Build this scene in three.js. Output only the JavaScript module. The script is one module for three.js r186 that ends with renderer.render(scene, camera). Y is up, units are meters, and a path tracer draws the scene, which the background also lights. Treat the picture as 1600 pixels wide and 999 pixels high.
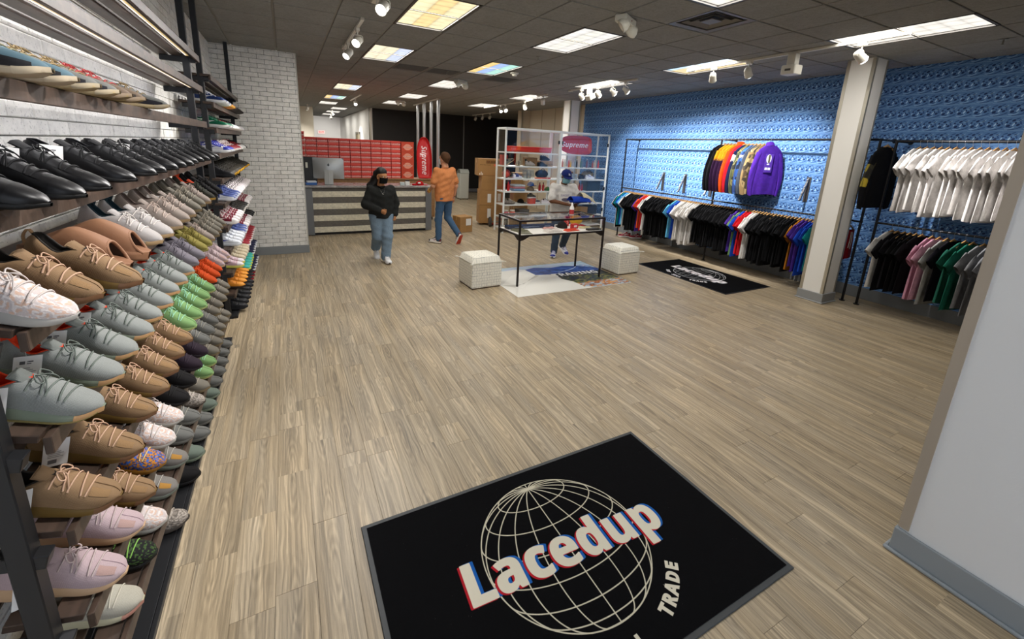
import * as THREE from 'three';
import { mergeGeometries, mergeVertices, toCreasedNormals } from 'three/addons/utils/BufferGeometryUtils.js';
import { MarchingCubes } from 'three/addons/objects/MarchingCubes.js';
import { RectAreaLightUniformsLib } from 'three/addons/lights/RectAreaLightUniformsLib.js';

// ---------------------------------------------------------------- camera, sky, exposure
const scene = new THREE.Scene();
const EYE = 1.93, CEIL = 3.27;
const camera = new THREE.PerspectiveCamera(2 * Math.atan(603.45 / 661.74) * 180 / Math.PI, 1600 / 999, 0.05, 120);
camera.setViewOffset(1600, 1206.9, 0, 207.9, 1600, 999);
camera.rotation.order = 'YXZ';
camera.rotation.set(-13.6898 * Math.PI / 180, -28.1106 * Math.PI / 180, 2.7077 * Math.PI / 180);
camera.position.set(0, EYE, 0);
scene.background = new THREE.Color().setRGB(2.3, 2.5, 2.85);   // overcast daylight outside the shop front behind the camera
const renderer = new THREE.WebGLRenderer({ antialias: true });
renderer.toneMapping = THREE.LinearToneMapping;
renderer.toneMappingExposure = 1.16;
renderer.shadowMap.enabled = true;
RectAreaLightUniformsLib.init();
const TROFFER_LIGHT = 12, SPOT_LIGHT = 13, LED_LIGHT = 26;

// ---------------------------------------------------------------- helpers
let seedState = 12345;
function seedRandom(s) { seedState = s | 0; }
function rnd() { seedState = (seedState + 0x6d2b79f5) | 0; let t = Math.imul(seedState ^ (seedState >>> 15), 1 | seedState); t = (t + Math.imul(t ^ (t >>> 7), 61 | t)) ^ t; return ((t ^ (t >>> 14)) >>> 0) / 4294967296; }
const rr = (a, b) => a + (b - a) * rnd();
const pick = (a) => a[Math.floor(rnd() * a.length)];
const V = (x, y, z) => new THREE.Vector3(x, y, z);
const PI = Math.PI;
const clamp = (x, a, b) => Math.min(b, Math.max(a, x));
const smooth = (a, b, x) => { const t = clamp((x - a) / (b - a), 0, 1); return t * t * (3 - 2 * t); };
const lerp = (a, b, t) => a + (b - a) * t;
function hash2(x, y, s = 0) { let h = Math.imul(x | 0, 374761393) ^ Math.imul(y | 0, 668265263) ^ Math.imul((s | 0) + 17, 1274126177); h = Math.imul(h ^ (h >>> 13), 1274126177); h ^= h >>> 16; return (h >>> 0) / 4294967296; }
function vnoise(x, y, s = 0, px = 0, py = 0) {          // value noise, periodic when px, py are given
  const xi = Math.floor(x), yi = Math.floor(y), fx = x - xi, fy = y - yi;
  const w = (i, p) => p ? ((i % p) + p) % p : i;
  const u = fx * fx * (3 - 2 * fx), v = fy * fy * (3 - 2 * fy);
  const a = hash2(w(xi, px), w(yi, py), s), b = hash2(w(xi + 1, px), w(yi, py), s), c = hash2(w(xi, px), w(yi + 1, py), s), d = hash2(w(xi + 1, px), w(yi + 1, py), s);
  return lerp(lerp(a, b, u), lerp(c, d, u), v);
}
const names = new Map();
function numbered(name) { const n = names.get(name) || 0; names.set(name, n + 1); return n ? name + '_' + String(n).padStart(3, '0') : name; }
function shadows(o) { o.castShadow = true; o.receiveShadow = true; return o; }
function thing(name, label, category, pos = [0, 0, 0], turn = 0, group) {
  const o = new THREE.Group(); o.name = numbered(name); o.position.set(...pos); o.rotation.y = turn;
  o.userData = { label, category }; if (group) o.userData.group = group;
  scene.add(o); return o;
}
function part(parent, name, geo, mat, pos, rot) {
  const m = shadows(new THREE.Mesh(geo, mat)); m.name = name;
  if (pos) m.position.set(...pos);
  if (rot) m.rotation.set(...rot);
  parent.add(m); return m;
}
function struct(name, geo, mat, label) {
  const m = geo ? shadows(new THREE.Mesh(geo, mat)) : new THREE.Group(); m.name = name;
  m.userData = { kind: 'structure' }; if (label) m.userData.label = label;
  scene.add(m); return m;
}
function solo(name, geo, mat, label, category, pos, turn, group) {
  const m = shadows(new THREE.Mesh(geo, mat)); m.name = numbered(name); if (pos) m.position.set(...pos); if (turn) m.rotation.y = turn;
  m.userData = { label, category }; if (group) m.userData.group = group; scene.add(m); return m;
}
function copyOf(root, label, group) {
  const c = root.clone(); const base = root.name.replace(/_\d{3}$/, ''); c.name = numbered(base); c.userData = { ...root.userData };
  if (label) c.userData.label = label; if (group) c.userData.group = group; scene.add(c); return c;
}
const ordinals = (() => { const a = ['first', 'second', 'third', 'fourth', 'fifth', 'sixth', 'seventh', 'eighth', 'ninth', 'tenth', 'eleventh', 'twelfth', 'thirteenth', 'fourteenth', 'fifteenth', 'sixteenth', 'seventeenth', 'eighteenth', 'nineteenth', 'twentieth'], tens = ['', '', 'twenty', 'thirty', 'forty', 'fifty', 'sixty', 'seventy', 'eighty']; for (let n = 21; n < 90; n++) a.push(n % 10 ? tens[Math.floor(n / 10)] + '-' + a[n % 10 - 1] : tens[n / 10].replace(/y$/, 'ieth')); return a; })();
const C = (hex) => new THREE.Color(hex);
const mats = new Map();
function mat(color, roughness = 0.6, o = {}) {
  const key = String(color) + '|' + roughness + '|' + JSON.stringify(Object.keys(o).map((k) => [k, o[k]?.uuid ?? o[k]]));
  if (!mats.has(key)) mats.set(key, new THREE.MeshPhysicalMaterial({ color: new THREE.Color(color), roughness, ...o }));
  return mats.get(key);
}
// box with chamfered edges, uv in metres
function bbox(w, h, d, b = 0.004, x = 0, y = 0, z = 0) {
  b = Math.min(b, w * 0.45, h * 0.45, d * 0.45);
  const hx = w / 2, hy = h / 2, hz = d / 2, pos = [], nor = [], uv = [];
  const tri = (a, b2, c, n) => { for (const p of [a, b2, c]) { pos.push(p[0] + x, p[1] + y, p[2] + z); nor.push(...n); const ax = Math.abs(n[0]), ay = Math.abs(n[1]), az = Math.abs(n[2]); if (ax >= ay && ax >= az) uv.push(p[2], p[1]); else if (ay >= az) uv.push(p[0], p[2]); else uv.push(p[0], p[1]); } };
  const quad = (a, b2, c, d2) => { const u = [b2[0] - a[0], b2[1] - a[1], b2[2] - a[2]], v = [c[0] - a[0], c[1] - a[1], c[2] - a[2]]; let n = [u[1] * v[2] - u[2] * v[1], u[2] * v[0] - u[0] * v[2], u[0] * v[1] - u[1] * v[0]]; const l = Math.hypot(...n) || 1; n = n.map((q) => q / l); const m = a[0] * n[0] + a[1] * n[1] + a[2] * n[2]; if (m < 0) { n = n.map((q) => -q); tri(a, c, b2, n); if (d2) tri(a, d2, c, n); } else { tri(a, b2, c, n); if (d2) tri(a, c, d2, n); } };
  const S = [-1, 1], X = (sx, sy, sz, k) => [sx * (hx - (k === 0 ? 0 : b)), sy * (hy - (k === 1 ? 0 : b)), sz * (hz - (k === 2 ? 0 : b))];
  for (const s of S) { quad(X(s, -1, -1, 0), X(s, 1, -1, 0), X(s, 1, 1, 0), X(s, -1, 1, 0)); quad(X(-1, s, -1, 1), X(1, s, -1, 1), X(1, s, 1, 1), X(-1, s, 1, 1)); quad(X(-1, -1, s, 2), X(1, -1, s, 2), X(1, 1, s, 2), X(-1, 1, s, 2)); }
  for (const s of S) for (const t of S) {
    quad(X(s, t, -1, 0), X(s, t, 1, 0), X(s, t, 1, 1), X(s, t, -1, 1)); quad(X(s, -1, t, 0), X(s, 1, t, 0), X(s, 1, t, 2), X(s, -1, t, 2)); quad(X(-1, s, t, 1), X(1, s, t, 1), X(1, s, t, 2), X(-1, s, t, 2));
    for (const r of S) quad(X(s, t, r, 0), X(s, t, r, 1), X(s, t, r, 2));
  }
  const g = new THREE.BufferGeometry(); g.setAttribute('position', new THREE.Float32BufferAttribute(pos, 3)); g.setAttribute('normal', new THREE.Float32BufferAttribute(nor, 3)); g.setAttribute('uv', new THREE.Float32BufferAttribute(uv, 2)); return g;
}
function plainBox(w, h, d, x = 0, y = 0, z = 0) {      // sharp box, uv in metres
  const g = new THREE.BoxGeometry(w, h, d).toNonIndexed(); const p = g.attributes.position, n = g.attributes.normal, u = g.attributes.uv;
  for (let i = 0; i < p.count; i++) { if (Math.abs(n.getX(i)) > 0.5) u.setXY(i, p.getZ(i) + z, p.getY(i) + y); else if (Math.abs(n.getY(i)) > 0.5) u.setXY(i, p.getX(i) + x, p.getZ(i) + z); else u.setXY(i, p.getX(i) + x, p.getY(i) + y); }
  g.translate(x, y, z); return g;
}
function spanBox(x0, x1, y0, y1, z0, z1, b = 0) { if (x0 > x1) [x0, x1] = [x1, x0]; if (z0 > z1) [z0, z1] = [z1, z0];  const w = x1 - x0, h = y1 - y0, d = z1 - z0, c = [(x0 + x1) / 2, (y0 + y1) / 2, (z0 + z1) / 2]; return b ? bbox(w, h, d, b, ...c) : plainBox(w, h, d, ...c); }
function flat(g) { return g.index ? g.toNonIndexed() : g; }
function merge(list) {
  const l = list.map((g) => { g = flat(g); for (const k of Object.keys(g.attributes)) if (!['position', 'normal', 'uv'].includes(k)) g.deleteAttribute(k); if (!g.attributes.uv) g.setAttribute('uv', new THREE.Float32BufferAttribute(new Float32Array(g.attributes.position.count * 2), 2)); return g; });
  return l.length === 1 ? l[0] : mergeGeometries(l);
}
function cyl(r0, r1, h, seg = 12, x = 0, y = 0, z = 0) { const g = new THREE.CylinderGeometry(r0, r1, h, seg); g.translate(x, y, z); return g; }
function bar(a, b, r, seg = 6) { const A = V(...a), B = V(...b), d = B.clone().sub(A), L = d.length(); const g = new THREE.CylinderGeometry(r, r, L, seg); g.applyQuaternion(new THREE.Quaternion().setFromUnitVectors(V(0, 1, 0), d.normalize())); g.translate((A.x + B.x) / 2, (A.y + B.y) / 2, (A.z + B.z) / 2); return g; }
function sqbar(a, b, w) { const A = V(...a), B = V(...b), d = B.clone().sub(A), L = d.length(); const g = bbox(w, L, w, w * 0.08); g.applyQuaternion(new THREE.Quaternion().setFromUnitVectors(V(0, 1, 0), d.normalize())); g.translate((A.x + B.x) / 2, (A.y + B.y) / 2, (A.z + B.z) / 2); return g; }
function tube(pts, r, seg = 16, rad = 5, closed = false) { return new THREE.TubeGeometry(new THREE.CatmullRomCurve3(pts.map((p) => V(...p)), closed), seg, r, rad, closed); }
function lathe(profile, seg = 20) { return new THREE.LatheGeometry(profile.map(([r, y]) => new THREE.Vector2(Math.max(r, 0.0001), y)), seg); }
// grid of points -> smooth surface; rows[i][j] = [x,y,z]
function surf(rows, closeV = false, uvs = null) {
  const n = rows.length, m = rows[0].length, pos = [], uv = [], idx = [];
  for (let i = 0; i < n; i++) for (let j = 0; j < m; j++) { pos.push(...rows[i][j]); if (uvs) uv.push(...uvs(i, j)); else uv.push(j / (m - 1), i / (n - 1)); }
  for (let i = 0; i < n - 1; i++) for (let j = 0; j < m - 1 + (closeV ? 1 : 0); j++) { const a = i * m + j, b = i * m + (j + 1) % m, c = a + m, d = (i + 1) * m + (j + 1) % m; idx.push(a, c, b, b, c, d); }
  const g = new THREE.BufferGeometry(); g.setAttribute('position', new THREE.Float32BufferAttribute(pos, 3)); g.setAttribute('uv', new THREE.Float32BufferAttribute(uv, 2)); g.setIndex(idx); g.computeVertexNormals(); return g;
}
function curve1(keys) {       // piecewise smooth function through [t, value] keys
  return (t) => { if (t <= keys[0][0]) return keys[0][1]; for (let i = 1; i < keys.length; i++) if (t <= keys[i][0]) { const [a, p] = keys[i - 1], [b, q] = keys[i], p0 = keys[i - 2] || keys[i - 1], q0 = keys[i + 1] || keys[i]; const m0 = (q - p0[1]) / Math.max(1e-6, b - p0[0]) * (b - a), m1 = (q0[1] - p) / Math.max(1e-6, q0[0] - a) * (b - a), s = (t - a) / (b - a), s2 = s * s, s3 = s2 * s; return (2 * s3 - 3 * s2 + 1) * p + (s3 - 2 * s2 + s) * m0 + (3 * s2 - 2 * s3) * q + (s3 - s2) * m1; } return keys[keys.length - 1][1]; };
}
function dataTex(w, h, f, srgb = true, repeat = true) {     // f(x,y) -> [r,g,b] 0..255
  const d = new Uint8Array(w * h * 4);
  for (let y = 0; y < h; y++) for (let x = 0; x < w; x++) { const c = f(x, y); const i = (y * w + x) * 4; d[i] = clamp(c[0], 0, 255); d[i + 1] = clamp(c[1] ?? c[0], 0, 255); d[i + 2] = clamp(c[2] ?? c[0], 0, 255); d[i + 3] = 255; }
  const t = new THREE.DataTexture(d, w, h); t.magFilter = THREE.LinearFilter; if (repeat) t.wrapS = t.wrapT = THREE.RepeatWrapping; if (srgb) t.colorSpace = THREE.SRGBColorSpace; t.needsUpdate = true; return t;
}
function canvasTex(w, h, draw) {
  const c = document.createElement('canvas'); c.width = w; c.height = h; draw(c.getContext('2d'), w, h);
  const t = new THREE.CanvasTexture(c); t.colorSpace = THREE.SRGBColorSpace; t.magFilter = THREE.LinearFilter; return t;
}
function printPlane(w, h) { return new THREE.PlaneGeometry(w, h); }
function uvScale(g, s, ox = 0, oy = 0) { const u = g.attributes.uv; for (let i = 0; i < u.count; i++) u.setXY(i, u.getX(i) * s + ox, u.getY(i) * s + oy); return g; }

// shared textures
const noiseTex = dataTex(256, 256, (x, y) => { const n = 0.5 * vnoise(x / 8, y / 8, 1, 32, 32) + 0.3 * vnoise(x / 3, y / 3, 2) + 0.2 * hash2(x, y, 3); const v = 200 + 55 * n; return [v, v, v]; });
const fineBump = dataTex(256, 256, (x, y) => { const v = 90 + 100 * hash2(x, y, 9) + 60 * vnoise(x / 6, y / 6, 5, 0, 0); return [v, v, v]; }, false);
const knitTex = dataTex(128, 128, (x, y) => { const k = 0.5 + 0.5 * Math.sin(x / 128 * PI * 2 * 32 + Math.sin(y / 128 * PI * 2 * 16) * 1.4); const v = 178 + 46 * k + 30 * hash2(x, y, 4); return [v, v, v]; });
const knitBump = dataTex(128, 128, (x, y) => { const k = (0.5 + 0.5 * Math.sin(x / 128 * PI * 2 * 32)) * (0.5 + 0.5 * Math.sin(y / 128 * PI * 2 * 24)); const v = 60 + 180 * k; return [v, v, v]; }, false);
const clothBump = dataTex(128, 128, (x, y) => { const v = 110 + 50 * Math.sin(x * PI * 2 * 24 / 128) * Math.sin(y * PI * 2 * 24 / 128) + 60 * hash2(x, y, 8); return [v, v, v]; }, false);
// ================================================================= setting
const frustum = new THREE.Frustum();
camera.updateProjectionMatrix(); camera.updateMatrixWorld(true);
frustum.setFromProjectionMatrix(new THREE.Matrix4().multiplyMatrices(camera.projectionMatrix, camera.matrixWorld.clone().invert()));
const seenAs = (p, area, n) => { const d = p.clone().sub(camera.position), l = d.length(); if (!frustum.containsPoint(p)) return 1e-6 / l; return area * Math.abs(d.dot(n) / l) / (l * l); };

// ---- floor: separate vinyl planks
const plankTex = dataTex(1024, 2048, (x, y) => {
  const col = Math.floor(x / 128), u = x - col * 128, s = col * 31;
  const wob = 10 * vnoise(u / 30, y / 230, s) + 5 * vnoise(u / 14, y / 90, s + 1);
  const strip = hash2(Math.floor((u + 6 * vnoise(u / 40, y / 500, s + 7)) / 43), Math.floor(y / 1024 + col * 0.37), s + 2);
  const kx = (u - 64 + 24 * (hash2(col, 1) - 0.5)), ky = ((y + 400 * hash2(col, 3)) % 620) - 310;
  const cath = Math.sin(Math.sqrt(kx * kx * 1.1 + ky * ky * 0.018 + 30) * 0.62 + wob * 0.5);
  const cathAmt = smooth(46, 12, Math.abs(kx)) * smooth(300, 120, Math.abs(ky));
  const grain = vnoise(u / 5.5 + wob * 0.35, y / 420, s + 3) * 0.6 + vnoise(u / 2.2 + wob * 0.2, y / 190, s + 4) * 0.4;
  const fine = hash2(u, Math.floor(y / 26), s + 5);
  const blotch = vnoise(u / 60, y / 330, s + 6);
  let v = 0.55 + 0.27 * (grain - 0.5) + 0.04 * (fine - 0.5) + 0.06 * (strip - 0.5) + 0.08 * (blotch - 0.5) + 0.035 * cath * cathAmt;
  const warm = vnoise(u / 50, y / 400, s + 8);
  const k = v / 0.6;
  return [174 * k + 5 * warm, 159 * k + 1 * warm, 135 * k - 5 * warm];
});
const plankBump = dataTex(256, 1024, (x, y) => { const v = 128 + 80 * (vnoise(x / 2.2, y / 60, 1) - 0.5) + 60 * (hash2(x, Math.floor(y / 14), 2) - 0.5); return [v, v, v]; }, false);
const plankMat = new THREE.MeshPhysicalMaterial({ map: plankTex, roughness: 0.42, bumpMap: plankBump, bumpScale: 0.0006, specularIntensity: 0.7 });
const floor = struct('floor', spanBox(-1.2, 11, -0.14, -0.012, -30, 3.2), mat('#4a4238', 0.9), 'grey-brown wood plank floor of the shop');
{
  seedRandom(77);
  const PW = 0.165, PL = 1.22, planks = [];
  for (let i = -6; i < 48; i++) {
    const x0 = i * PW - 0.007, off = hash2(i, 5) * PL;
    for (let k = -16; k < 4; k++) {
      const z0 = k * PL + off; if (z0 < -17.8 || z0 > 2.6) continue;
      if (x0 > 7.45 && z0 > -10) continue;
      planks.push({ x: x0 + PW / 2, z: z0 + PL / 2, cell: Math.floor(hash2(i, k, 3) * 8), v: hash2(i, k, 9), s: seenAs(V(x0 + PW / 2, 0, z0 + PL / 2), PW * PL, V(0, 1, 0)) });
    }
  }
  planks.sort((a, b) => b.s - a.s);
  const rest = [];
  planks.forEach((p, n) => {
    const g = n < 300 ? bbox(PW - 0.0007, 0.012, PL - 0.0009, 0.0007) : plainBox(PW - 0.0012, 0.012, PL - 0.0012);
    const u = g.attributes.uv, nn = g.attributes.normal, q = g.attributes.position;
    for (let i = 0; i < u.count; i++) u.setXY(i, (p.cell + 0.5) / 8 + q.getX(i) / (PW * 8), q.getZ(i) / 2.44 + p.v * 7);
    if (n < 300) { g.translate(p.x, -0.006, p.z); part(floor, n ? 'plank_' + String(n).padStart(3, '0') : 'plank', g, plankMat); }
    else { g.translate(p.x, -0.006, p.z); rest.push(g); }
  });
  part(floor, 'far_planks', merge(rest), plankMat).userData.kind = 'stuff';
}
// ---- ceiling: suspended 0.6 m tiles in a grid
const GX = (k) => 2.386 + 0.6 * k, GZ = (k) => -2.965 - 0.6 * k;
const troffers = [];   // [ix, kz] the fixture fills cells kz and kz+1
for (const [ix, kz] of [[-2, -2], [1, -2], [5, -2], [-2, 2], [1, 2], [5, 2], [-2, 6], [1, 6], [5, 6], [1, 10], [5, 11], [-2, 14], [1, 15], [5, 16], [-2, 19], [1, 19], [-2, 23], [-1, 27], [-1, 31], [-1, 35]]) troffers.push([ix, kz]);
const vents = [[2, 0], [2, 8], [-1, 8], [0, 8]];
const tileTex = dataTex(256, 256, (x, y) => { const v = 222 + 10 * vnoise(x / 40, y / 40, 2) + 16 * vnoise(x / 5, y / 5, 3) - (hash2(x, y, 6) > 0.93 ? 34 : 0); return [v, v * 0.995, v * 0.97]; });
const tileMat = new THREE.MeshPhysicalMaterial({ map: tileTex, color: C('#9a9a9b'), roughness: 0.95, bumpMap: fineBump, bumpScale: 0.0015, specularIntensity: 0.2 });
const gridMat = mat('#837f77', 0.7);
const ceiling = struct('ceiling', spanBox(-1.2, 11, CEIL + 0.16, CEIL + 0.3, -30, 3.2), mat('#777777', 0.9), 'dark grey suspended ceiling of square tiles');
{
  const used = new Set(); for (const [i, k] of troffers) { used.add(i + ',' + k); used.add(i + ',' + (k + 1)); } for (const [i, k] of vents) used.add(i + ',' + k);
  const tiles = [], rest = [];
  for (let i = -6; i < 14; i++) for (let k = -9; k < 44; k++) {
    if (used.has(i + ',' + k)) continue;
    const x = (GX(i) + GX(i + 1)) / 2, z = (GZ(k) + GZ(k + 1)) / 2; if (x < -1.1 || z > 2.9 || z < -27) continue;
    tiles.push({ x, z, s: seenAs(V(x, CEIL, z), 0.36, V(0, 1, 0)), r: hash2(i, k, 4) });
  }
  tiles.sort((a, b) => b.s - a.s);
  const variants = [0, 1, 2, 3].map((q) => uvScale(bbox(0.576, 0.016, 0.576, 0.003), 0.9, q * 0.27, q * 0.61));
  tiles.forEach((t, n) => { if (n < 300) part(ceiling, n ? 'ceiling_tile_' + String(n).padStart(3, '0') : 'ceiling_tile', variants[Math.floor(t.r * 4)], tileMat, [t.x, CEIL, t.z]); else { const g = plainBox(0.576, 0.016, 0.576); g.translate(t.x, CEIL, t.z); rest.push(g); } });
  part(ceiling, 'far_ceiling_tiles', merge(rest), tileMat).userData.kind = 'stuff';
  let n = 0;
  for (let i = -5; i < 15; i++) part(ceiling, 'grid_bar_' + String(++n).padStart(3, '0'), plainBox(0.02, 0.02, 29.6, GX(i), CEIL + 0.012, -11.9), gridMat);
  for (let k = -9; k < 41; k++) part(ceiling, 'grid_bar_' + String(++n).padStart(3, '0'), plainBox(12, 0.02, 0.02, 4.9, CEIL + 0.0125, GZ(k)), gridMat);
}
// ---- walls
const wallWhite = new THREE.MeshPhysicalMaterial({ color: C('#e8e6e1'), roughness: 0.75, bumpMap: fineBump, bumpScale: 0.0006, specularIntensity: 0.3 });
const wallCool = new THREE.MeshPhysicalMaterial({ color: C('#e3e6e9'), roughness: 0.7, bumpMap: fineBump, bumpScale: 0.0008, specularIntensity: 0.35 });
const baseGrey = mat('#85898b', 0.5);
const guardMat = mat('#b9b3a4', 0.28, { metalness: 0.6 });
const brickTex = dataTex(512, 512, (x, y) => { const n = vnoise(x / 60, y / 60, 1, 0, 0), m = vnoise(x / 14, y / 14, 2), f = hash2(x, y, 3); const pit = vnoise(x / 7, y / 7, 8) > 0.83 ? 26 : 0; const v = 222 + 22 * n + 10 * m + 6 * f - pit; return [v, v * 0.992, v * 0.968]; });
const brickMat = new THREE.MeshPhysicalMaterial({ map: brickTex, roughness: 0.8, bumpMap: fineBump, bumpScale: 0.003, specularIntensity: 0.3 });
const mortarMat = mat('#8d8b85', 0.95);
const WALLX = -0.9, RETZ = -8.1;
const wallLeft = struct('wall_left', spanBox(WALLX - 0.2, WALLX - 0.012, 0, CEIL + 0.16, RETZ - 0.35, 3.1), mortarMat, 'white painted brick wall behind the shoe shelves');
const wallReturn = struct('wall_return', spanBox(WALLX - 0.012, 0.245, 0, CEIL + 0.16, RETZ - 0.34, RETZ - 0.01), mortarMat, 'white painted brick wall end beside the counter');
{
  seedRandom(5);
  const BL = 0.2032, BH = 0.0677, J = 0.0055;
  const lay = (parent, u0, u1, y1, place, normal) => {
    const list = [];
    for (let r = 0; r * BH < y1; r++) for (let u = u0 - (r % 2) * BL / 2; u < u1; u += BL) {
      const a = Math.max(u, u0), b = Math.min(u + BL - J, u1); if (b - a < 0.02) continue;
      const y = r * BH + BH / 2; const p = place((a + b) / 2, y); list.push({ a, b, y, p, s: seenAs(p, (b - a) * BH, normal), r: hash2(r, Math.round(u * 50), 7) });
    }
    list.sort((m, n) => n.s - m.s); const rest = [];
    list.forEach((e, n) => {
      const along = Math.abs(normal.x) < 0.5, w = e.b - e.a, lip = 0.012 + 0.004 * e.r;
      const g = n < 300 ? (along ? bbox(w, BH - J, lip * 2, 0.004) : bbox(lip * 2, BH - J, w, 0.004)) : (along ? plainBox(w, BH - J, lip * 2) : plainBox(lip * 2, BH - J, w));
      uvScale(g, 1.7, e.r * 9, e.r * 5.3); g.translate(e.p.x, e.p.y, e.p.z);
      if (n < 300) part(parent, n ? 'brick_' + String(n).padStart(3, '0') : 'brick', g, brickMat); else rest.push(g);
    });
    if (rest.length) part(parent, 'small_bricks', merge(rest), brickMat).userData.kind = 'stuff';
  };
  lay(wallLeft, RETZ, 2.9, CEIL + 0.02, (u, y) => V(WALLX - 0.012, y, u), V(1, 0, 0));
  lay(wallReturn, WALLX, 0.245, CEIL + 0.02, (u, y) => V(u, y, RETZ - 0.012), V(0, 0, 1));
}
{ const b = struct('baseboard_return', merge([spanBox(WALLX, 0.262, 0, 0.135, RETZ, RETZ + 0.016, 0.003), spanBox(0.246, 0.262, 0, 0.135, RETZ - 0.34, RETZ, 0.003)]), baseGrey, 'grey baseboard under the brick wall end'); }
struct('trim_1', spanBox(0.24, 0.256, 0.135, CEIL - 0.01, RETZ - 0.016, RETZ + 0.006), mat('#c9c8be', 0.5), 'pale edge trim on the brick wall end');
// blue wall with printed wallpaper
const BLUEX = 7.52;
const bluePaper = canvasTex(1024, 1024, (c, W) => {
  c.fillStyle = '#577fb2'; c.fillRect(0, 0, W, W);
  const n = 8, P = W / n; let s = 3; const r = () => { s = Math.imul(s ^ (s >>> 15), 2246822519) + 0x9e3779b9 | 0; return ((s >>> 8) & 0xffff) / 65535; };
  for (let j = -1; j <= n; j++) for (let i = -1; i <= n; i++) {
    const x = i * P, y = j * P; const jit = () => (hash2((i + n) % n, (j + n) % n, 3) - 0.5) * 3;
    c.lineWidth = 7; c.strokeStyle = '#8cb2d8'; c.beginPath(); c.moveTo(x + 6, y + 100); c.quadraticCurveTo(x + 48, y + 104, x + 72, y + 84); c.stroke();
    c.lineWidth = 5; c.strokeStyle = '#7ba2cc'; c.beginPath(); c.moveTo(x, y + 118); c.lineTo(x + P, y + 112); c.stroke();
    c.lineWidth = 6; c.strokeStyle = '#264375'; c.beginPath(); c.moveTo(x + 30, y + 110); c.quadraticCurveTo(x + 70, y + 112, x + 104, y + 92); c.stroke();
    c.fillStyle = '#1d3460'; for (const [a, b, w, h] of [[26, 74, 15, 12], [92, 66, 13, 10], [58, 26, 14, 9], [102, 28, 11, 8], [14, 40, 9, 7], [74, 50, 8, 8]]) { c.beginPath(); c.ellipse(x + a + jit(), y + b, w, h, -0.5, 0, 7); c.fill(); }
    c.fillStyle = '#335689'; for (const [a, b, w, h] of [[46, 86, 16, 6], [112, 88, 14, 6], [28, 18, 18, 6], [84, 10, 16, 5], [110, 50, 7, 14], [40, 52, 8, 9]]) { c.beginPath(); c.ellipse(x + a, y + b, w, h, -0.4, 0, 7); c.fill(); }
    c.fillStyle = '#a9cbe8'; c.beginPath(); c.ellipse(x + 62, y + 62, 6, 16, 0.45, 0, 7); c.fill(); c.beginPath(); c.ellipse(x + 8, y + 60, 4, 10, 0.4, 0, 7); c.fill();
    c.lineWidth = 4; c.strokeStyle = '#98bcdc'; c.beginPath(); c.moveTo(x + 78, y + 38); c.quadraticCurveTo(x + 100, y + 36, x + 120, y + 14); c.stroke();
  }
});
bluePaper.wrapS = bluePaper.wrapT = THREE.RepeatWrapping; bluePaper.repeat.set(1 / 1.2, 1 / 1.28);
const wallBlue = struct('wall_right', spanBox(BLUEX, BLUEX + 0.2, 0, CEIL + 0.16, -10.15, 3.1), new THREE.MeshPhysicalMaterial({ map: bluePaper, roughness: 0.62, specularIntensity: 0.4 }), 'blue patterned wallpaper wall behind the clothes');
const baseDark = mat('#6f7274', 0.55);
struct('baseboard_right', spanBox(BLUEX - 0.018, BLUEX, 0, 0.17, -10.15, 3.0, 0.003), baseDark, 'grey baseboard below the blue wallpaper');
// beige wall behind the blue wall, dark back wall, corridor
const beige = new THREE.MeshPhysicalMaterial({ color: C('#c3b7a2'), roughness: 0.7, bumpMap: fineBump, bumpScale: 0.0006, specularIntensity: 0.3 });
const wallBeige = struct('wall_beige', merge([spanBox(7.62, 7.9, 0, CEIL + 0.16, -13.4, -10.15), spanBox(7.3, 7.9, 0, CEIL + 0.16, -13.7, -13.4)]), beige, 'beige wall panels beyond the blue wallpaper');
{ let n = 0; for (const z of [-10.45, -11.05, -11.8, -12.6]) part(wallBeige, 'panel_strip_' + String(++n).padStart(3, '0'), spanBox(7.606, 7.622, 0, CEIL, z - 0.014, z + 0.014), mat('#a99c86', 0.6)); part(wallBeige, 'corner_guard', merge([spanBox(7.29, 7.3, 0, CEIL, -13.42, -13.36), spanBox(7.29, 7.36, 0, CEIL, -13.4, -13.39)]), guardMat); }
const darkWallMat = new THREE.MeshPhysicalMaterial({ color: C('#2c2a29'), roughness: 0.5, bumpMap: fineBump, bumpScale: 0.0004, specularIntensity: 0.45 });
const wallBack = struct('wall_back', spanBox(3.12, 10.5, 0, CEIL + 0.16, -18.2, -18), darkWallMat, 'charcoal back wall of the shop');
{ let n = 0; for (const x of [5.0, 6.95, 8.7]) part(wallBack, 'panel_joint_' + String(++n).padStart(3, '0'), spanBox(x - 0.02, x + 0.02, 0, CEIL, -18, -17.975, 0.004), x === 6.95 ? mat('#a9a9a7', 0.3, { metalness: 0.7 }) : mat('#242322', 0.5)); }
struct('baseboard_back', spanBox(3.14, 10.4, 0, 0.14, -18, -17.98, 0.003), mat('#77777a', 0.55), 'grey baseboard under the charcoal back wall');
const wallCorr = struct('wall_corridor', spanBox(3.0, 3.12, 0, CEIL + 0.16, -28, -18.0), wallWhite, 'white corridor wall receding behind the counter');
part(wallCorr, 'corner_guard', merge([spanBox(2.985, 3.0, 0, CEIL, -18.06, -17.985), spanBox(2.985, 3.06, 0, CEIL, -18.0, -17.985)]), guardMat);
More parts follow.
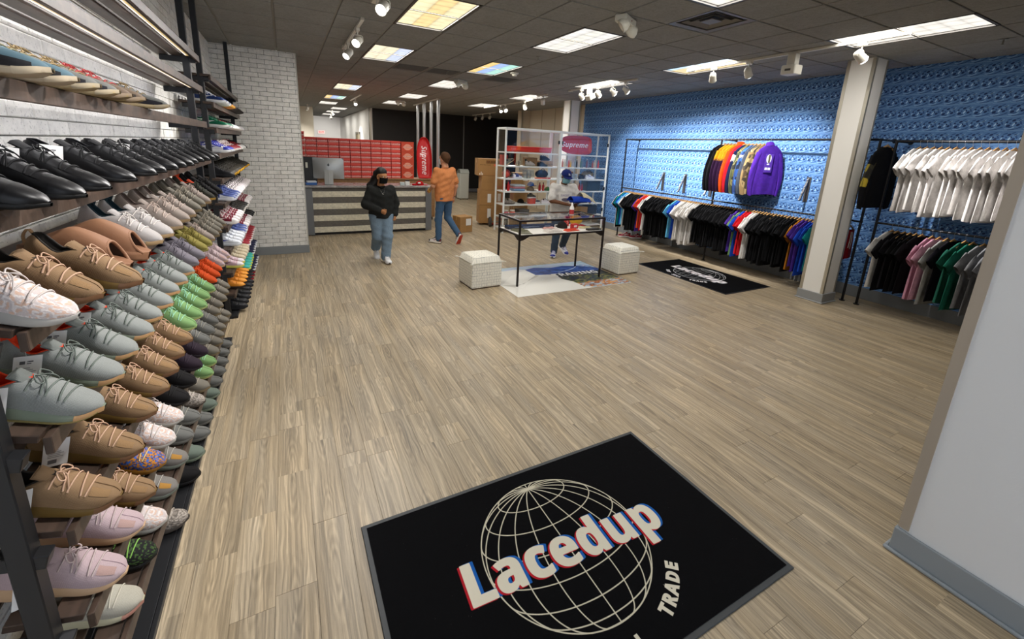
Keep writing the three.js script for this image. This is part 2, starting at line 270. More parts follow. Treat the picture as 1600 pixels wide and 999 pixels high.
{ const d = struct('door_1', merge([spanBox(2.96, 3.0, 0, 2.4, -21.6, -21.48, 0.005), spanBox(2.96, 3.0, 0, 2.4, -20.5, -20.38, 0.005), spanBox(2.96, 3.0, 2.3, 2.4, -21.6, -20.38, 0.005)]), mat('#8a8273', 0.5), 'tan door in the corridor wall'); part(d, 'door_leaf', spanBox(2.975, 2.999, 0.01, 2.3, -21.48, -20.5, 0.003), mat('#a39676', 0.55)); part(d, 'door_handle', merge([bar([2.975, 1, -20.6], [2.93, 1, -20.6], 0.012, 8), bar([2.93, 1, -20.6], [2.93, 1, -20.74], 0.011, 8)]), mat('#b9b9b9', 0.3, { metalness: 0.9 })); }
struct('wall_far', spanBox(-1.2, 3.12, 0, CEIL + 0.16, -28.2, -28), wallWhite, 'white far wall of the corridor with the exit sign');
const wallPanel = struct('wall_panel', spanBox(-1.2, 1.12, 0, CEIL + 0.16, -20.3, -20), new THREE.MeshPhysicalMaterial({ color: C('#d8d0bd'), roughness: 0.7, specularIntensity: 0.3 }), 'cream wall left of the corridor');
part(wallPanel, 'panel_joint', spanBox(0.62, 0.645, 0, CEIL, -20, -19.99), mat('#b0a892', 0.7));
struct('wall_side', spanBox(-1.25, -1.1, 0, CEIL + 0.16, -28.2, RETZ - 0.34), wallWhite, 'white side wall behind the counter area');
struct('wall_end', spanBox(10.4, 10.6, 0, CEIL + 0.16, -18.2, -13.4), darkWallMat, 'charcoal side wall of the back room');
struct('wall_niche', spanBox(7.9, 10.6, 0, CEIL + 0.16, -13.7, -13.5), beige, 'beige wall closing the niche');
// near right wall with a corner guard
{
  const w = struct('wall_near_right', spanBox(2.66, 2.95, 0, CEIL + 0.16, -0.62, 3.1), wallCool, 'pale wall end close to the camera on the right');
  part(w, 'corner_guard', spanBox(2.6525, 2.70, 0.15, CEIL - 0.012, -0.628, -0.585), mat('#b0a698', 0.4, { metalness: 0.15 }));
  struct('baseboard_near_right', merge([spanBox(2.644, 2.66, 0, 0.14, -0.636, 3.05, 0.004), spanBox(2.66, 2.95, 0, 0.14, -0.636, -0.62, 0.004), spanBox(2.626, 2.644, 0, 0.02, -0.654, 3.05, 0.006), spanBox(2.644, 2.95, 0, 0.02, -0.654, -0.636, 0.006)]), mat('#8f979d', 0.45), 'grey baseboard of the near wall end');
}
// shop front behind the camera: a glazed opening that lets in daylight
{
  const front = struct('wall_front', merge([spanBox(-1.1, 7.6, 2.75, CEIL + 0.16, 2.9, 3.1), spanBox(-1.1, 7.6, 0, 0.15, 2.9, 3.1), spanBox(-1.1, -0.85, 0, CEIL, 2.9, 3.1), spanBox(2.65, 7.6, 0, CEIL, 2.9, 3.1)]), wallCool, 'shop front wall with glazed openings');
  const w = struct('window_1', merge([spanBox(-0.85, -0.8, 0.15, 2.75, 2.94, 3.02), spanBox(2.6, 2.65, 0.15, 2.75, 2.94, 3.02), spanBox(0.86, 0.92, 0.15, 2.75, 2.94, 3.02), spanBox(-0.85, 2.65, 2.7, 2.75, 2.94, 3.02), spanBox(-0.85, 2.65, 0.15, 0.2, 2.94, 3.02)]), mat('#3a3a3c', 0.4, { metalness: 0.6 }), 'shop window frame behind the camera');
  part(w, 'pane', spanBox(-0.8, 0.86, 0.2, 2.7, 2.978, 2.98), mat('#ffffff', 0, { transmission: 1, thickness: 0, ior: 1.45 }));
  part(w, 'pane_001', spanBox(0.92, 2.6, 0.2, 2.7, 2.978, 2.98), mat('#ffffff', 0, { transmission: 1, thickness: 0, ior: 1.45 }));
}
// ---- free columns
function column(name, label, x0, x1, z0, z1) {
  const o = struct(name, null, null, label);
  part(o, 'shaft', spanBox(x0, x1, 0, CEIL + 0.15, z0, z1), wallWhite);
  const b = 0.018, e = 0.035, base = mat('#8b8d8e', 0.5);
  part(o, 'plinth', merge([spanBox(x0 - b, x1 + b, 0, 0.14, z0 - b, z1 + b, 0.004), spanBox(x0 - b - 0.016, x1 + b + 0.016, 0, 0.018, z0 - b - 0.016, z1 + b + 0.016, 0.006)]), base);
  for (const [x, sx] of [[x0, 1], [x1, -1]]) for (const [z, sz] of [[z0, 1], [z1, -1]]) part(o, 'corner_guard', spanBox(x - sx * 0.004, x + sx * e, 0.14, CEIL - 0.012, z - sz * 0.004, z + sz * e), guardMat);
  return o;
}
column('column', 'white square column in front of the clothes rail', 6.62, 6.93, -3.3, -2.99);
column('column_001', 'white square column rising behind the display shelves', 6.7, 7.02, -10.0, -9.68);
// ================================================================= ceiling lights
RectAreaLightUniformsLib.init();
const lensKinds = [['#fff3c4', '#ffe3a0', '#fff3c4'], ['#fff6d6', '#fff6d6', '#d9e6ff'], ['#f4f2ee', '#f6f4ea', '#f4f2ee'], ['#ffd989', '#a9c9ff', '#b9f2e6'], ['#fdf8ee', '#fdf8ee', '#fdf8ee'], ['#cfeeff', '#ffdf9c', '#ffe3a8']];
const lensBump = dataTex(96, 192, (x, y) => { const a = Math.abs(((x % 32) - 16) / 16), b = Math.abs(((y % 24) - 12) / 12); const v = 255 - 200 * Math.max(a ** 3, b ** 3); return [v, v, v]; }, false);
function lens(cols) {   // three lamp strips with their own tint behind a prismatic sheet (cell pattern)
  return dataTex(96, 192, (x, y) => { const c = C(cols[Math.min(2, Math.floor(x / 32))]); const a = Math.abs(((x % 32) - 16) / 16), b = Math.abs((((y % 24) - 12)) / 12); const k = 1 - 0.14 * (a ** 6) - 0.12 * (b ** 6) - 0.08 * vnoise(x / 9, y / 11, 3); const s = (q) => 255 * Math.pow(q, 1 / 2.2) * k; return [s(c.r), s(c.g), s(c.b)]; });
}
const lensMats = lensKinds.map((k) => { const t = lens(k); return new THREE.MeshStandardMaterial({ color: 0x888888, roughness: 0.5, emissive: 0xffffff, emissiveMap: t, emissiveIntensity: 1.0 }); });
const kindOf = { '-2,2': 0, '-2,6': 1, '1,2': 2, '1,6': 3, '5,2': 5, '5,-2': 4, '-2,14': 1, '-2,19': 3 };
const whereTroffer = { '-2,-2': 'square light panel in the ceiling almost above the camera', '1,-2': 'light panel touching the top picture edge beside the large vent', '5,-2': 'long white light panel right of the column top', '-2,2': 'yellow-tinted light panel cut by the top picture edge', '1,2': 'white light panel beside the twin emergency lamp', '5,2': 'blue and orange tinted light panel left of the bright spot lamp', '-2,6': 'light panel with one blue strip above the brick wall end', '1,6': 'light panel with orange, blue and green strips', '5,6': 'light panel half hidden behind dark spot lamps', '1,10': 'white light panel beside the small twin emergency lamp', '5,11': 'yellowish light panel above the display shelves', '-2,14': 'light panel with one dim strip above the red boxes', '1,15': 'light panel above the metal poles', '5,16': 'light panel behind the three small spot lamps', '-2,19': 'bluish light panel above the red boxes', '1,19': 'warm light panel in front of the charcoal wall', '-1,27': 'nearest light panel inside the white corridor', '-1,31': 'middle light panel inside the white corridor', '-1,35': 'farthest light panel inside the white corridor', '-2,23': 'pale light panel above the corridor' };
for (const [ix, kz] of troffers) {
  const x = (GX(ix) + GX(ix + 1)) / 2, z = GZ(kz + 1), key = ix + ',' + kz;
  const t = thing('ceiling_light', whereTroffer[key], 'ceiling light', [x, CEIL, z], 0, 'fluorescent ceiling light panels');
  part(t, 'frame', merge([plainBox(0.59, 0.03, 0.025, 0, 0.008, 0.583), plainBox(0.59, 0.03, 0.025, 0, 0.008, -0.583), plainBox(0.025, 0.03, 1.19, 0.283, 0.008, 0), plainBox(0.025, 0.03, 1.19, -0.283, 0.008, 0)]), mat('#4c4946', 0.5));
  part(t, 'housing', merge([plainBox(0.58, 0.01, 1.18, 0, 0.09, 0)]), mat('#dddddd', 0.6));
  const g = new THREE.PlaneGeometry(0.545, 1.145); g.rotateX(PI / 2); g.translate(0, 0.012, 0);
  part(t, 'lens', g, lensMats[kindOf[key] ?? 4]);
  const l = new THREE.RectAreaLight(new THREE.Color(1, 0.965, 0.9), TROFFER_LIGHT, 0.53, 1.13); l.name = 'panel_glow';
  l.position.set(0, 0.008, 0); l.rotation.x = -PI / 2; t.add(l);
}
// ---- track spot lamps
const lampWhite = mat('#cfcbc0', 0.45), bulbMat = new THREE.MeshStandardMaterial({ color: 0xffffff, roughness: 0.3, emissive: 0xffffff, emissiveIntensity: 3 });
const bulbWarm = new THREE.MeshStandardMaterial({ color: 0xffffff, roughness: 0.3, emissive: 0xfff4e4, emissiveIntensity: 3 }), bulbOff = mat('#6b675f', 0.4);
function track(label, x, z0, z1) { const o = thing('light_track', label, 'light track', [x, CEIL - 0.02, 0]); part(o, 'rail', spanBox(-0.018, 0.018, -0.02, 0.01, z0, z1, 0.002), lampWhite); part(o, 'feed_box', spanBox(-0.03, 0.03, -0.028, 0.01, z1 - 0.12, z1, 0.003), lampWhite); return o; }
// a lamp on a track: yoke and can; dir is where it points
function spotLamp(label, x, z, dir, power, style = 'can', lit = true, cone = 0.62) {
  const o = thing('spot_lamp', label, 'spot lamp', [x, CEIL - 0.04, z], 0, 'track spot lamps');
  part(o, 'adapter', spanBox(-0.02, 0.02, -0.035, 0, -0.04, 0.04, 0.003), lampWhite);
  const d = V(...dir).sub(V(x, CEIL - 0.17, z)).normalize(), q = new THREE.Quaternion().setFromUnitVectors(V(0, -1, 0), d), at = V(0, -0.14, 0);
  part(o, 'stem', bar([0, -0.03, 0], [0, -0.075, 0], 0.008, 8), lampWhite);
  part(o, 'yoke', tube([[0, -0.072, 0], [0.05, -0.08, 0], [0.058, -0.14, 0]], 0.005, 10, 5), lampWhite);
  part(o, 'yoke', tube([[0, -0.072, 0], [-0.05, -0.08, 0], [-0.058, -0.14, 0]], 0.005, 10, 5), lampWhite);
  const prof = style === 'bell' ? [[0.022, 0.06], [0.03, 0.05], [0.034, 0.0], [0.062, -0.055], [0.068, -0.06], [0.062, -0.058], [0.03, 0.0]] : [[0.0, 0.07], [0.03, 0.066], [0.044, 0.04], [0.05, -0.05], [0.053, -0.058], [0.046, -0.056], [0.044, 0.03]];
  const head = part(o, 'head', lathe(prof, 20), lampWhite, at.toArray()); head.quaternion.copy(q);
  const b = part(o, 'bulb', lathe([[0, -0.03], [0.03, -0.036], [0.044, -0.052], [0.044, -0.064], [0.034, -0.076], [0.018, -0.083], [0.0, -0.085]], 18), lit ? bulbMat : bulbOff, at.toArray()); b.quaternion.copy(q);
  if (lit && power > 0) { const l = new THREE.SpotLight(new THREE.Color(1, 0.97, 0.95), power, 0, cone, 0.75, 2); l.name = 'spot_glow'; l.castShadow = true; l.shadow.radius = 2; l.position.copy(at.clone().add(d.clone().multiplyScalar(0.1))); l.target = new THREE.Object3D(); l.target.name = 'aim'; o.add(l); l.target.position.copy(at.clone().add(d.clone().multiplyScalar(2))); o.add(l.target); }
  return o;
}
track('short pale track above the near shoe rack, above the picture', 0.85, -1.4, -2.0);
track('short pale track with one round spot lamp at the top picture edge', 0.85, -3.9, -4.5);
track('short pale track holding the glowing pair above the brick wall end', 0.85, -5.3, -6.9);
track('pale track with spot lamps beside the column', 5.62, -2.3, -4.9);
track('pale track of the lamp cluster near the far column', 5.62, -6.1, -8.1);
track('stub of pale track left of the far column', 5.62, -9.1, -9.5);
track('short pale track above the display shelves', 5.95, -10.4, -13.4);
track('pale track above the counter and red boxes', 2.0, -13.2, -15.2);
spotLamp('spot lamp above the near shoe rack, above the picture', 0.85, -1.7, [-0.75, 1.3, -1.9], SPOT_LIGHT * 0.9);
spotLamp('round spot lamp glowing at the top picture edge', 0.85, -4.2, [-0.7, 1.2, -2.3], SPOT_LIGHT);
spotLamp('upper lamp of the glowing pair above the brick wall end', 0.85, -5.7, [-0.75, 1.2, -3.7], SPOT_LIGHT);
spotLamp('lower lamp of the glowing pair above the brick wall end', 0.85, -6.55, [-0.7, 1.3, -5.7], SPOT_LIGHT * 1.2);
spotLamp('spot lamp glowing brightly left of the boxy white one', 5.62, -4.0, [7.5, 1.5, -4.5], SPOT_LIGHT * 2.6);
spotLamp('unlit spot lamp in front of the blue and orange light panel', 5.62, -4.55, [7.2, 1.4, -5.6], 0, 'can', false);
spotLamp('spot lamp hanging in front of the long white light panel', 5.62, -2.7, [7.0, 1.8, -1.95], SPOT_LIGHT * 2.4, 'can', true, 0.4);
spotLamp('small bright spot lamp left of the boxy cluster near the far column', 5.62, -7.75, [7.5, 1.4, -7.8], SPOT_LIGHT * 2.2);
spotLamp('small unlit spot lamp on the stub of track left of the far column', 5.62, -9.3, [6.5, 1, -10.4], 0, 'can', false);
spotLamp('small white spot lamp in the middle of the cluster near the far column', 5.62, -7.2, [7.5, 1.4, -6.7], SPOT_LIGHT * 2.2);
spotLamp('dark bell-shaped spot lamp, left of two', 5.62, -6.75, [7.5, 1.5, -6.0], SPOT_LIGHT * 2.2, 'bell');
spotLamp('dark bell-shaped spot lamp, right of two', 5.62, -6.4, [7.5, 1.5, -5.3], SPOT_LIGHT * 2.2, 'bell');
spotLamp('spot lamp in front of the back room, leftmost of three', 5.95, -12.3, [5.4, 0.9, -10.2], SPOT_LIGHT * 0.6);
spotLamp('bell-shaped spot lamp in front of the back room, middle of three', 5.95, -12.0, [5.8, 1.4, -9.2], SPOT_LIGHT * 0.8, 'bell');
spotLamp('spot lamp in front of the back room, rightmost of three', 5.95, -10.8, [5.8, 1.4, -9.1], SPOT_LIGHT * 0.6);
spotLamp('bright small spot lamp above the red boxes', 2.0, -14.3, [1.8, 1.0, -12.2], SPOT_LIGHT * 0.8);
spotLamp('glaring spot lamp beside the cream wall', 0.85, -18.4, [0.6, 1.5, -19.8], SPOT_LIGHT * 0.8);
spotLamp('spot lamp lighting the corridor wall with the exit sign', 2.2, -24.5, [1.9, 1.7, -27.9], SPOT_LIGHT * 1.5);
spotLamp('spot lamp washing the white corridor wall', 1.9, -20.5, [3.0, 1.7, -20.2], SPOT_LIGHT);
// unlit row in front of the charcoal wall
{ track('pale track in front of the charcoal wall', 7.0, -14.9, -17.0);
  [['unlit spot lamp before the charcoal wall, left of the poles', -16.8], ['unlit spot lamp before the charcoal wall, right of the poles', -16.1], ['unlit spot lamp before the charcoal wall, above the cartons', -15.4]].forEach(([l, z]) => spotLamp(l, 7.0, z, [6, 1, z - 1.2], 0, 'can', false)); }
// boxy white flood lamp on the wall track
{ const o = thing('flood_lamp', 'boxy white flood lamp on the wall track beside the column', 'flood lamp', [5.62, CEIL - 0.04, -3.42]); part(o, 'stem', spanBox(-0.045, 0.045, -0.14, 0, -0.05, 0.05, 0.004), lampWhite); part(o, 'head', spanBox(-0.08, 0.08, -0.24, -0.13, -0.085, 0.085, 0.008), lampWhite); part(o, 'vent_slot', spanBox(-0.082, -0.079, -0.2, -0.175, -0.035, 0.035), mat('#4b4842', 0.6)); }
{ const o = thing('flood_lamp', 'boxy white flood lamp in the cluster near the far column', 'flood lamp', [5.62, CEIL - 0.04, -7.48]); part(o, 'stem', spanBox(-0.04, 0.04, -0.13, 0, -0.045, 0.045, 0.004), lampWhite); const h = part(o, 'head', bbox(0.15, 0.1, 0.16, 0.008), lampWhite, [0.03, -0.17, 0], [0, 0, 0.5]); }
// ceiling vents
{ const vm = mat('#6f6b63', 0.55), dark = mat('#23211f', 0.8);
  const o = thing('ceiling_vent', 'large square slotted vent at the top picture edge', 'vent', [(GX(2) + GX(3)) / 2, CEIL, (GZ(0) + GZ(1)) / 2]);
  part(o, 'backing', plainBox(0.58, 0.01, 0.58, 0, 0.05, 0), dark);
  const ring = (r0, r1, y0, y1) => { const R = []; for (const [r, y] of [[r0, y0], [r1, y1], [r1, y1 + 0.006], [r0, y0 + 0.006]]) { R.push([[-r, y, -r], [r, y, -r], [r, y, r], [-r, y, r]]); } R.push(R[0]); return toCreasedNormals(surf(R, true), 0.3); };
  part(o, 'frame', ring(0.29, 0.235, -0.004, 0.004), vm); part(o, 'louver', ring(0.2, 0.165, 0.004, 0.022), vm); part(o, 'louver', ring(0.135, 0.1, 0.004, 0.022), vm); part(o, 'centre_plate', bbox(0.15, 0.006, 0.15, 0.002, 0, 0.004, 0), vm);
  const places = [['dark slotted vent beside the small twin emergency lamp', 2, 8], ['dark slotted vent above the brick wall end, right one', 0, 8], ['dark slotted vent above the brick wall end, left one', -1, 8]];
  for (const [l, i, k] of places) { const v = thing('ceiling_vent', l, 'vent', [(GX(i) + GX(i + 1)) / 2, CEIL, (GZ(k) + GZ(k + 1)) / 2], 0, 'slotted ceiling vents'); part(v, 'backing', plainBox(0.58, 0.01, 0.58, 0, 0.03, 0), dark); part(v, 'frame', ring(0.29, 0.26, -0.004, 0), vm); for (let q = -4; q <= 4; q++) part(v, 'slat', plainBox(0.52, 0.02, 0.008, 0, 0.008, q * 0.056).rotateX(0), vm); } }
// twin emergency lamps, smoke detectors, sprinklers
{ const m = mat('#d2cebf', 0.5), glass = mat('#e8e4d4', 0.2, { clearcoat: 0.6 });
  for (const [l, x, z, t] of [['twin emergency lamp beside the large vent', 3.1, -3.63, 0.5], ['small twin emergency lamp beside the white light panel', 3.28, -8.72, 0.5], ['farthest twin emergency lamp near the charcoal wall', 3.28, -14.0, 0.5]]) {
    const o = thing('emergency_lamp', l, 'emergency lamp', [x, CEIL - 0.008, z], t, 'twin emergency lamps'); part(o, 'body', merge([bbox(0.3, 0.07, 0.12, 0.01, 0, -0.035, 0)]), m);
    for (const s of [-1, 1]) { const h = part(o, 'lamp_head', merge([lathe([[0, 0.05], [0.04, 0.046], [0.062, 0.0], [0.064, -0.03], [0.058, -0.032]], 18)]), m, [s * 0.12, -0.1, 0.03], [0.9, 0, s * 0.4]); part(h, 'lens', lathe([[0, -0.02], [0.056, -0.028]], 18), glass); }
    part(o, 'indicator', new THREE.SphereGeometry(0.006, 8, 6), mat('#7a1f1a', 0.4), [0, -0.04, 0.061]); }
  for (const [l, x, z] of [['white smoke detector right of the three-colour light panel', 3.7, -7.15], ['white smoke detector before the charcoal wall', 5.0, -16.6]]) { const o = thing('smoke_detector', l, 'smoke detector', [x, CEIL - 0.008, z]); part(o, 'base', lathe([[0, 0], [0.075, 0], [0.075, -0.02], [0.062, -0.03], [0, -0.03]], 20), m); part(o, 'chamber', lathe([[0.045, -0.03], [0.04, -0.06], [0, -0.065]], 18), m); }
  for (const [l, x, z] of [['small sprinkler head below the white light panel', 3.35, -5.75], ['small sprinkler head right of the long white light panel', 6.6, -1.9], ['small sprinkler head near the emergency lamp', 2.7, -7.9]]) { const o = thing('sprinkler', l, 'sprinkler', [x, CEIL - 0.008, z]); part(o, 'escutcheon', lathe([[0, 0], [0.035, 0], [0.03, -0.008], [0, -0.01]], 14), mat('#8b8880', 0.4, { metalness: 0.7 })); part(o, 'stem', cyl(0.007, 0.007, 0.05, 8, 0, -0.03, 0), mat('#8b8880', 0.4, { metalness: 0.7 })); part(o, 'deflector', cyl(0.016, 0.016, 0.003, 10, 0, -0.056, 0), mat('#8b8880', 0.4, { metalness: 0.7 })); } }
// exit sign
{ const t = canvasTex(256, 128, (c) => { c.fillStyle = '#e7c9c2'; c.fillRect(0, 0, 256, 128); c.fillStyle = '#d4483c'; c.font = 'bold 92px sans-serif'; c.textAlign = 'center'; c.fillText('EXIT', 128, 97); }); const o = thing('exit_sign', 'small red EXIT sign on the far corridor wall', 'sign', [1.95, 2.42, -27.99]); part(o, 'housing', spanBox(-0.2, 0.2, -0.11, 0.11, 0, 0.04, 0.004), mat('#d8d2cc', 0.5)); part(o, 'face', printPlane(0.38, 0.2), new THREE.MeshStandardMaterial({ map: t, emissive: 0xffffff, emissiveMap: t, emissiveIntensity: 0.35, roughness: 0.5 }), [0, 0, 0.0415]); }
// ================================================================= shoes
const SHOE = {
  runner: { L: 0.282, w: [[0, 0.012], [0.03, 0.026], [0.12, 0.035], [0.32, 0.037], [0.52, 0.043], [0.7, 0.050], [0.82, 0.048], [0.91, 0.040], [0.97, 0.025], [1, 0.006]], top: [[0, 0.116], [0.05, 0.130], [0.13, 0.114], [0.26, 0.090], [0.36, 0.102], [0.44, 0.108], [0.54, 0.103], [0.66, 0.088], [0.78, 0.073], [0.88, 0.062], [0.95, 0.052], [1, 0.036]], open: [[0.02, 0], [0.06, 0.019], [0.14, 0.027], [0.30, 0.027], [0.41, 0.014], [0.47, 0]], sole: [[0, 0.042], [0.2, 0.042], [0.6, 0.032], [0.85, 0.026], [1, 0.032]], bottom: [[0, 0.012], [0.07, 0.001], [0.7, 0], [0.88, 0.006], [1, 0.020]], bulge: 0.007, lace: [0.48, 0.76], rows: 5 },
  court: { L: 0.30, w: [[0, 0.014], [0.03, 0.028], [0.12, 0.036], [0.32, 0.038], [0.52, 0.043], [0.7, 0.049], [0.84, 0.047], [0.93, 0.037], [1, 0.010]], top: [[0, 0.100], [0.05, 0.104], [0.14, 0.092], [0.24, 0.088], [0.33, 0.112], [0.4, 0.112], [0.55, 0.092], [0.68, 0.074], [0.8, 0.065], [0.92, 0.055], [1, 0.034]], open: [[0.02, 0], [0.06, 0.018], [0.14, 0.026], [0.28, 0.026], [0.36, 0.012], [0.4, 0]], sole: [[0, 0.034], [0.5, 0.033], [0.85, 0.031], [1, 0.034]], bottom: [[0, 0.006], [0.06, 0], [0.75, 0], [0.9, 0.004], [1, 0.013]], bulge: 0.003, lace: [0.42, 0.72], rows: 6 },
  sleek: { L: 0.305, w: [[0, 0.010], [0.03, 0.024], [0.12, 0.033], [0.32, 0.034], [0.52, 0.041], [0.7, 0.048], [0.86, 0.043], [0.95, 0.028], [1, 0.004]], top: [[0, 0.094], [0.05, 0.102], [0.13, 0.094], [0.24, 0.084], [0.34, 0.100], [0.42, 0.102], [0.55, 0.088], [0.7, 0.068], [0.86, 0.052], [0.96, 0.038], [1, 0.026]], open: [[0.02, 0], [0.06, 0.020], [0.14, 0.026], [0.28, 0.026], [0.38, 0.014], [0.42, 0]], sole: [[0, 0.026], [0.5, 0.022], [0.85, 0.018], [1, 0.022]], bottom: [[0, 0.006], [0.06, 0], [0.75, 0], [0.9, 0.004], [1, 0.014]], bulge: 0.005, lace: [0.42, 0.7], rows: 5 },
};
const shoeGeo = {};
function shoeGeometry(kind) {
  if (shoeGeo[kind]) return shoeGeo[kind];
  const S = SHOE[kind], f = {}; for (const k of ['w', 'top', 'open', 'sole', 'bottom']) f[k] = curve1(S[k]); { const b0 = f.bottom; f.bottom = (t) => Math.max(0.0004, b0(t)); }
  const L = S.L, X = (t) => (t - 0.5) * L;
  const P = (t, th, lift = 0) => {           // point on the upper: th 0 at the sole edge, PI/2 at the rim or the top line
    const w = Math.max(0.002, f.w(t)), r = clamp(f.open(t), 0, w * 0.8), b = f.sole(t) - 0.004, h = f.top(t) - b, c = Math.max(0, Math.cos(th)), s = Math.sin(th);
    const z = r + (w - r) * Math.pow(c, 0.75) + S.bulge * Math.sin(2 * th), y = b + h * Math.pow(s, 0.92);
    return [X(t), y + lift * s, z + lift * c];
  };
  const half = (t0, t1, n, side, th0 = 0, th1 = PI / 2, m = 10, lift = 0) => { const rows = []; for (let i = 0; i <= n; i++) { const t = lerp(t0, t1, i / n), row = []; for (let j = 0; j <= m; j++) { const p = P(t, lerp(th0, th1, j / m), lift); row.push([p[0], p[1], p[2] * side]); } rows.push(row); } return surf(rows, false, (i, j) => [i / n * 4 * (t1 - t0), j / m * 1.3]); };
  const both = (...a) => merge([half(a[0], a[1], a[2], 1, ...a.slice(3)), half(a[0], a[1], a[2], -1, ...a.slice(3))]);
  const G = {};
  G.upper = both(0, 1, 30);
  G.heel = both(0, 0.2, 8, 0, PI / 2 * 0.8, 6, 0.0012);
  G.toe = both(0.80, 1, 9, 0, PI / 2, 8, 0.0012);
  G.mudguard = [1, -1].map((s) => half(0.52, 0.94, 12, s, 0, PI / 2 * 0.36, 4, 0.002));
  G.eyestay = [1, -1].map((s) => half(0.42, 0.74, 10, s, PI / 2 * 0.5, PI / 2 * 0.8, 4, 0.0018));
  G.stripe = both(0.45, 0.78, 12, PI / 2 * 0.18, PI / 2 * 0.42, 4, 0.0016);
  // side swoop: a curved band on both flanks
  { const rows = (side) => { const R = []; for (let i = 0; i <= 14; i++) { const u = i / 14, t = lerp(0.10, 0.66, u), mid = lerp(0.62, 0.22, smooth(0, 0.75, u)) + 0.26 * smooth(0.6, 1, u), wd = 0.14 * Math.sin(PI * Math.min(1, u * 0.9 + 0.12)); const row = []; for (let j = 0; j <= 3; j++) { const p = P(t, PI / 2 * clamp(mid - wd / 2 + wd * j / 3, 0, 0.85), 0.002); row.push([p[0], p[1], p[2] * side]); } R.push(row); } return surf(R); }; G.swoop = [rows(1), rows(-1)]; }
  { const n = 12, rows = []; for (let i = 0; i <= n; i++) { const t = lerp(0.03, S.lace[0] - 0.01, i / n), r = Math.max(0.001, f.open(t)), y = f.top(t), row = []; for (let j = 0; j <= 8; j++) { const u = j / 8 * 2 - 1, a = Math.abs(u); row.push([X(t), lerp(f.sole(t) + 0.006, y + 0.0008, Math.pow(a, 2.2)), r * Math.sign(u) * Math.pow(a, 0.6)]); } rows.push(row); } G.lining = surf(rows); }
  // padded collar rim
  { const pts = []; for (let i = 0; i <= 10; i++) { const t = lerp(0.035, S.lace[0] - 0.02, i / 10); pts.push([X(t), f.top(t), Math.max(0.001, f.open(t))]); } for (let i = 10; i >= 0; i--) { const t = lerp(0.035, S.lace[0] - 0.02, i / 10); pts.push([X(t), f.top(t), -Math.max(0.001, f.open(t))]); } G.collar = tube(pts, 0.0034, 44, 5, true); }
  { const rows = []; const n = 26; for (let i = 0; i <= n; i++) { const t = i / n, w = Math.max(0.003, f.w(t)) + (kind === 'court' ? 0.004 : 0.003), b = f.bottom(t), tp = f.sole(t), row = []; const prof = [[0, b], [w * 0.86, b], [w * 0.97, b + (tp - b) * 0.15], [w * 1.02, b + (tp - b) * 0.5], [w * 0.99, tp - 0.001], [w * 0.9, tp + 0.001], [0, tp]]; for (const [z, y] of prof) row.push([X(t) + (i === 0 ? -0.003 : i === n ? 0.004 : 0), y, z]); rows.push(row); } const a = surf(rows), bb = surf(rows.map((r) => r.map(([x, y, z]) => [x, y, -z]))); G.sole = merge([a, bb]); }
  { const rows = []; for (let i = 0; i <= 8; i++) { const t = lerp(0.84, 1.0, i / 8), w = Math.max(0.003, f.w(t)) + 0.0045, b = f.bottom(t), tp = f.sole(t) + 0.004 * smooth(0.84, 1, t), row = []; for (const [z, y] of [[w * 0.9, b], [w * 0.99, b + (tp - b) * 0.2], [w * 1.03, b + (tp - b) * 0.6], [w * 0.98, tp]]) row.push([X(t) + (i === 8 ? 0.0055 : 0), y, z]); rows.push(row); } G.bumper = merge([surf(rows), surf(rows.map((r) => r.map(([x, y, z]) => [x, y, -z])))]); }
  { const lo = []; for (let i = 0; i <= 16; i++) { const t = lerp(0.02, 0.98, i / 16); lo.push([X(t), f.bottom(t) + 0.0046, f.w(t) * 1.0]); } const g = []; for (const s of [1, -1]) g.push(tube(lo.map(([x, y, z]) => [x, y, z * s + s * 0.0015]), 0.0034, 30, 5)); G.outsole = g; }
  // laces
  { const g = [], [a, b] = S.lace; for (let i = 0; i < S.rows; i++) { const t = lerp(a, b, i / (S.rows - 1)), wv = i % 2 ? 1 : -1, pts = []; for (let j = 0; j <= 6; j++) { const u = j / 6 * 2 - 1, p = P(t + 0.018 * u * wv, PI / 2 * (1 - 0.5 * Math.abs(u)), 0.0022 + 0.001 * (1 - u * u)); pts.push([p[0], p[1], p[2] * Math.sign(u || 1)]); } pts[3][2] = 0; g.push(tube(pts, 0.0026, 10, 4)); }
    const t = a + 0.01, top = P(t, PI / 2, 0.005);
    for (const s of [1, -1]) { g.push(tube([[top[0], top[1], 0], [top[0] - 0.004, top[1] + 0.009, s * 0.016], [top[0] + 0.012, top[1] - 0.004, s * 0.034], [top[0] + 0.02, top[1] - 0.006, s * 0.026], [top[0] + 0.008, top[1] + 0.002, s * 0.006]], 0.0020, 12, 4)); g.push(tube([[top[0], top[1], 0], [top[0] + 0.016, top[1] + 0.002, s * 0.01], [top[0] + 0.03, top[1] - 0.018, s * 0.034], [top[0] + 0.034, top[1] - 0.036, s * 0.042]], 0.0018, 10, 4)); }
    G.laces = merge(g); }
  { const rows = []; for (let i = 0; i <= 6; i++) { const u = i / 6, row = []; for (let j = 0; j <= 6; j++) { const v = j / 6 * 2 - 1; row.push([X(S.lace[0] + 0.02) - 0.045 * u - 0.004 * v * v, f.top(S.lace[0]) - 0.004 + 0.022 * u - 0.006 * v * v * (1 - u) - 0.010 * v * v * v * v * u, v * (0.024 + 0.004 * u)]); } rows.push(row); } const a = surf(rows), b = surf(rows.map((r) => r.map(([x, y, z]) => [x - 0.005, y - 0.002, z]))); G.tongue = merge([a, b]); }
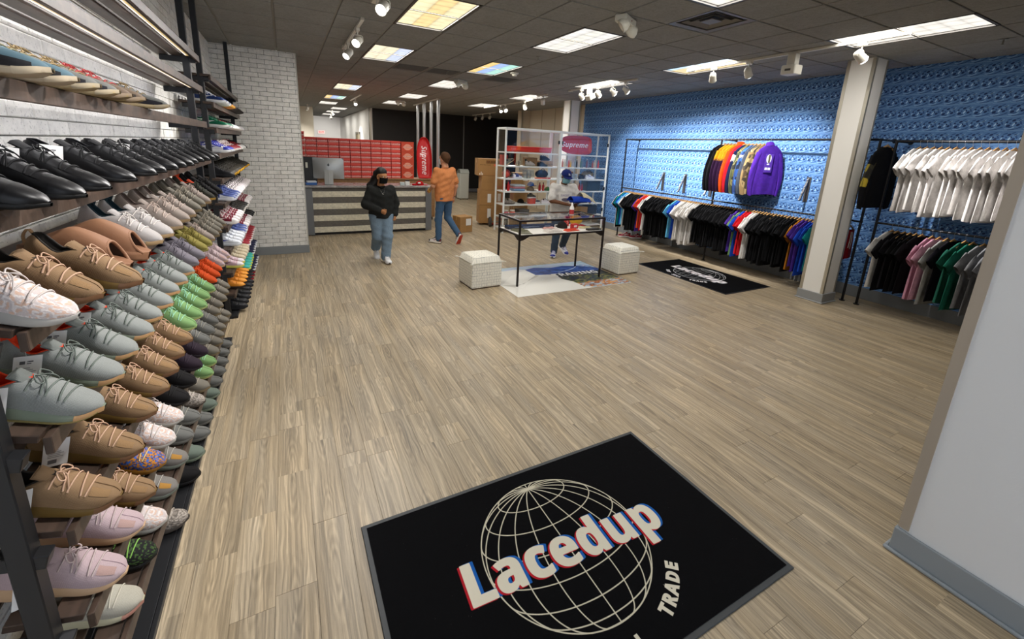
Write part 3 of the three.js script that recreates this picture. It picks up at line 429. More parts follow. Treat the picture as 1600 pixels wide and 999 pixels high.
  { const g = tube([[X(0.0) - 0.001, f.top(0) - 0.03, 0], [X(0) - 0.012, f.top(0), 0], [X(0) - 0.004, f.top(0) + 0.022, 0], [X(0.03), f.top(0.03), 0]], 0.0035, 10, 5); g.scale(1, 1, 2.2); G.tab = g; }
  { const rows = []; for (let i = 0; i <= 6; i++) { const v = i / 6, row = []; for (let j = 0; j <= 12; j++) { const u = j / 12 * 2 - 1, a = u * 1.7, k = 1 - 0.25 * Math.abs(u); row.push([X(0.09) - (0.026 + 0.014 * v) * Math.cos(a), f.top(0.05) - 0.02 + 0.055 * v * k, (0.024 + 0.005 * v) * Math.sin(a)]); } rows.push(row); } G.flap = merge([surf(rows), surf(rows.map((r) => r.map(([x, y, z]) => [x + 0.003, y, z * 0.94])))]); }
  { const pts = []; for (let i = 0; i <= 10; i++) { const p = P(lerp(S.lace[1], 0.99, i / 10), PI / 2, 0.0008); pts.push([p[0], p[1], 0]); } G.seam = tube(pts, 0.0012, 12, 4); }
  { const rows = []; for (let i = 0; i <= 6; i++) { const t = lerp(0.77, 0.92, i / 6), row = []; for (let j = 0; j <= 4; j++) { const p = P(t, PI / 2 * lerp(0.55, 0.86, j / 4), 0.0016); row.push(p); } rows.push(row); } G.patch = surf(rows); }
  return shoeGeo[kind] = G;
}
const mottle = (a, b, c, s) => dataTex(64, 64, (x, y) => { const n = vnoise(x / 5.33, y / 5.33, s, 12, 12), m = vnoise(x / 4 + 3, y / 4, s + 1); const q = C(a).lerp(C(b), smooth(0.42, 0.62, m)).lerp(C(c), smooth(0.55, 0.7, n)); const k = 0.92 + 0.08 * hash2(x, y, s); return [q.r, q.g, q.b].map((v) => 255 * Math.pow(v, 1 / 2.2) * k); });
const mottleMap = new Map();
function shoeMat(spec, rough, knit) {       // spec: '#hex' or [a,b,c] mottled
  if (Array.isArray(spec)) { const key = spec.join(); if (!mottleMap.has(key)) { const t = mottle(spec[0], spec[1], spec[2], mottleMap.size * 5 + 3); mottleMap.set(key, new THREE.MeshPhysicalMaterial({ map: t, roughness: rough, bumpMap: knitBump, bumpScale: 0.0006, specularIntensity: 0.4 })); } return mottleMap.get(key); }
  return knit ? mat(spec, rough, { map: knitTex, bumpMap: knitBump, bumpScale: 0.0008, specularIntensity: 0.3 }) : mat(spec, rough, { specularIntensity: 0.5 });
}
const protoShoes = new Map();
function shoeParts(o, style) {
  const G = shoeGeometry(style.kind), kn = style.kind === 'runner', R = style.rough ?? (kn ? 0.85 : 0.5);
  part(o, 'upper', G.upper, shoeMat(style.upper, R, kn));
  part(o, 'sole', G.sole, shoeMat(style.sole, 0.55, false));
  part(o, 'lining', G.lining, shoeMat(style.lining ?? '#3a3733', 0.9, false));
  part(o, 'collar', G.collar, shoeMat(style.collar ?? style.lining ?? '#3a3733', 0.85, false));
  part(o, 'laces', G.laces, shoeMat(style.laces ?? style.upper, 0.8, false));
  part(o, 'tongue', G.tongue, shoeMat(style.tongue ?? style.upper, 0.8, kn));
  if (style.bumper) part(o, 'toe_bumper', G.bumper, shoeMat(style.bumper, 0.5, false));
  if (style.seam) part(o, 'toe_seam', G.seam, shoeMat(style.seam, 0.8, false));
  if (style.patch) part(o, 'toe_patch', G.patch, shoeMat(style.patch, 0.8, true));
  if (style.flap) part(o, 'heel_flap', G.flap, shoeMat(style.flap, 0.7, false));
  if (style.tab) part(o, 'pull_tab', G.tab, shoeMat(style.tab, 0.8, false));
  if (style.toe) part(o, 'toe_cap', G.toe, shoeMat(style.toe, R, false));
  if (style.heel) part(o, 'heel_panel', G.heel, shoeMat(style.heel, R, false));
  if (style.guard) for (const g of G.mudguard) part(o, 'mudguard', g, shoeMat(style.guard, R, false));
  if (style.stay) for (const g of G.eyestay) part(o, 'eyestay', g, shoeMat(style.stay, R, false));
  if (style.swoop) for (const g of G.swoop) part(o, 'side_stripe', g, shoeMat(style.swoop, R, false));
  if (style.outsole) for (const g of G.outsole) part(o, 'outsole', g, shoeMat(style.outsole, 0.6, false));
}
// foam slide with an open toe
function slideParts(o, color) {
  const L = 0.29, X = (t) => (t - 0.5) * L, w = curve1([[0, 0.014], [0.06, 0.038], [0.3, 0.046], [0.7, 0.060], [0.9, 0.052], [1, 0.014]]), top = curve1([[0.1, 0.056], [0.2, 0.085], [0.38, 0.124], [0.55, 0.120], [0.75, 0.100], [0.94, 0.078]]), m = mat(color, 0.6, { bumpMap: fineBump, bumpScale: 0.0004, specularIntensity: 0.35 });
  const cutBack = 0.2, arc = (off, t0, t1, n) => { const rows = []; for (let i = 0; i <= n; i++) { const row = []; for (let j = 0; j <= 16; j++) { const a = PI * j / 16, t = lerp(t0, t1 - cutBack * Math.pow(Math.sin(a), 0.8), i / n); row.push([X(t), 0.03 + (top(t) - 0.03 - off) * Math.pow(Math.sin(a), 0.75), (w(t) - off) * Math.sign(Math.cos(a)) * Math.pow(Math.abs(Math.cos(a)), 0.7)]); } rows.push(row); } return surf(rows); };
  part(o, 'strap', arc(0, 0.1, 0.94, 20), m); part(o, 'strap_lining', arc(0.009, 0.12, 0.935, 16), mat('#3a2a20', 0.8));
  const rim = []; for (let j = 0; j <= 16; j++) { const a = PI * j / 16, t = 0.94 - cutBack * Math.pow(Math.sin(a), 0.8); rim.push([X(t), 0.03 + (top(t) - 0.0345) * Math.pow(Math.sin(a), 0.75), (w(t) - 0.0045) * Math.sign(Math.cos(a)) * Math.pow(Math.abs(Math.cos(a)), 0.7)]); } part(o, 'toe_rim', tube(rim, 0.0058, 28, 6), m);
  const rows = []; for (let i = 0; i <= 22; i++) { const t = i / 22, ww = w(t) + 0.003, row = []; for (const [z, y] of [[0, 0], [ww * 0.92, 0], [ww, 0.008], [ww * 1.01, 0.022], [ww * 0.97, 0.034], [ww * 0.85, 0.037], [0, 0.034]]) row.push([X(t), y, z]); rows.push(row); }
  part(o, 'sole', merge([surf(rows), surf(rows.map((r) => r.map(([x, y, z]) => [x, y, -z])))]), m);
}
const tagPrint = canvasTex(64, 96, (c) => { c.fillStyle = '#e9e8e6'; c.fillRect(0, 0, 64, 96); c.fillStyle = '#55555a'; c.fillRect(14, 16, 12, 10); c.fillRect(30, 16, 14, 4); c.fillRect(30, 23, 10, 3); c.fillStyle = '#8a8a8e'; for (let i = 0; i < 5; i++) c.fillRect(12, 38 + i * 6, 26 + (i * 7) % 15, 2); c.fillStyle = '#77777c'; c.fillRect(14, 72, 22, 14); });
const tagMat = new THREE.MeshPhysicalMaterial({ map: tagPrint, roughness: 0.6 });
const tagGeo = (() => { const g = new THREE.BoxGeometry(0.056, 0.088, 0.0008); return g; })();
const tagString = mat('#cfcfcf', 0.8);
function hangTag(o, x, y, z, turn, lean = 0) { const t = part(o, 'price_tag', tagGeo, tagMat, [x, y, z], [lean, turn, 0.1]); part(t, 'string', tube([[0, 0.027, 0.001], [-0.004, 0.045, -0.006], [-0.006, 0.06, -0.02]], 0.0006, 8, 4), tagString); return t; }

const K = (upper, sole, o = {}) => ({ kind: 'runner', upper, sole, ...o });
const STY = {
  whitepink: { d: 'white and pink mottled knit runner', ...K(['#cfc4c2', '#e6dedb', '#d9b9a6'], '#a9a6a0', { laces: '#c9bfba', lining: '#3b2a2c', tongue: '#d8cfc9', flap: '#3b2a2c' }) },
  tan: { d: 'tan suede-look knit runner', ...K('#a38463', '#6d5427', { laces: '#c4a187', lining: '#2e2a26', seam: '#6a4f33', patch: '#b08c63', bumper: '#75543b', tab: '#a07d58' }) },
  slide: { d: 'brown foam slide with open toe', slide: '#8f674d' },
  white: { d: 'white knit runner with dark teal lining', ...K('#c9c3c0', '#8d8678', { laces: '#d6cfc9', lining: '#1c3038', flap: '#1c3038', bumper: '#a98d68' }) },
  beige: { d: 'pale beige knit runner', ...K('#b3a59b', '#7c6d5b', { laces: '#c0aea2', lining: '#6d5d55', bumper: '#9a8262' }) },
  olive: { d: 'dark olive runner with orange lining', ...K('#4b4a42', '#6e5a34', { laces: '#4b5044', lining: '#e2542e', flap: '#e2542e', tongue: '#e2542e', bumper: '#b08a3e' }) },
  blackknit: { d: 'black knit runner', ...K('#1d1b1c', '#181616', { laces: '#1b1a1a', lining: '#141313', seam: '#2d2a2b' }) },
  grey: { d: 'grey knit runner with orange lining and gum toe', ...K('#a3a7a3', '#7d8776', { laces: '#6c746d', lining: '#e2431f', collar: '#e2431f', tongue: '#8d928d', flap: '#e2431f', bumper: '#c59a6c', outsole: '#8a7c4c' }) },
  lilac: { d: 'lilac grey knit runner', ...K('#8d8790', '#6d6668', { laces: '#7d7780', lining: '#565059' }) },
  yellow: { d: 'yellow-olive knit runner', ...K('#a2964f', '#8f8546', { laces: '#8a7c3c', lining: '#6b6136' }) },
  stone: { d: 'stone grey knit runner', ...K('#8a8478', '#6a6052', { laces: '#a39a8a', lining: '#5e584e', bumper: '#7d6e54' }) },
  green: { d: 'mint green knit runner', ...K('#8fb878', '#8ba266', { laces: '#9ed2b2', lining: '#55734b', seam: '#6f9b5e', outsole: '#b6a66a' }) },
  orange: { d: 'bright orange knit runner', ...K('#e4561d', '#2b211c', { laces: '#e4561d', lining: '#2b211c' }) },
  palepink: { d: 'pale pink knit runner', ...K('#d8c0c4', '#c5a482', { laces: '#bfaeac', lining: '#b5a09e', seam: '#b79da4', patch: '#d9b5ad' }) },
  galaxy: { d: 'orange, yellow and blue splashed knit runner', ...K(['#c98324', '#4c4a6d', '#3f6bc2'], '#8a5f21', { laces: '#d6b77c', lining: '#2c2c49' }) },
  purple: { d: 'dark purple knit runner', ...K('#332833', '#1f181f', { laces: '#3b2f3b', lining: '#2b2030' }) },
  greyorange: { d: 'grey knit runner with orange toe patch', ...K('#8f8a84', '#6b7168', { laces: '#a8a39b', lining: '#67625c', patch: '#cf9a4c', tongue: '#9b968e' }) },
  cream: { d: 'cream white knit runner', ...K('#cfcaba', '#c3bd9f', { laces: '#c9c3b4', lining: '#a8a092', bumper: '#c78f7f' }) },
  speckle: { d: 'black runner with dark green speckles', ...K(['#1a1a1a', '#151515', '#3f5a2c'], '#141414', { laces: '#86b85a', lining: '#101010' }) },
  dove: { d: 'dove grey knit runner', ...K('#7f7f7b', '#676661', { laces: '#99968c', lining: '#55544f', seam: '#5f5f5c' }) },
  sage: { d: 'sage green knit runner', ...K('#7b877b', '#75806f', { laces: '#8c978a', lining: '#4f594f' }) },
  mottlegrey: { d: 'grey and cream mottled runner', ...K(['#8a8177', '#b3aaa0', '#6d655e'], '#4b443e', { laces: '#b9b0a4', lining: '#3e3833' }) },
  blackfoam: { d: 'glossy black low shoe', kind: 'sleek', upper: '#0e0e10', sole: '#0a0a0b', lining: '#1a1a1d', laces: '#121214', toe: '#121214', stay: '#0f0f11', heel: '#131316', rough: 0.4 },
  trail: { d: 'blue-grey trail shoe with beige rubber toe', kind: 'sleek', upper: '#57717c', sole: '#bfae94', lining: '#3a3a3c', laces: '#8a8468', bumper: '#c8b79c', guard: '#2c2a2c', heel: '#2c2a2c', rough: 0.7 },
  trailgrey: { d: 'grey trail shoe with pale toe', kind: 'sleek', upper: '#6d6e6a', sole: '#b6a27c', lining: '#2f2f30', laces: '#8f7a55', bumper: '#b3a489', guard: '#25242a', rough: 0.7 },
  trailbrown: { d: 'brown trail shoe with red laces', kind: 'sleek', upper: '#6a5a4b', sole: '#8d7a55', lining: '#2a2526', laces: '#a83b3b', bumper: '#8e7c66', guard: '#3b342d', rough: 0.7 },
  navywhite: { d: 'navy and white court sneaker', kind: 'court', upper: '#23386e', sole: '#e8e8ea', lining: '#1b2850', laces: '#e8e8ea', toe: '#27407c', swoop: '#e8e8ea' },
  navyyellow: { d: 'navy and yellow court sneaker', kind: 'court', upper: '#2b2c55', sole: '#d99a34', lining: '#22223f', laces: '#2b2c55', toe: '#2b2c55', swoop: '#a23138' },
  brownlow: { d: 'dark brown court sneaker', kind: 'court', upper: '#3c332d', sole: '#2d2621', lining: '#221d1a', laces: '#cfc7bb', swoop: '#211b18' },
  greenwhite: { d: 'green court sneaker with white sole', kind: 'court', upper: '#146a4c', sole: '#ecebe6', lining: '#0f4d38', laces: '#0f4d38', toe: '#157552', swoop: '#ecebe6' },
  redwhite: { d: 'red and white court sneaker', kind: 'court', upper: '#b3202a', sole: '#ecebe6', lining: '#1d1a1b', laces: '#1d1a1b', toe: '#e8e6e2', swoop: '#ecebe6', heel: '#b3202a' },
  royalwhite: { d: 'royal blue and white court sneaker', kind: 'court', upper: '#e9e9f2', sole: '#f1f1f4', lining: '#2a37a8', laces: '#2a37a8', toe: '#2a37a8', swoop: '#2a37a8', heel: '#2a37a8', stay: '#2a37a8' },
  darkred: { d: 'dark red and black court sneaker', kind: 'court', upper: '#561720', sole: '#d9cfc8', lining: '#1a1314', laces: '#e0d8d2', toe: '#7a1e28', swoop: '#1a1314', heel: '#1a1314' },
  blackyellow: { d: 'black and yellow-soled court sneaker', kind: 'court', upper: '#2a2721', sole: '#d9a224', lining: '#1a1916', laces: '#232019', toe: '#302c24', swoop: '#171511' },
  whiteblack: { d: 'white court sneaker with dark laces', kind: 'court', upper: '#e0d9dc', sole: '#e9e4e4', lining: '#2a2627', laces: '#2a2627', toe: '#e6dfe1', swoop: '#d2c9cc' },
  bluewhite: { d: 'slate blue and white chunky sneaker', kind: 'court', upper: '#3c4c86', sole: '#e4e6ee', lining: '#28325c', laces: '#5a6aa6', toe: '#465897', guard: '#dfe2ec', heel: '#e4e6ee' },
  winewhite: { d: 'wine red and white sneaker', kind: 'court', upper: '#7d1f32', sole: '#efe9e8', lining: '#2a1318', laces: '#efe9e8', toe: '#efe9e8', swoop: '#efe9e8' },
  blackolive: { d: 'black and olive sneaker', kind: 'court', upper: '#26231f', sole: '#d7d2cc', lining: '#1a1815', laces: '#1a1815', swoop: '#5f5526', toe: '#1d1b18' },
  whiteblue: { d: 'white sneaker with blue side marks', kind: 'court', upper: '#dfe3ea', sole: '#e8ebf0', lining: '#8f98aa', laces: '#dfe3ea', stripe: 1, swoop: '#2b36a5' },
  sand: { d: 'sand beige sneaker', kind: 'court', upper: '#b7a88c', sole: '#cfc5ae', lining: '#4a4033', laces: '#e2dbc9', toe: '#c4b69a', swoop: '#e2dbc9' },
  crimson: { d: 'crimson sneaker with white sole', kind: 'court', upper: '#9a2230', sole: '#efe9e8', lining: '#3a1016', laces: '#efe9e8', swoop: '#f0e6e4' },
  navysole: { d: 'navy sneaker with thick white sole', kind: 'court', upper: '#1e2347', sole: '#f0f0f2', lining: '#15182f', laces: '#f0f0f2', swoop: '#f0f0f2' },
  amber: { d: 'amber orange sneaker', kind: 'court', upper: '#d58524', sole: '#322620', lining: '#3a2617', laces: '#d58524', toe: '#e2952f' },
  teal: { d: 'teal sneaker with yellow sole', kind: 'court', upper: '#2f9d92', sole: '#cdd45a', lining: '#153f3c', laces: '#2f9d92', toe: '#39aca0' },
  blacklow: { d: 'black low sneaker', kind: 'court', upper: '#1a1a1d', sole: '#1f1f22', lining: '#121214', laces: '#1a1a1d', toe: '#202024' },
  blackred: { d: 'black sneaker with red and blue sole', kind: 'court', upper: '#1b1a1d', sole: '#8e1e2a', lining: '#121214', laces: '#1b1a1d', swoop: '#3a3fa2' },
  pinkblack: { d: 'pink and white chunky sneaker', kind: 'court', upper: '#c9a9b2', sole: '#d9d46a', lining: '#5b434a', laces: '#e6dfe2', toe: '#ddd3d6', swoop: '#6a2d35' },
};
function placeShoe(style, x, y, z, turn, label, group, extra) {
  const st = STY[style], name = st.slide ? 'foam_slide' : st.kind === 'runner' ? 'knit_runner' : 'sneaker';
  let o;
  if (protoShoes.has(style)) o = copyOf(protoShoes.get(style), label, group);
  else { o = thing(name, label, 'shoe', [0, 0, 0], 0, group); if (st.slide) slideParts(o, st.slide); else shoeParts(o, st); protoShoes.set(style, o); o = copyOf(o, label, group); protoShoes.get(style).removeFromParent(); }
  o.position.set(x, y, z); o.rotation.y = turn; if (extra) extra(o); return o;
}
for (const s of Object.values(STY)) {}
// ================================================================= shoe racks along the brick wall
const steel = mat('#222326', 0.45, { metalness: 0.35 });
const shelfTex = dataTex(128, 512, (x, y) => { const v = 0.62 + 0.3 * (vnoise(x / 5, y / 90, 3) - 0.5) + 0.12 * (hash2(x, Math.floor(y / 20), 4) - 0.5); return [70 * v / 0.6, 57 * v / 0.6, 49 * v / 0.6]; });
const shelfWood = new THREE.MeshPhysicalMaterial({ map: shelfTex, roughness: 0.42, specularIntensity: 0.55 });
const SX0 = -0.862, SX1 = -0.585, PX = -0.67;
function shoeRack(label, z0, z1, posts, shelves, tilts) {
  const o = thing('shoe_rack', label, 'shoe rack', [0, 0, 0], 0, 'black steel shoe racks along the brick wall');
  for (const z of posts) { part(o, 'upright', merge([spanBox(PX - 0.024, PX + 0.024, 0.008, CEIL - 0.012, z - 0.024, z + 0.024, 0.003), spanBox(PX - 0.045, PX + 0.045, 0, 0.008, z - 0.045, z + 0.045, 0.002)]), steel); }
  shelves.forEach((y, n) => {            // y: height at the front edge; the shelf rises towards the wall by its tilt
    const low = y < 0.1, wood = low ? steel : shelfWood, t = tilts[n], rise = (x) => y + (SX1 - x) * Math.tan(t);
    for (const [a, b] of [[SX0, SX0 + 0.07], [SX0 + 0.098, SX0 + 0.164], [SX0 + 0.19, SX1 - 0.019]]) { const xc = (a + b) / 2, g = bbox(b - a, 0.022, z0 - z1, 0.002, 0, -0.011, 0); g.rotateZ(-t); part(o, 'shelf_slat', g, wood, [xc, rise(xc), (z0 + z1) / 2]); }
    part(o, 'fascia', spanBox(SX1 - 0.018, SX1, y - (low ? 0.029 : 0.052), y - 0.0015, z1, z0, 0.002), wood);
    if (!low) for (const z of posts) part(o, 'bracket', (() => { const L = SX1 - SX0 - 0.04, g = bbox(L, 0.04, 0.04, 0.002, 0, -0.044, 0); g.rotateZ(-t); const xc = (SX0 + SX1) / 2; g.translate(xc, rise(xc), z); return g; })(), steel);
  });
  return o;
}
const R1 = [2.57, 2.33, 2.045, 1.745, 1.45, 1.16, 0.865, 0.57, 0.285, 0.03], R2 = [2.5, 2.25, 2.01, 1.76, 1.51, 1.26, 1.01, 0.77, 0.52, 0.28, 0.03];
const T1 = [0, 0, 0, 0.2, 0.3, 0.3, 0.3, 0.28, 0.2, 0], T2 = [0, 0, 0, 0, 0.05, 0.05, 0.05, 0.05, 0.05, 0.05, 0];
shoeRack('long shoe rack nearest the camera', -1.372, -4.62, [-1.335, -4.58], R1, T1);
shoeRack('shoe rack farther along beside the brick wall end', -5.2, -8.0, [-5.24, -7.9], R2, T2);
const shelfName1 = ['', '', 'third', 'fourth', 'fifth', 'sixth', 'seventh', 'eighth', 'ninth', 'bottom'], shelfName2 = ['', 'second', 'third', 'fourth', 'fifth', 'sixth', 'seventh', 'eighth', 'ninth', 'tenth', 'bottom'];
seedRandom(4242);
function shoeRow(rack, idx, list, toeX) {       // list: [style, z, options]
  const tilt = (rack === 1 ? T1 : T2)[idx], y0 = (rack === 1 ? R1 : R2)[idx] + 0.0008, sn = (rack === 1 ? shelfName1 : shelfName2)[idx];
  list.forEach(([style, z, o = {}], n) => {
    const L = STY[style].slide ? 0.29 : SHOE[STY[style].kind].L;
    const label = `${STY[style].d}, ${ordinals[n]} on ${sn} shelf of ${rack === 1 ? 'near' : 'far'} rack`;
    const cx = (o.x ?? toeX) - L / 2 * Math.cos(tilt) + rr(-0.008, 0.004);
    placeShoe(style, cx, y0 + (SX1 - cx) * Math.tan(tilt), z, (o.turn ?? 0) + rr(-0.03, 0.03), label, rack === 1 ? 'shoes on the near rack' : 'shoes on the far rack', (g) => { g.rotation.z = -tilt; if (o.tag) hangTag(g, -0.06, 0.055, 0.062, o.tagTurn ?? 0.45, -0.1); });
  });
}
const run = (style, zs, o) => zs.map((z) => [style, z, o]);
const steps = (z0, n, d) => Array.from({ length: n }, (_, i) => z0 - i * d);
shoeRow(1, 2, [['trail', -1.5, { x: -0.49 }], ['trail', -1.68], ['trailgrey', -1.86], ['trailgrey', -2.06], ['trailbrown', -2.2], ['trailbrown', -2.36], ['trailgrey', -2.8]], -0.505);
shoeRow(1, 3, [['blackfoam', -1.42], ['blackfoam', -1.62], ['blackfoam', -1.83, { tag: 1 }], ['blackfoam', -2.13, { tag: 1 }], ['blackfoam', -2.44], ['blackfoam', -2.62], ['blackfoam', -2.86, { tag: 1 }], ['blackfoam', -3.08], ['blackfoam', -3.28], ['blackfoam', -3.5], ['blackfoam', -3.74], ['blackfoam', -3.97], ['blackfoam', -4.25, { tag: 1 }], ['blackfoam', -4.47]], -0.515);
shoeRow(1, 4, [['whitepink', -1.44], ['tan', -1.61], ['tan', -1.78, { x: -0.47 }], ['slide', -1.95, { x: -0.535 }], ['slide', -2.14, { x: -0.525 }], ['white', -2.37], ['white', -2.54], ['beige', -2.75], ['beige', -2.97], ['beige', -3.14, { tag: 1 }], ['stone', -3.36], ['stone', -3.58], ['beige', -3.76], ['olive', -3.98], ['blackknit', -4.2], ['blackknit', -4.42]], -0.52);
shoeRow(1, 5, [...run('grey', [-1.47, -1.66, -1.84, -2.01], { tag: 1 }), ...run('grey', [-2.18, -2.35, -2.53, -2.71, -2.89]), ...run('lilac', [-3.08, -3.26]), ...run('yellow', [-3.46, -3.63]), ['beige', -3.8], ...run('stone', [-3.97, -4.13, -4.29, -4.46])], -0.52);
shoeRow(1, 6, [...run('tan', [-1.46, -1.69], { tag: 1 }), ...run('tan', [-1.92, -2.1, -2.27, -2.44, -2.61]), ...run('green', [-2.8, -2.97, -3.14, -3.31, -3.48]), ...run('orange', [-3.66, -3.82, -3.98]), ...run('palepink', [-4.15, -4.32, -4.48])], -0.52);
shoeRow(1, 7, [['palepink', -1.48, { tag: 1 }], ['palepink', -1.66], ['tan', -1.83], ['galaxy', -2.0], ['whitepink', -2.16], ['whitepink', -2.33], ['blackknit', -2.51], ['blackknit', -2.69], ['purple', -2.89], ['purple', -3.07], ...run('dove', [-3.25, -3.42, -3.6]), ...run('stone', [-3.78, -3.95, -4.12, -4.29, -4.46])], -0.54);
shoeRow(1, 8, [['cream', -1.62], ['speckle', -1.82], ['whitepink', -2.0], ['greyorange', -2.19], ['greyorange', -2.4], ['dove', -2.6], ['dove', -2.78], ['mottlegrey', -2.96], ['stone', -3.14, { tag: 1 }], ['green', -3.33], ['green', -3.5], ...run('stone', [-3.68, -3.85, -4.0, -4.16, -4.32, -4.48])], -0.565);
shoeRow(1, 9, [['mottlegrey', -2.28], ['blackknit', -2.6], ['sage', -2.8], ['dove', -3.0], ['dove', -3.17], ...run('sage', [-3.34, -3.5]), ...run('dove', [-3.68, -3.85, -4.02, -4.2, -4.38])], -0.56);
// farther rack
const F = -0.5;
shoeRow(2, 1, [...run('navywhite', steps(-5.42, 4, 0.15)), ...run('navyyellow', steps(-6.05, 3, 0.15)), ...run('brownlow', steps(-6.52, 8, 0.15))], F);
shoeRow(2, 2, [...run('greenwhite', steps(-5.42, 5, 0.15)), ...run('redwhite', steps(-6.2, 6, 0.15)), ...run('whiteblack', steps(-7.12, 3, 0.16))], F);
shoeRow(2, 3, [...run('royalwhite', steps(-5.42, 3, 0.16)), ...run('darkred', steps(-5.92, 6, 0.15)), ...run('redwhite', steps(-6.84, 5, 0.16)), ['blacklow', -7.65]], F);
shoeRow(2, 4, [['blacklow', -5.42], ...run('blackyellow', steps(-5.58, 15, 0.15))], F);
shoeRow(2, 5, [...run('bluewhite', steps(-5.42, 4, 0.16)), ...run('whiteblack', steps(-6.08, 11, 0.155))], F);
shoeRow(2, 6, [...run('winewhite', steps(-5.42, 5, 0.16)), ...run('blackolive', steps(-6.22, 5, 0.15)), ...run('winewhite', steps(-7.0, 5, 0.16))], F);
shoeRow(2, 7, [...run('whiteblue', steps(-5.42, 4, 0.16)), ...run('bluewhite', steps(-6.08, 3, 0.16)), ...run('winewhite', steps(-6.58, 5, 0.16)), ...run('blacklow', steps(-7.4, 3, 0.15))], F);
shoeRow(2, 8, [['pinkblack', -5.42], ['pinkblack', -5.58], ...run('sand', steps(-5.75, 5, 0.15)), ...run('crimson', steps(-6.52, 9, 0.15))], F);
shoeRow(2, 9, [...run('amber', steps(-5.42, 5, 0.15)), ...run('teal', steps(-6.18, 6, 0.14)), ...run('navysole', steps(-7.04, 6, 0.15))], F);
shoeRow(2, 10, [...run('blacklow', steps(-5.42, 7, 0.16)), ...run('blackred', steps(-6.55, 3, 0.16)), ...run('navysole', steps(-7.04, 6, 0.15))], F);
// LED strips under the upper boards of the near rack
{ const strip = new THREE.MeshStandardMaterial({ color: 0xdddddd, roughness: 0.4, emissive: 0xd9b46a, emissiveIntensity: 0.7 });
  [R1[0], R1[1], R1[2]].forEach((y, i) => {
    const o = thing('led_strip', ['slim LED strip under the topmost board of the near rack', 'slim LED strip under the second board of the near rack', 'slim LED strip under the third board of the near rack'][i], 'led strip', [-0.64, y - 0.0225, -2.95], 0, 'LED strips under the upper boards');
    part(o, 'channel', spanBox(-0.012, 0.012, -0.008, 0, -1.5, 1.5, 0.001), mat('#b9b9bb', 0.35, { metalness: 0.7 })); part(o, 'diffuser', spanBox(-0.009, 0.009, -0.0095, -0.0082, -1.49, 1.49), strip);
    const l = new THREE.RectAreaLight(new THREE.Color(0.98, 0.97, 1.0), LED_LIGHT, 0.018, 2.96); l.name = 'strip_glow'; l.position.set(0, -0.012, 0); l.rotation.set(-PI / 2, 0, 0); l.rotateY(0.7); o.add(l);
  }); }
// ================================================================= clothes rails on the blue wall
const RX = 7.12;                    // the rails run along z at this x
const pipeMat = mat('#1d1d20', 0.35, { metalness: 0.5 });
function clothesRack(label, z0, z1, topY, lowY, postsZ) {
  const o = thing('clothes_rack', label, 'clothes rack', [RX, 0, 0], 0, 'black pipe clothes racks on the blue wall');
  for (const z of postsZ) { part(o, 'post', merge([bar([0, 0, z], [0, topY + 0.01, z], 0.017, 10), cyl(0.035, 0.035, 0.012, 12, 0, 0.006, z)]), pipeMat); part(o, 'wall_arm', merge([bar([0, topY, z], [BLUEX - RX, topY, z], 0.014, 8), cyl(0.03, 0.03, 0.008, 10).rotateZ(PI / 2).translate(BLUEX - RX - 0.006, topY, z)]), pipeMat); }
  part(o, 'top_rail', bar([0, topY, z0], [0, topY, z1], 0.016, 10), pipeMat);
  part(o, 'lower_rail', bar([0, lowY, z0], [0, lowY, z1], 0.014, 10), pipeMat);
  return o;
}
const LOWY = 1.17, TOPY = 2.29, LOW2 = 1.19;
clothesRack('long black pipe rack left of the white column', -7.9, -2.93, TOPY, LOWY, [-7.88, -5.362, -2.95]);
clothesRack('black pipe rack of white tees right of the column', -2.77, 1.0, TOPY - 0.02, LOW2, [-2.77, 0.9]);
// hanger: wooden yoke with a wire hook, hanging at the origin (rail centre), spread along x
const hangerWood = mat('#c79a5c', 0.5, { map: noiseTex });
const hangerGeo = (() => { const rows = []; for (let i = 0; i <= 12; i++) { const u = i / 12 * 2 - 1, x = 0.155 * u, y = -0.07 - 0.078 * Math.pow(Math.abs(u), 1.1), h = 0.013 * (1 - 0.35 * Math.abs(u)), d = 0.0065 * (1 + 0.4 * Math.abs(u)); rows.push([[x, y - h, -d], [x, y + h * 0.7, -d], [x, y + h, 0], [x, y + h * 0.7, d], [x, y - h, d], [x, y - h * 1.1, 0]]); } return surf(rows, true); })();
const hookGeo = (() => { const p = []; for (let i = 0; i <= 9; i++) { const a = -0.5 + i / 9 * 4.2; p.push([0.021 * Math.cos(a), 0.0215 * Math.sin(a) + 0.0005, 0]); } p.push([-0.012, -0.028, 0], [0, -0.05, 0], [0, -0.066, 0]); return tube(p, 0.0018, 26, 4); })();
const hookMat = mat('#b9b9b9', 0.3, { metalness: 0.9 });
let hangerProto = null;
function hanger(z, y, turn, label, group) {
  let o; if (!hangerProto) { hangerProto = thing('clothes_hanger', label, 'hanger', [0, 0, 0], 0, group); part(hangerProto, 'yoke', hangerGeo, hangerWood); part(hangerProto, 'hook', hookGeo, hookMat); o = copyOf(hangerProto, label, group); hangerProto.removeFromParent(); } else o = copyOf(hangerProto, label, group);
  o.position.set(RX, y, z); o.rotation.y = turn; return o;
}
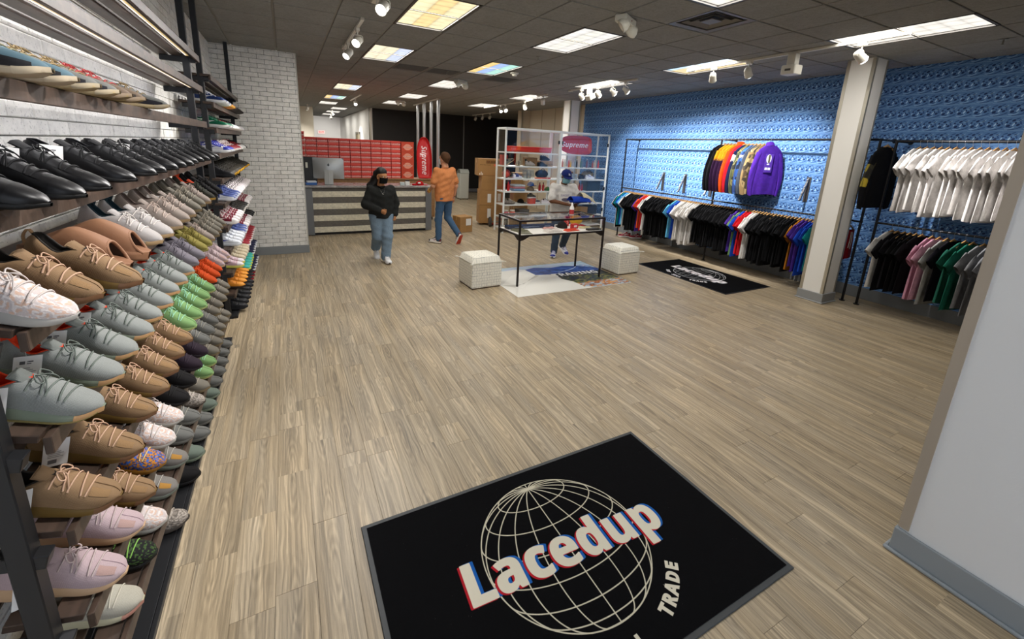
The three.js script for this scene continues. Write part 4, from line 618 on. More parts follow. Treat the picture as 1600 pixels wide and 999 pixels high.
// garments: body and sleeves are lofts with soft folds; origin at the rail
function garmentGeo(v, len, sleeve, wide = 1, thick = 1) {
  const ph = v * 2.3, W = curve1([[0, 0.122], [0.015, 0.145], [0.045, 0.19], [0.075, 0.232], [0.11, 0.246], [0.3, 0.246], [0.9, 0.262]]), T = curve1([[0, 0.0145], [0.05, 0.0145], [0.3, 0.014], [0.9, 0.0145]]), top = -0.098, rows = [], M = 40;
  const drops = [0, 0.01, 0.02, 0.032, 0.045, 0.06, 0.075, 0.095, 0.12, 0.16]; for (let i = 1; i <= 13; i++) drops.push(0.16 + (len - 0.16) * i / 13);
  for (const d of drops) {
    const u = d / len, row = [];
    for (let j = 0; j < M; j++) {
      const a = j / M * 2 * PI, ca = Math.cos(a), sa = Math.sin(a), sx = Math.sign(ca) * Math.pow(Math.abs(ca), 0.75), w = W(d) * wide * (1 + 0.02 * Math.sin(7 * u + ph) * u);
      const fold = (0.006 * Math.sin(a * 5 + ph + 2 * u) + 0.005 * Math.sin(a * 9 + ph * 2 - 3 * u)) * smooth(0.12, 0.8, u) * thick;
      row.push([sx * w, top - d + (d === len ? 0.006 * Math.sin(a * 3 + ph) : 0), Math.sign(sa) * Math.pow(Math.abs(sa), 0.6) * T(d) * thick + fold * 0.7]);
    }
    rows.push(row);
  }
  const body = surf(rows, true, (i, j) => [j / M * 1.2, drops[i]]);
  const sl = (s) => {
    const R = [], n = 12, m = 16;
    for (let i = 0; i <= n; i++) {
      const u = i / n; let cx, cy, ra;
      if (sleeve < 0.35) { cx = 0.215 * wide + 0.115 * u * (sleeve / 0.22); cy = top - 0.125 - sleeve * 0.72 * Math.pow(u, 1.15); ra = lerp(0.088, 0.098, u); }
      else { cx = 0.205 * wide + 0.12 * Math.sin(u * PI * 0.75); cy = top - 0.12 - sleeve * u; ra = lerp(0.09, 0.052, u); }
      const row = [], tilt = sleeve < 0.35 ? 0.62 : 0.16;
      for (let j = 0; j < m; j++) { const a = j / m * 2 * PI, p = ra * Math.cos(a), q = Math.sin(a) * 0.0135 * thick * (1 + 0.25 * u) + 0.004 * Math.sin(a * 3 + u * 5 + ph); row.push([s * (cx + p * Math.cos(tilt) * 0.9), cy + p * Math.sin(tilt) + 0.004 * Math.sin(a * 2 + ph), q]); }
      R.push(row);
    }
    return surf(R, true, (i, j) => [j / m * 0.4, i / n * sleeve]);
  };
  const col = []; for (let j = 0; j <= 18; j++) { const a = j / 18 * 2 * PI; col.push([0.122 * Math.cos(a), top + 0.004 - 0.012 * Math.max(0, Math.sin(a)), 0.0145 * thick * Math.sin(a)]); }
  return { body, left: sl(1), right: sl(-1), collar: tube(col, 0.0035, 32, 5, true) };
}
const teeGeos = [0, 1, 2, 3].map((v) => garmentGeo(v, 0.80, 0.25, 1.06)), jackGeos = [0, 1, 2].map((v) => garmentGeo(v + 0.5, 0.80, 0.70, 1.16, 1.45));
const hoodGeo = (() => { const R = []; for (let i = 0; i <= 8; i++) { const u = i / 8, row = []; for (let j = 0; j <= 14; j++) { const a = j / 14 * PI; row.push([Math.cos(a) * lerp(0.11, 0.075, u), -0.115 + 0.06 * Math.sin(u * PI * 0.75) + 0.024 * Math.sin(a), -0.03 * u + 0.045 * Math.sin(a) * (1 - 0.4 * u) - 0.02]); } R.push(row); } return surf(R); })();
const cloth = (c) => mat(c, 0.88, { map: noiseTex, bumpMap: clothBump, bumpScale: 0.0006, sheen: 0.2, sheenRoughness: 0.6, specularIntensity: 0.25, side: THREE.DoubleSide });
const camoTex = (a, b, c2, d) => dataTex(128, 128, (x, y) => { const n = vnoise(x / 16, y / 16, 3, 8, 8), m = vnoise(x / 11, y / 11, 9, 0, 0), k = vnoise(x / 8, y / 8, 14, 16, 16); const q = C(n > 0.58 ? a : m > 0.55 ? b : k > 0.6 ? c2 : d); return [q.r, q.g, q.b].map((v) => 255 * Math.pow(v, 1 / 2.2)); });
const camoMat = (...k) => new THREE.MeshPhysicalMaterial({ map: camoTex(...k), roughness: 0.85, bumpMap: clothBump, bumpScale: 0.0006, side: THREE.DoubleSide });
const teeProtos = new Map();
function tee(color, z, y, turn, label, group, v = 0) {
  const key = color + v; let o;
  if (!teeProtos.has(key)) { const g = teeGeos[v % 4], m = cloth(color); const p = thing('t_shirt', label, 't-shirt', [0, 0, 0], 0, group); part(p, 'body', g.body, m); part(p, 'sleeve', g.left, m); part(p, 'sleeve', g.right, m); part(p, 'collar', g.collar, m); teeProtos.set(key, p); p.removeFromParent(); }
  o = copyOf(teeProtos.get(key), label, group); o.position.set(RX + rr(-0.02, 0.02), y, z); o.rotation.y = turn; return o;
}
function jacket(z, y, turn, label, spec) {
  const g = jackGeos[spec.v ?? 0], o = thing(spec.hood ? 'hoodie' : 'jacket', label, spec.hood ? 'hoodie' : 'jacket', [RX, y, z], turn, 'jackets on the upper rail');
  part(o, 'body', g.body, spec.body); part(o, 'sleeve', g.left, spec.sleeve ?? spec.body); part(o, 'sleeve', g.right, spec.sleeve ?? spec.body); part(o, 'collar', g.collar, spec.collar ?? spec.body);
  if (spec.hood) part(o, 'hood', hoodGeo, spec.hood);
  if (spec.band) { const lo = spec.body, b = spec.band; // lower colour block: shells just outside body and sleeves
    const cut = (geo, y0, y1, grow) => { const p = geo.attributes.position, idx = geo.index.array, keep = []; for (let i = 0; i < idx.length; i += 3) { const yy = (p.getY(idx[i]) + p.getY(idx[i + 1]) + p.getY(idx[i + 2])) / 3; if (yy < y1 && yy > y0) keep.push(idx[i], idx[i + 1], idx[i + 2]); } const n = geo.clone(); n.setIndex(keep); const q = n.attributes.position, nn = n.attributes.normal; for (let i = 0; i < q.count; i++) q.setXYZ(i, q.getX(i) + nn.getX(i) * grow, q.getY(i), q.getZ(i) + nn.getZ(i) * grow); return n; };
    for (const [nm, y0, y1, m] of b) { part(o, nm, cut(g.body, y0, y1, 0.0015), m); part(o, nm + '_sleeve', cut(g.left, y0, y1, 0.0015), m); part(o, nm + '_sleeve', cut(g.right, y0, y1, 0.0015), m); } }
  return o;
}
// ---- lower rail, far section: a dense run of tees
seedRandom(909);
const TEE = { b: ['#131315', 'black'], w: ['#dcd8d3', 'white'], g: ['#c9c5bf', 'pale grey'], t: ['#147f84', 'teal'], r: ['#1d49b8', 'royal blue'], l: ['#63b7df', 'light blue'], p: ['#4e3191', 'purple'], o: ['#d9512a', 'orange red'], R: ['#c41a22', 'red'], G: ['#71935a', 'green'], y: ['#a96a1e', 'mustard brown'], n: ['#1b2440', 'navy'] };
{
  const seq = 'wbtrlwbbbbbbbpoRwwbbbbbbbbbbbblrgwggwgwggbbbbbbbbbbbbbbpGrRRwwbbbbbbbbbbbbypprrt'.split('');
  const z0 = -7.74, z1 = -3.42, n = seq.length, count = {};
  seq.forEach((k, i) => {
    const z = lerp(z0, z1, i / (n - 1)), turn = -0.08 + rr(-0.022, 0.022), [c, w] = TEE[k]; const ord = `number ${i + 1}`;
    hanger(z, LOWY - 0.003, turn, `light wooden hanger, ${ordinals[i]} from the far end of the long lower rail`, 'wooden hangers on the long lower rail');
    count[k] = (count[k] || 0) + 1;
    const total = seq.filter((q) => q === k).length;
    const label = total === 1 ? `only ${w} tee on the long lower rail` : `${w} tee, ${ordinals[count[k] - 1]} of that colour from far end of lower rail`;
    tee(c, z, LOWY - 0.003, turn, label, 'tees on the long lower rail', i % 4).scale.set(rr(0.9, 1.03), rr(0.9, 1.04), 1);
  });
}
// ---- right section: white tees above, mixed tees below
{
  const N = 18; for (let i = 0; i < N; i++) { const z = -2.52 + i * 0.068, turn = -0.14 + rr(-0.04, 0.04); hanger(z, TOPY - 0.023, turn, `wooden hanger of the ${ordinals[i]} white tee from the column, upper right rail`, 'wooden hangers of the white tees'); tee(i % 3 ? '#efebe8' : '#e6e2de', z, TOPY - 0.023, turn, `plain white tee, ${ordinals[i]} from the column on the upper right rail`, 'white tees on the upper right rail', i % 4).scale.set(rr(0.93, 1.03), rr(0.92, 1.02), 1); }
  const low = [['#e4e2de', 'white', -2.58], ['#17161a', 'black', -2.52], ['#17161a', 'black', -2.45], ['#121214', 'black', -2.39], ['#121214', 'black', -2.33], ['#17161a', 'black', -2.27], ['#d39ab0', 'pink', -2.17], ['#d8a2b6', 'pink', -2.10], ['#a9a9a6', 'pale grey', -2.03], ['#1b1820', 'black', -1.97], ['#2b6b5a', 'green', -1.87], ['#1f6a57', 'green', -1.8], ['#8b8c8e', 'grey', -1.71], ['#86878a', 'grey', -1.64], ['#94959a', 'grey', -1.55], ['#8d8e91', 'grey', -1.48], ['#b3b5b8', 'light grey', -1.36], ['#e8e8ea', 'white', -1.28], ['#20191f', 'black', -1.2], ['#20191f', 'black', -1.12]];
  low.forEach(([c, w, z], i) => { const turn = -0.18 + rr(-0.04, 0.04); hanger(z, LOW2 - 0.003, turn, `wooden hanger of the ${ordinals[i]} tee from the column, lower right rail`, 'wooden hangers on the lower right rail'); tee(c, z, LOW2 - 0.003, turn, `${w} tee, ${ordinals[i]} garment from the column on the lower right rail`, 'tees on the lower right rail', i % 4).scale.set(rr(0.93, 1.03), rr(0.92, 1.02), 1); });
}
// ---- jackets on the upper rail
{
  const black = cloth('#17171a'), yellow = cloth('#d9971c'), plum = cloth('#2c1433'), orange = cloth('#d94e14'), red = cloth('#c8202f'), navy = cloth('#1c2348'), white = cloth('#e6e4e0'), purple = cloth('#4b2596'), stripe = cloth('#c8452e'), green = camoMat('#3c4527', '#6b6a3a', '#1f2117', '#8a8250'), bluec = camoMat('#1d3a74', '#27509a', '#141f3c', '#3c72b8'), brown = camoMat('#8a7148', '#5e4c32', '#3a3226', '#a58f62'), grey = cloth('#4a5260');
  const L = [
    ['black puffed jacket leftmost on the upper rail', { body: black, v: 0 }], ['second black jacket beside the yellow and plum ones', { body: black, v: 1, collar: white }],
    ['yellow and plum jacket next to the black ones', { body: yellow, v: 2, collar: plum, band: [['lower_block', -2, -0.36, plum]] }], ['middle yellow and plum jacket', { body: yellow, v: 1, collar: plum, band: [['lower_block', -2, -0.36, plum]] }], ['yellow and plum jacket touching the orange one', { body: yellow, v: 0, collar: plum, band: [['lower_block', -2, -0.36, plum]] }],
    ['orange hooded jacket on the upper rail', { body: orange, v: 1, hood: orange }], ['red jacket between the orange and striped navy ones', { body: red, v: 2 }],
    ['navy jacket with white and red chest stripes', { body: navy, v: 0, band: [['white_stripe', -0.36, -0.27, white], ['red_stripe', -0.33, -0.3, stripe]] }], ['green camouflage jacket on the upper rail', { body: green, v: 1 }],
    ['blue camouflage jacket with white shoulder stripe', { body: bluec, v: 2, band: [['white_stripe', -0.3, -0.25, white]] }], ['slate grey jacket behind the purple hoodie', { body: grey, v: 0 }], ['brown camouflage jacket next to the purple hoodie', { body: brown, v: 1 }],
  ];
  L.forEach(([label, spec], i) => { const z = -5.29 + i * 0.067, turn = -0.1; hanger(z, TOPY - 0.003, turn, `wooden hanger of the ${ordinals[i]} jacket from the left on the upper rail`, 'wooden hangers of the jackets'); jacket(z, TOPY - 0.003, turn, label, spec); });
  const z = -4.43; hanger(z, TOPY - 0.003, -0.2, 'wooden hanger of the purple hoodie', 'wooden hangers of the jackets');
  const h = jacket(z, TOPY - 0.003, -0.2, 'purple hoodie with white and gold back print turned to the room', { body: purple, v: 1, hood: purple });
  const print = canvasTex(128, 192, (c) => { c.fillStyle = '#4b2596'; c.fillRect(0, 0, 128, 192); c.fillStyle = '#d9d7e0'; c.beginPath(); c.ellipse(60, 50, 40, 46, 0, 0, 7); c.fill(); c.fillStyle = '#57553a'; c.fillRect(52, 8, 30, 84); c.fillStyle = '#d9d7e0'; c.fillRect(40, 100, 40, 14); c.fillRect(18, 140, 88, 26); c.fillStyle = '#4b2596'; c.fillRect(58, 138, 6, 30); });
  const g = new THREE.PlaneGeometry(0.2, 0.3, 4, 4); h.scale.x = 0.85; part(h, 'back_print', g, new THREE.MeshPhysicalMaterial({ map: print, roughness: 0.8 }), [-0.04, -0.38, 0.041]);
  // behind the column
  hanger(-2.86, TOPY - 0.003, -0.2, 'wooden hanger of the black and yellow jacket behind the column', 'wooden hangers of the jackets');
  jacket(-2.86, TOPY - 0.003, -0.05, 'black jacket with yellow camouflage hanging behind the column', { body: black, v: 2, sleeve: black, band: [['camo_block', -0.62, -0.32, camoMat('#8a7a1f', '#c2a92c', '#1d1b12', '#38331a')]] });
  hanger(-3.06, LOWY - 0.003, 0.1, 'wooden hanger of the red shorts behind the column', 'wooden hangers on the long lower rail');
  const sh = thing('shorts', 'red shorts with white drawstring hanging behind the column', 'shorts', [RX, LOWY - 0.14, -3.06], 0.1);
  const leg = (s) => { const R = []; for (let i = 0; i <= 8; i++) { const u = i / 8, row = []; for (let j = 0; j < 18; j++) { const a = j / 18 * 2 * PI; row.push([s * (0.085 + 0.02 * u) + Math.cos(a) * (0.09 + 0.02 * u), -0.12 - 0.3 * u, Math.sin(a) * 0.028 + 0.006 * Math.sin(3 * a + s)]); } R.push(row); } return surf(R, true); };
  const waist = []; for (let i = 0; i <= 5; i++) { const u = i / 5, row = []; for (let j = 0; j < 24; j++) { const a = j / 24 * 2 * PI; row.push([Math.cos(a) * (0.17 + 0.015 * u), -0.15 * u, Math.sin(a) * 0.028]); } waist.push(row); }
  const redc = cloth('#9c1720'); part(sh, 'waist', surf(waist, true), redc); part(sh, 'leg', leg(1), redc); part(sh, 'leg', leg(-1), redc); part(sh, 'drawstring', merge([tube([[-0.02, -0.02, 0.032], [-0.03, -0.12, 0.04], [-0.05, -0.25, 0.042]], 0.004, 10, 5), tube([[0.02, -0.02, 0.032], [0.03, -0.14, 0.04], [0.02, -0.27, 0.042]], 0.004, 10, 5)]), cloth('#d8d4d0'));
}
// wall-mounted face-out arms above the long rail
{
  const m = mat('#5a5a5c', 0.35, { metalness: 0.6 }), knob = mat('#d8d8d8', 0.25, { metalness: 0.7 });
  const where = ['leftmost face-out arm on the blue wall', 'second face-out arm from the left above the long rail', 'face-out arm next to the black jackets', 'face-out arm between the purple hoodie and the column', 'face-out arm closest to the column'];
  [-7.0, -6.4, -5.75, -3.95, -3.55].forEach((z, i) => {
    const y = i === 3 ? 1.42 : 1.3, o = thing('face_out_arm', where[i], 'wall hook', [BLUEX, y, z], 0, 'metal face-out arms on the blue wall');
    part(o, 'wall_plate', spanBox(-0.012, 0, -0.1, 0.3, -0.035, 0.035, 0.003), m);
    part(o, 'arm', merge([sqbar([-0.012, 0.28, 0], [-0.17, -0.08, 0], 0.03)]), m);
    for (const u of [0.1, 0.4, 0.7, 0.98]) part(o, 'knob', new THREE.SphereGeometry(0.014, 10, 8), knob, [-0.03 - 0.158 * u, 0.29 - 0.36 * u, 0]);
  });
}
placeShoe('crimson', 7.15, 0.0005, -7.66, 2.6, 'red sneaker on the floor under the far rail end, left one', 'red sneakers under the rail');
placeShoe('crimson', 7.3, 0.0005, -7.44, 2.6, 'red sneaker on the floor under the far rail end, right one', 'red sneakers under the rail');
// ================================================================= counter area
const CZ = -9.55;
const lacedLogo = (c, W, H, color) => { c.strokeStyle = color; c.lineWidth = 3; };
{
  const frameM = mat('#6c6e70', 0.5), slatD = mat('#6a645c', 0.55, { map: noiseTex }), slatL = mat('#ece3ca', 0.5, { map: noiseTex }), topM = new THREE.MeshPhysicalMaterial({ map: dataTex(128, 128, (x, y) => { const n = vnoise(x / 10, y / 10, 3, 0, 0), m = vnoise(x / 4, y / 4, 8); const v = 150 + 50 * (n - 0.5) + 40 * (m - 0.5); return [v, v * 0.97, v * 0.95]; }), roughness: 0.25 });
  const o = thing('sales_counter', 'striped grey and cream sales counter with dark stone top', 'counter', [0, 0, 0]);
  part(o, 'carcass', spanBox(0.3, 2.88, 0.06, 1.0, CZ - 0.62, CZ - 0.012), mat('#4a4640', 0.7));
  part(o, 'toe_kick', spanBox(0.36, 2.82, 0, 0.06, CZ - 0.56, CZ - 0.06), mat('#2a2826', 0.7));
  part(o, 'post', spanBox(0.29, 0.43, 0.02, 1.0, CZ - 0.03, CZ + 0.02, 0.004), frameM); part(o, 'post', spanBox(2.78, 2.92, 0.02, 1.0, CZ - 0.03, CZ + 0.02, 0.004), frameM);
  const ys = [0.06, 0.18, 0.30, 0.425, 0.55, 0.675, 0.80, 0.92, 1.0]; ys.forEach((y, i) => { if (i < ys.length - 1) part(o, 'slat', spanBox(0.43, 2.78, y + 0.0015, ys[i + 1] - 0.0015, CZ - 0.02, CZ + (i % 2 ? -0.004 : 0.004), 0.002), i % 2 ? slatD : slatL); });
  part(o, 'countertop', spanBox(0.26, 2.96, 1.0, 1.045, CZ - 0.68, CZ + 0.06, 0.006), topM);
}
// monitor seen from behind
{
  const al = mat('#a9aaa8', 0.35, { metalness: 0.75 }), o = thing('desktop_monitor', 'silver all-in-one computer seen from behind on the counter', 'computer', [0.78, 1.046, CZ - 0.25], -0.12);
  const R = []; for (let i = 0; i <= 10; i++) { const v = i / 10 * 2 - 1, row = []; for (let j = 0; j <= 14; j++) { const u = j / 14 * 2 - 1; row.push([0.3 * u, 0.33 + 0.215 * v, 0.004 + 0.03 * (1 - u * u) * (1 - v * v)]); } R.push(row); } 
  part(o, 'back_shell', surf(R), al); part(o, 'screen', spanBox(-0.3, 0.3, 0.115, 0.545, -0.006, 0.004, 0.003), mat('#141416', 0.2));
  part(o, 'stand', merge([sqbar([0, 0.3, 0.03], [0, 0.01, 0.11], 0.02).scale(1, 1, 1), (() => { const s = []; for (let i = 0; i <= 8; i++) { const u = i / 8; s.push([[-0.085, lerp(0.3, 0.008, u), lerp(0.03, 0.11, u)], [0.085, lerp(0.3, 0.008, u), lerp(0.03, 0.11, u)], [0.085, lerp(0.3, 0.008, u), lerp(0.022, 0.1, u)], [-0.085, lerp(0.3, 0.008, u), lerp(0.022, 0.1, u)]]); } return toCreasedNormals(surf(s, true), 0.4); })()]), al);
  part(o, 'foot', bbox(0.18, 0.008, 0.2, 0.003, 0, 0.004, 0.01), al);
  const s = new THREE.Shape(); s.absellipse(0, 0, 0.02, 0.024, 0, 2 * PI); const lf = new THREE.Shape(); lf.absellipse(0.004, 0.033, 0.005, 0.009, 0, 2 * PI, false, -0.5); part(o, 'back_logo', merge([new THREE.ExtrudeGeometry(s, { depth: 0.001, bevelEnabled: false, curveSegments: 14 }), new THREE.ExtrudeGeometry(lf, { depth: 0.001, bevelEnabled: false, curveSegments: 8 })]), mat('#1a1a1c', 0.3), [0, 0.4, 0.033]);
}
{ const o = thing('speaker_cabinet', 'black device with pale switch plate beside the computer', 'speaker', [0.42, 1.046, CZ - 0.42]); part(o, 'cabinet', spanBox(-0.12, 0.14, 0, 0.55, -0.1, 0.1, 0.008), mat('#17181a', 0.5)); part(o, 'label_plate', spanBox(-0.07, -0.03, 0.33, 0.44, 0.1, 0.104, 0.001), mat('#d8d6c8', 0.5)); }
{ const o = thing('paper_envelope', 'tan envelope lying on the counter', 'envelope', [1.75, 1.0465, CZ - 0.08], 0.2); part(o, 'sheet', bbox(0.22, 0.012, 0.12, 0.004, 0, 0.006, 0), mat('#c79a5f', 0.7)); part(o, 'flap', bbox(0.2, 0.002, 0.05, 0.0008, 0, 0.013, -0.03), mat('#b98b52', 0.7)); }
{ const o = thing('bank_pad', 'blue and white stack of papers left of the computer', 'papers', [0.42, 1.0465, CZ - 0.1], 0.1); part(o, 'lower_stack', bbox(0.2, 0.05, 0.16, 0.004, 0, 0.025, 0), mat('#2c5a9c', 0.6)); part(o, 'upper_stack', bbox(0.18, 0.03, 0.15, 0.003, 0.01, 0.065, 0), mat('#c9d0d8', 0.6)); }
{ const o = thing('card_reader', 'white payment device with black top on the counter', 'card reader', [2.38, 1.046, CZ - 0.05], -0.1); part(o, 'body', bbox(0.1, 0.09, 0.1, 0.008, 0, 0.045, 0), mat('#dfe0dc', 0.4)); part(o, 'base_unit', bbox(0.1, 0.07, 0.09, 0.006, -0.11, 0.035, 0), mat('#b9c4c2', 0.4)); part(o, 'screen', bbox(0.085, 0.03, 0.06, 0.004, 0, 0.1, 0), mat('#1a1b1d', 0.3)); }
// red plush cap
{ const o = thing('plush_cap', 'red cap with white patch lying on the counter', 'cap', [2.66, 1.046, CZ - 0.06], 0.3), m = cloth('#b8161c'); const R = []; for (let i = 0; i <= 10; i++) { const a = i / 10 * PI / 2, row = []; for (let j = 0; j < 22; j++) { const b = j / 22 * 2 * PI; row.push([0.1 * Math.cos(a) * Math.cos(b) * (1 + 0.05 * Math.sin(3 * b)), 0.105 * Math.sin(a), 0.095 * Math.cos(a) * Math.sin(b)]); } R.push(row); } part(o, 'crown', surf(R, true), m); const br = []; for (let i = 0; i <= 6; i++) { const u = i / 6, row = []; for (let j = 0; j <= 10; j++) { const b = lerp(-0.9, 0.9, j / 10); row.push([0.09 + (0.11 * u) * Math.cos(b), 0.012 - 0.004 * u + 0.004 * Math.cos(b * 2), Math.sin(b) * (0.09 + 0.02 * u)]); } br.push(row); } part(o, 'brim', merge([surf(br), surf(br.map((r) => r.map(([x, y, z]) => [x, y - 0.006, z])))]), m); part(o, 'ear_flap', bbox(0.1, 0.04, 0.09, 0.015, -0.14, 0.02, 0.02), m); part(o, 'patch', bbox(0.07, 0.035, 0.02, 0.008, -0.06, 0.06, 0.085), mat('#e6e2dc', 0.8)); }
// ---- red shoe boxes stacked on the back counter
const BOXZ = -11.0, BOXY = 1.09;
{ const o = thing('back_counter', 'tan wooden cabinet under the wall of red boxes', 'cabinet', [0, 0, 0]); const wood = mat('#a97f52', 0.55, { map: noiseTex }); part(o, 'body', spanBox(0.2, 3.45, 0.08, 1.06, BOXZ - 0.45, BOXZ + 0.04, 0.003), wood); part(o, 'top', spanBox(0.18, 3.47, 1.06, BOXY - 0.001, BOXZ - 0.47, BOXZ + 0.07, 0.003), wood); part(o, 'toe_kick', spanBox(0.25, 3.4, 0, 0.08, BOXZ - 0.4, BOXZ), mat('#3a2f25', 0.8)); for (let i = 0; i < 6; i++) part(o, 'door', spanBox(0.24 + i * 0.535, 0.755 + i * 0.535, 0.11, 1.03, BOXZ + 0.04, BOXZ + 0.055, 0.003), wood); }
const script = (c, txt, x, y, size, color, outline) => { c.font = `italic bold ${size}px sans-serif`; c.textAlign = 'center'; c.lineWidth = size * 0.16; if (outline) { c.strokeStyle = outline; c.strokeText(txt, x, y); } c.fillStyle = color; c.fillText(txt, x, y); };
const boxFace = canvasTex(256, 128, (c) => { c.fillStyle = '#d43428'; c.fillRect(0, 0, 256, 128); c.fillStyle = '#f3b3a4'; c.fillRect(14, 98, 230, 12); c.save(); c.scale(0.86, 1); script(c, 'Lacedup', 150, 82, 78, '#ffe2d8', '#b81f18'); c.restore(); });
const bigFace = canvasTex(256, 192, (c) => { c.fillStyle = '#d04527'; c.fillRect(0, 0, 256, 192); c.strokeStyle = '#f0b9a0'; c.fillStyle = '#e88e72'; c.lineWidth = 4; c.beginPath(); c.arc(128, 96, 74, 0, 7); c.fill(); c.stroke(); c.lineWidth = 2; for (const k of [0.25, 0.6, 0.9]) { c.beginPath(); c.ellipse(128, 96, 74 * k, 74, 0, 0, 7); c.stroke(); c.beginPath(); c.ellipse(128, 96, 74, 74 * k, 0, 0, 7); c.stroke(); } script(c, 'Lacedup', 128, 112, 50, '#f3d3c0', '#c03a24'); });
{
  const red = mat('#e03a30', 0.5), lidM = mat('#ee5446', 0.5), bw = 0.238, bh = 0.114, print = new THREE.MeshPhysicalMaterial({ map: boxFace, roughness: 0.55 });
  const gB = bbox(bw - 0.012, bh - 0.036, 0.33, 0.002, 0, (bh - 0.036) / 2, 0), gL = bbox(bw - 0.004, 0.034, 0.336, 0.002, 0, bh - 0.018, 0), gP = printPlane(bw - 0.014, bh - 0.04);
  const proto = thing('shoe_box', '', 'shoe box', [0, 0, 0], 0, 'red shoe boxes behind the counter'); part(proto, 'body', gB, red); part(proto, 'lid', gL, lidM); part(proto, 'printed_face', gP, print, [0, (bh - 0.036) / 2, 0.1655]); proto.removeFromParent(); names.delete('shoe_box');
  seedRandom(31);
  for (let cIdx = 0; cIdx < 9; cIdx++) { const rows = cIdx === 0 ? 8 : 8; const sway = rr(-0.006, 0.006); for (let r = 0; r < rows; r++) { const b = copyOf(proto, `red printed shoe box, ${ordinals[cIdx + 1]} column from the brick wall, ${ordinals[r]} from the bottom`, 'red shoe boxes behind the counter'); b.rotation.y = rr(-0.012, 0.012); b.position.set(0.53 + cIdx * 0.2405, BOXY + r * (bh + 0.0008), BOXZ - 0.18 + rr(-0.008, 0.006)); } }
  for (let r = 0; r < 9; r++) { const b = copyOf(proto, `red printed shoe box in the column touching the brick wall, ${ordinals[r]} from the bottom`, 'red shoe boxes behind the counter'); b.position.set(0.289, BOXY + r * (bh + 0.0008), BOXZ - 0.18); }
  const big = new THREE.MeshPhysicalMaterial({ map: bigFace, roughness: 0.55 }), og = mat('#c8411f', 0.55);
  for (let r = 0; r < 4; r++) { const b = thing('boot_box', ['bottom', 'second', 'third', 'topmost'][r] + ' orange-red box with globe print beside the shoe box wall', 'box', [2.745, BOXY + r * 0.2285, BOXZ - 0.17], 0, 'orange-red globe boxes'); part(b, 'body', bbox(0.315, 0.19, 0.33, 0.002, 0, 0.095, 0), og); part(b, 'lid', bbox(0.322, 0.036, 0.336, 0.002, 0, 0.2085, 0), og); part(b, 'printed_face', printPlane(0.305, 0.185), big, [0, 0.095, 0.1655]); }
}
// red lettered board (upright)
const supremeTex = canvasTex(512, 1024, (c) => { c.fillStyle = '#c40d12'; c.fillRect(0, 0, 512, 1024); c.save(); c.translate(262, 560); c.rotate(PI / 2); c.scale(0.66, 1); c.font = 'italic bold 250px sans-serif'; c.textAlign = 'center'; c.fillStyle = '#f0dcdc'; c.fillText('Supreme', 0, 70); c.restore(); });
const supremeWide = canvasTex(1024, 512, (c) => { c.fillStyle = '#c41118'; c.fillRect(0, 0, 1024, 512); c.font = 'italic bold 190px sans-serif'; c.textAlign = 'center'; c.fillStyle = '#f6f0f0'; c.fillText('Supreme', 530, 315); });
function sledGeo(w, h, deep) {      // shallow tray: rounded nose at +y, lip all round
  const out = (k) => { const P = []; for (let j = 0; j < 40; j++) { const a = j / 40 * 2 * PI, ca = Math.cos(a), sa = Math.sin(a), n = sa > 0 ? 2.2 : 5; P.push([w / 2 * k * Math.sign(ca) * Math.pow(Math.abs(ca), 2 / n), h / 2 * (1 - (1 - k) * w / h) * Math.sign(sa) * Math.pow(Math.abs(sa), 2 / n)]); } return P; };
  const rows = [[1.0, 0], [1.0, 0.006], [0.95, 0.004], [0.86, -deep], [0.5, -deep], [0.001, -deep]].map(([k, z]) => out(k).map(([x, y]) => [x, y, z]));
  const uvs = (i, j) => { const p = rows[i][j]; return [p[0] / w + 0.5, p[1] / h + 0.5]; };
  const back = [[1.0, 0], [0.94, -0.004], [0.86, -deep - 0.006], [0.001, -deep - 0.006]].map(([k, z]) => out(k).map(([x, y]) => [x, y, z]));
  return [surf(rows, true, uvs), surf(back, true)];
}
{
  const o = thing('plastic_sled', 'tall red plastic board lettered in white standing behind the counter', 'sled', [3.18, BOXY + 0.53, BOXZ - 0.02]); o.rotation.x = -0.1;
  const [f, b] = sledGeo(0.4, 1.06, 0.05); part(o, 'tray', f, new THREE.MeshPhysicalMaterial({ map: supremeTex, roughness: 0.4, clearcoat: 0.3 })); part(o, 'underside', b, mat('#b00d12', 0.4)); part(o, 'foot_lip', bbox(0.34, 0.05, 0.04, 0.012, 0, -0.5, 0.01), mat('#d0231f', 0.4));
}
// metal poles
{ const st = mat('#b3b3b1', 0.3, { metalness: 0.85 }); const lab = ['farthest of the four metal poles', 'second farthest of the four metal poles', 'second nearest of the four metal poles', 'nearest of the four metal poles']; [-14.7, -13.95, -13.2, -12.5].forEach((z, i) => { const o = thing('metal_pole', lab[i] + ' behind the counter', 'pole', [4.03, 0, z], 0, 'floor to ceiling metal poles'); part(o, 'tube', cyl(0.05, 0.05, CEIL - 0.012, 20, 0, (CEIL - 0.012) / 2, 0), st); part(o, 'top_flange', cyl(0.07, 0.07, 0.02, 20, 0, CEIL - 0.03, 0), st); part(o, 'floor_flange', cyl(0.09, 0.09, 0.012, 20, 0, 0.006, 0), st); });
  const h = thing('pole_header', 'pale header strip joining the tops of the metal poles', 'trim', [4.03, CEIL - 0.03, 0]); part(h, 'strip', spanBox(-0.1, -0.072, -0.02, 0.018, -14.9, -12.35, 0.002), mat('#b9b5aa', 0.5)); part(h, 'end_cap', spanBox(-0.102, -0.04, -0.025, 0.018, -12.35, -12.32, 0.002), lampWhite); }
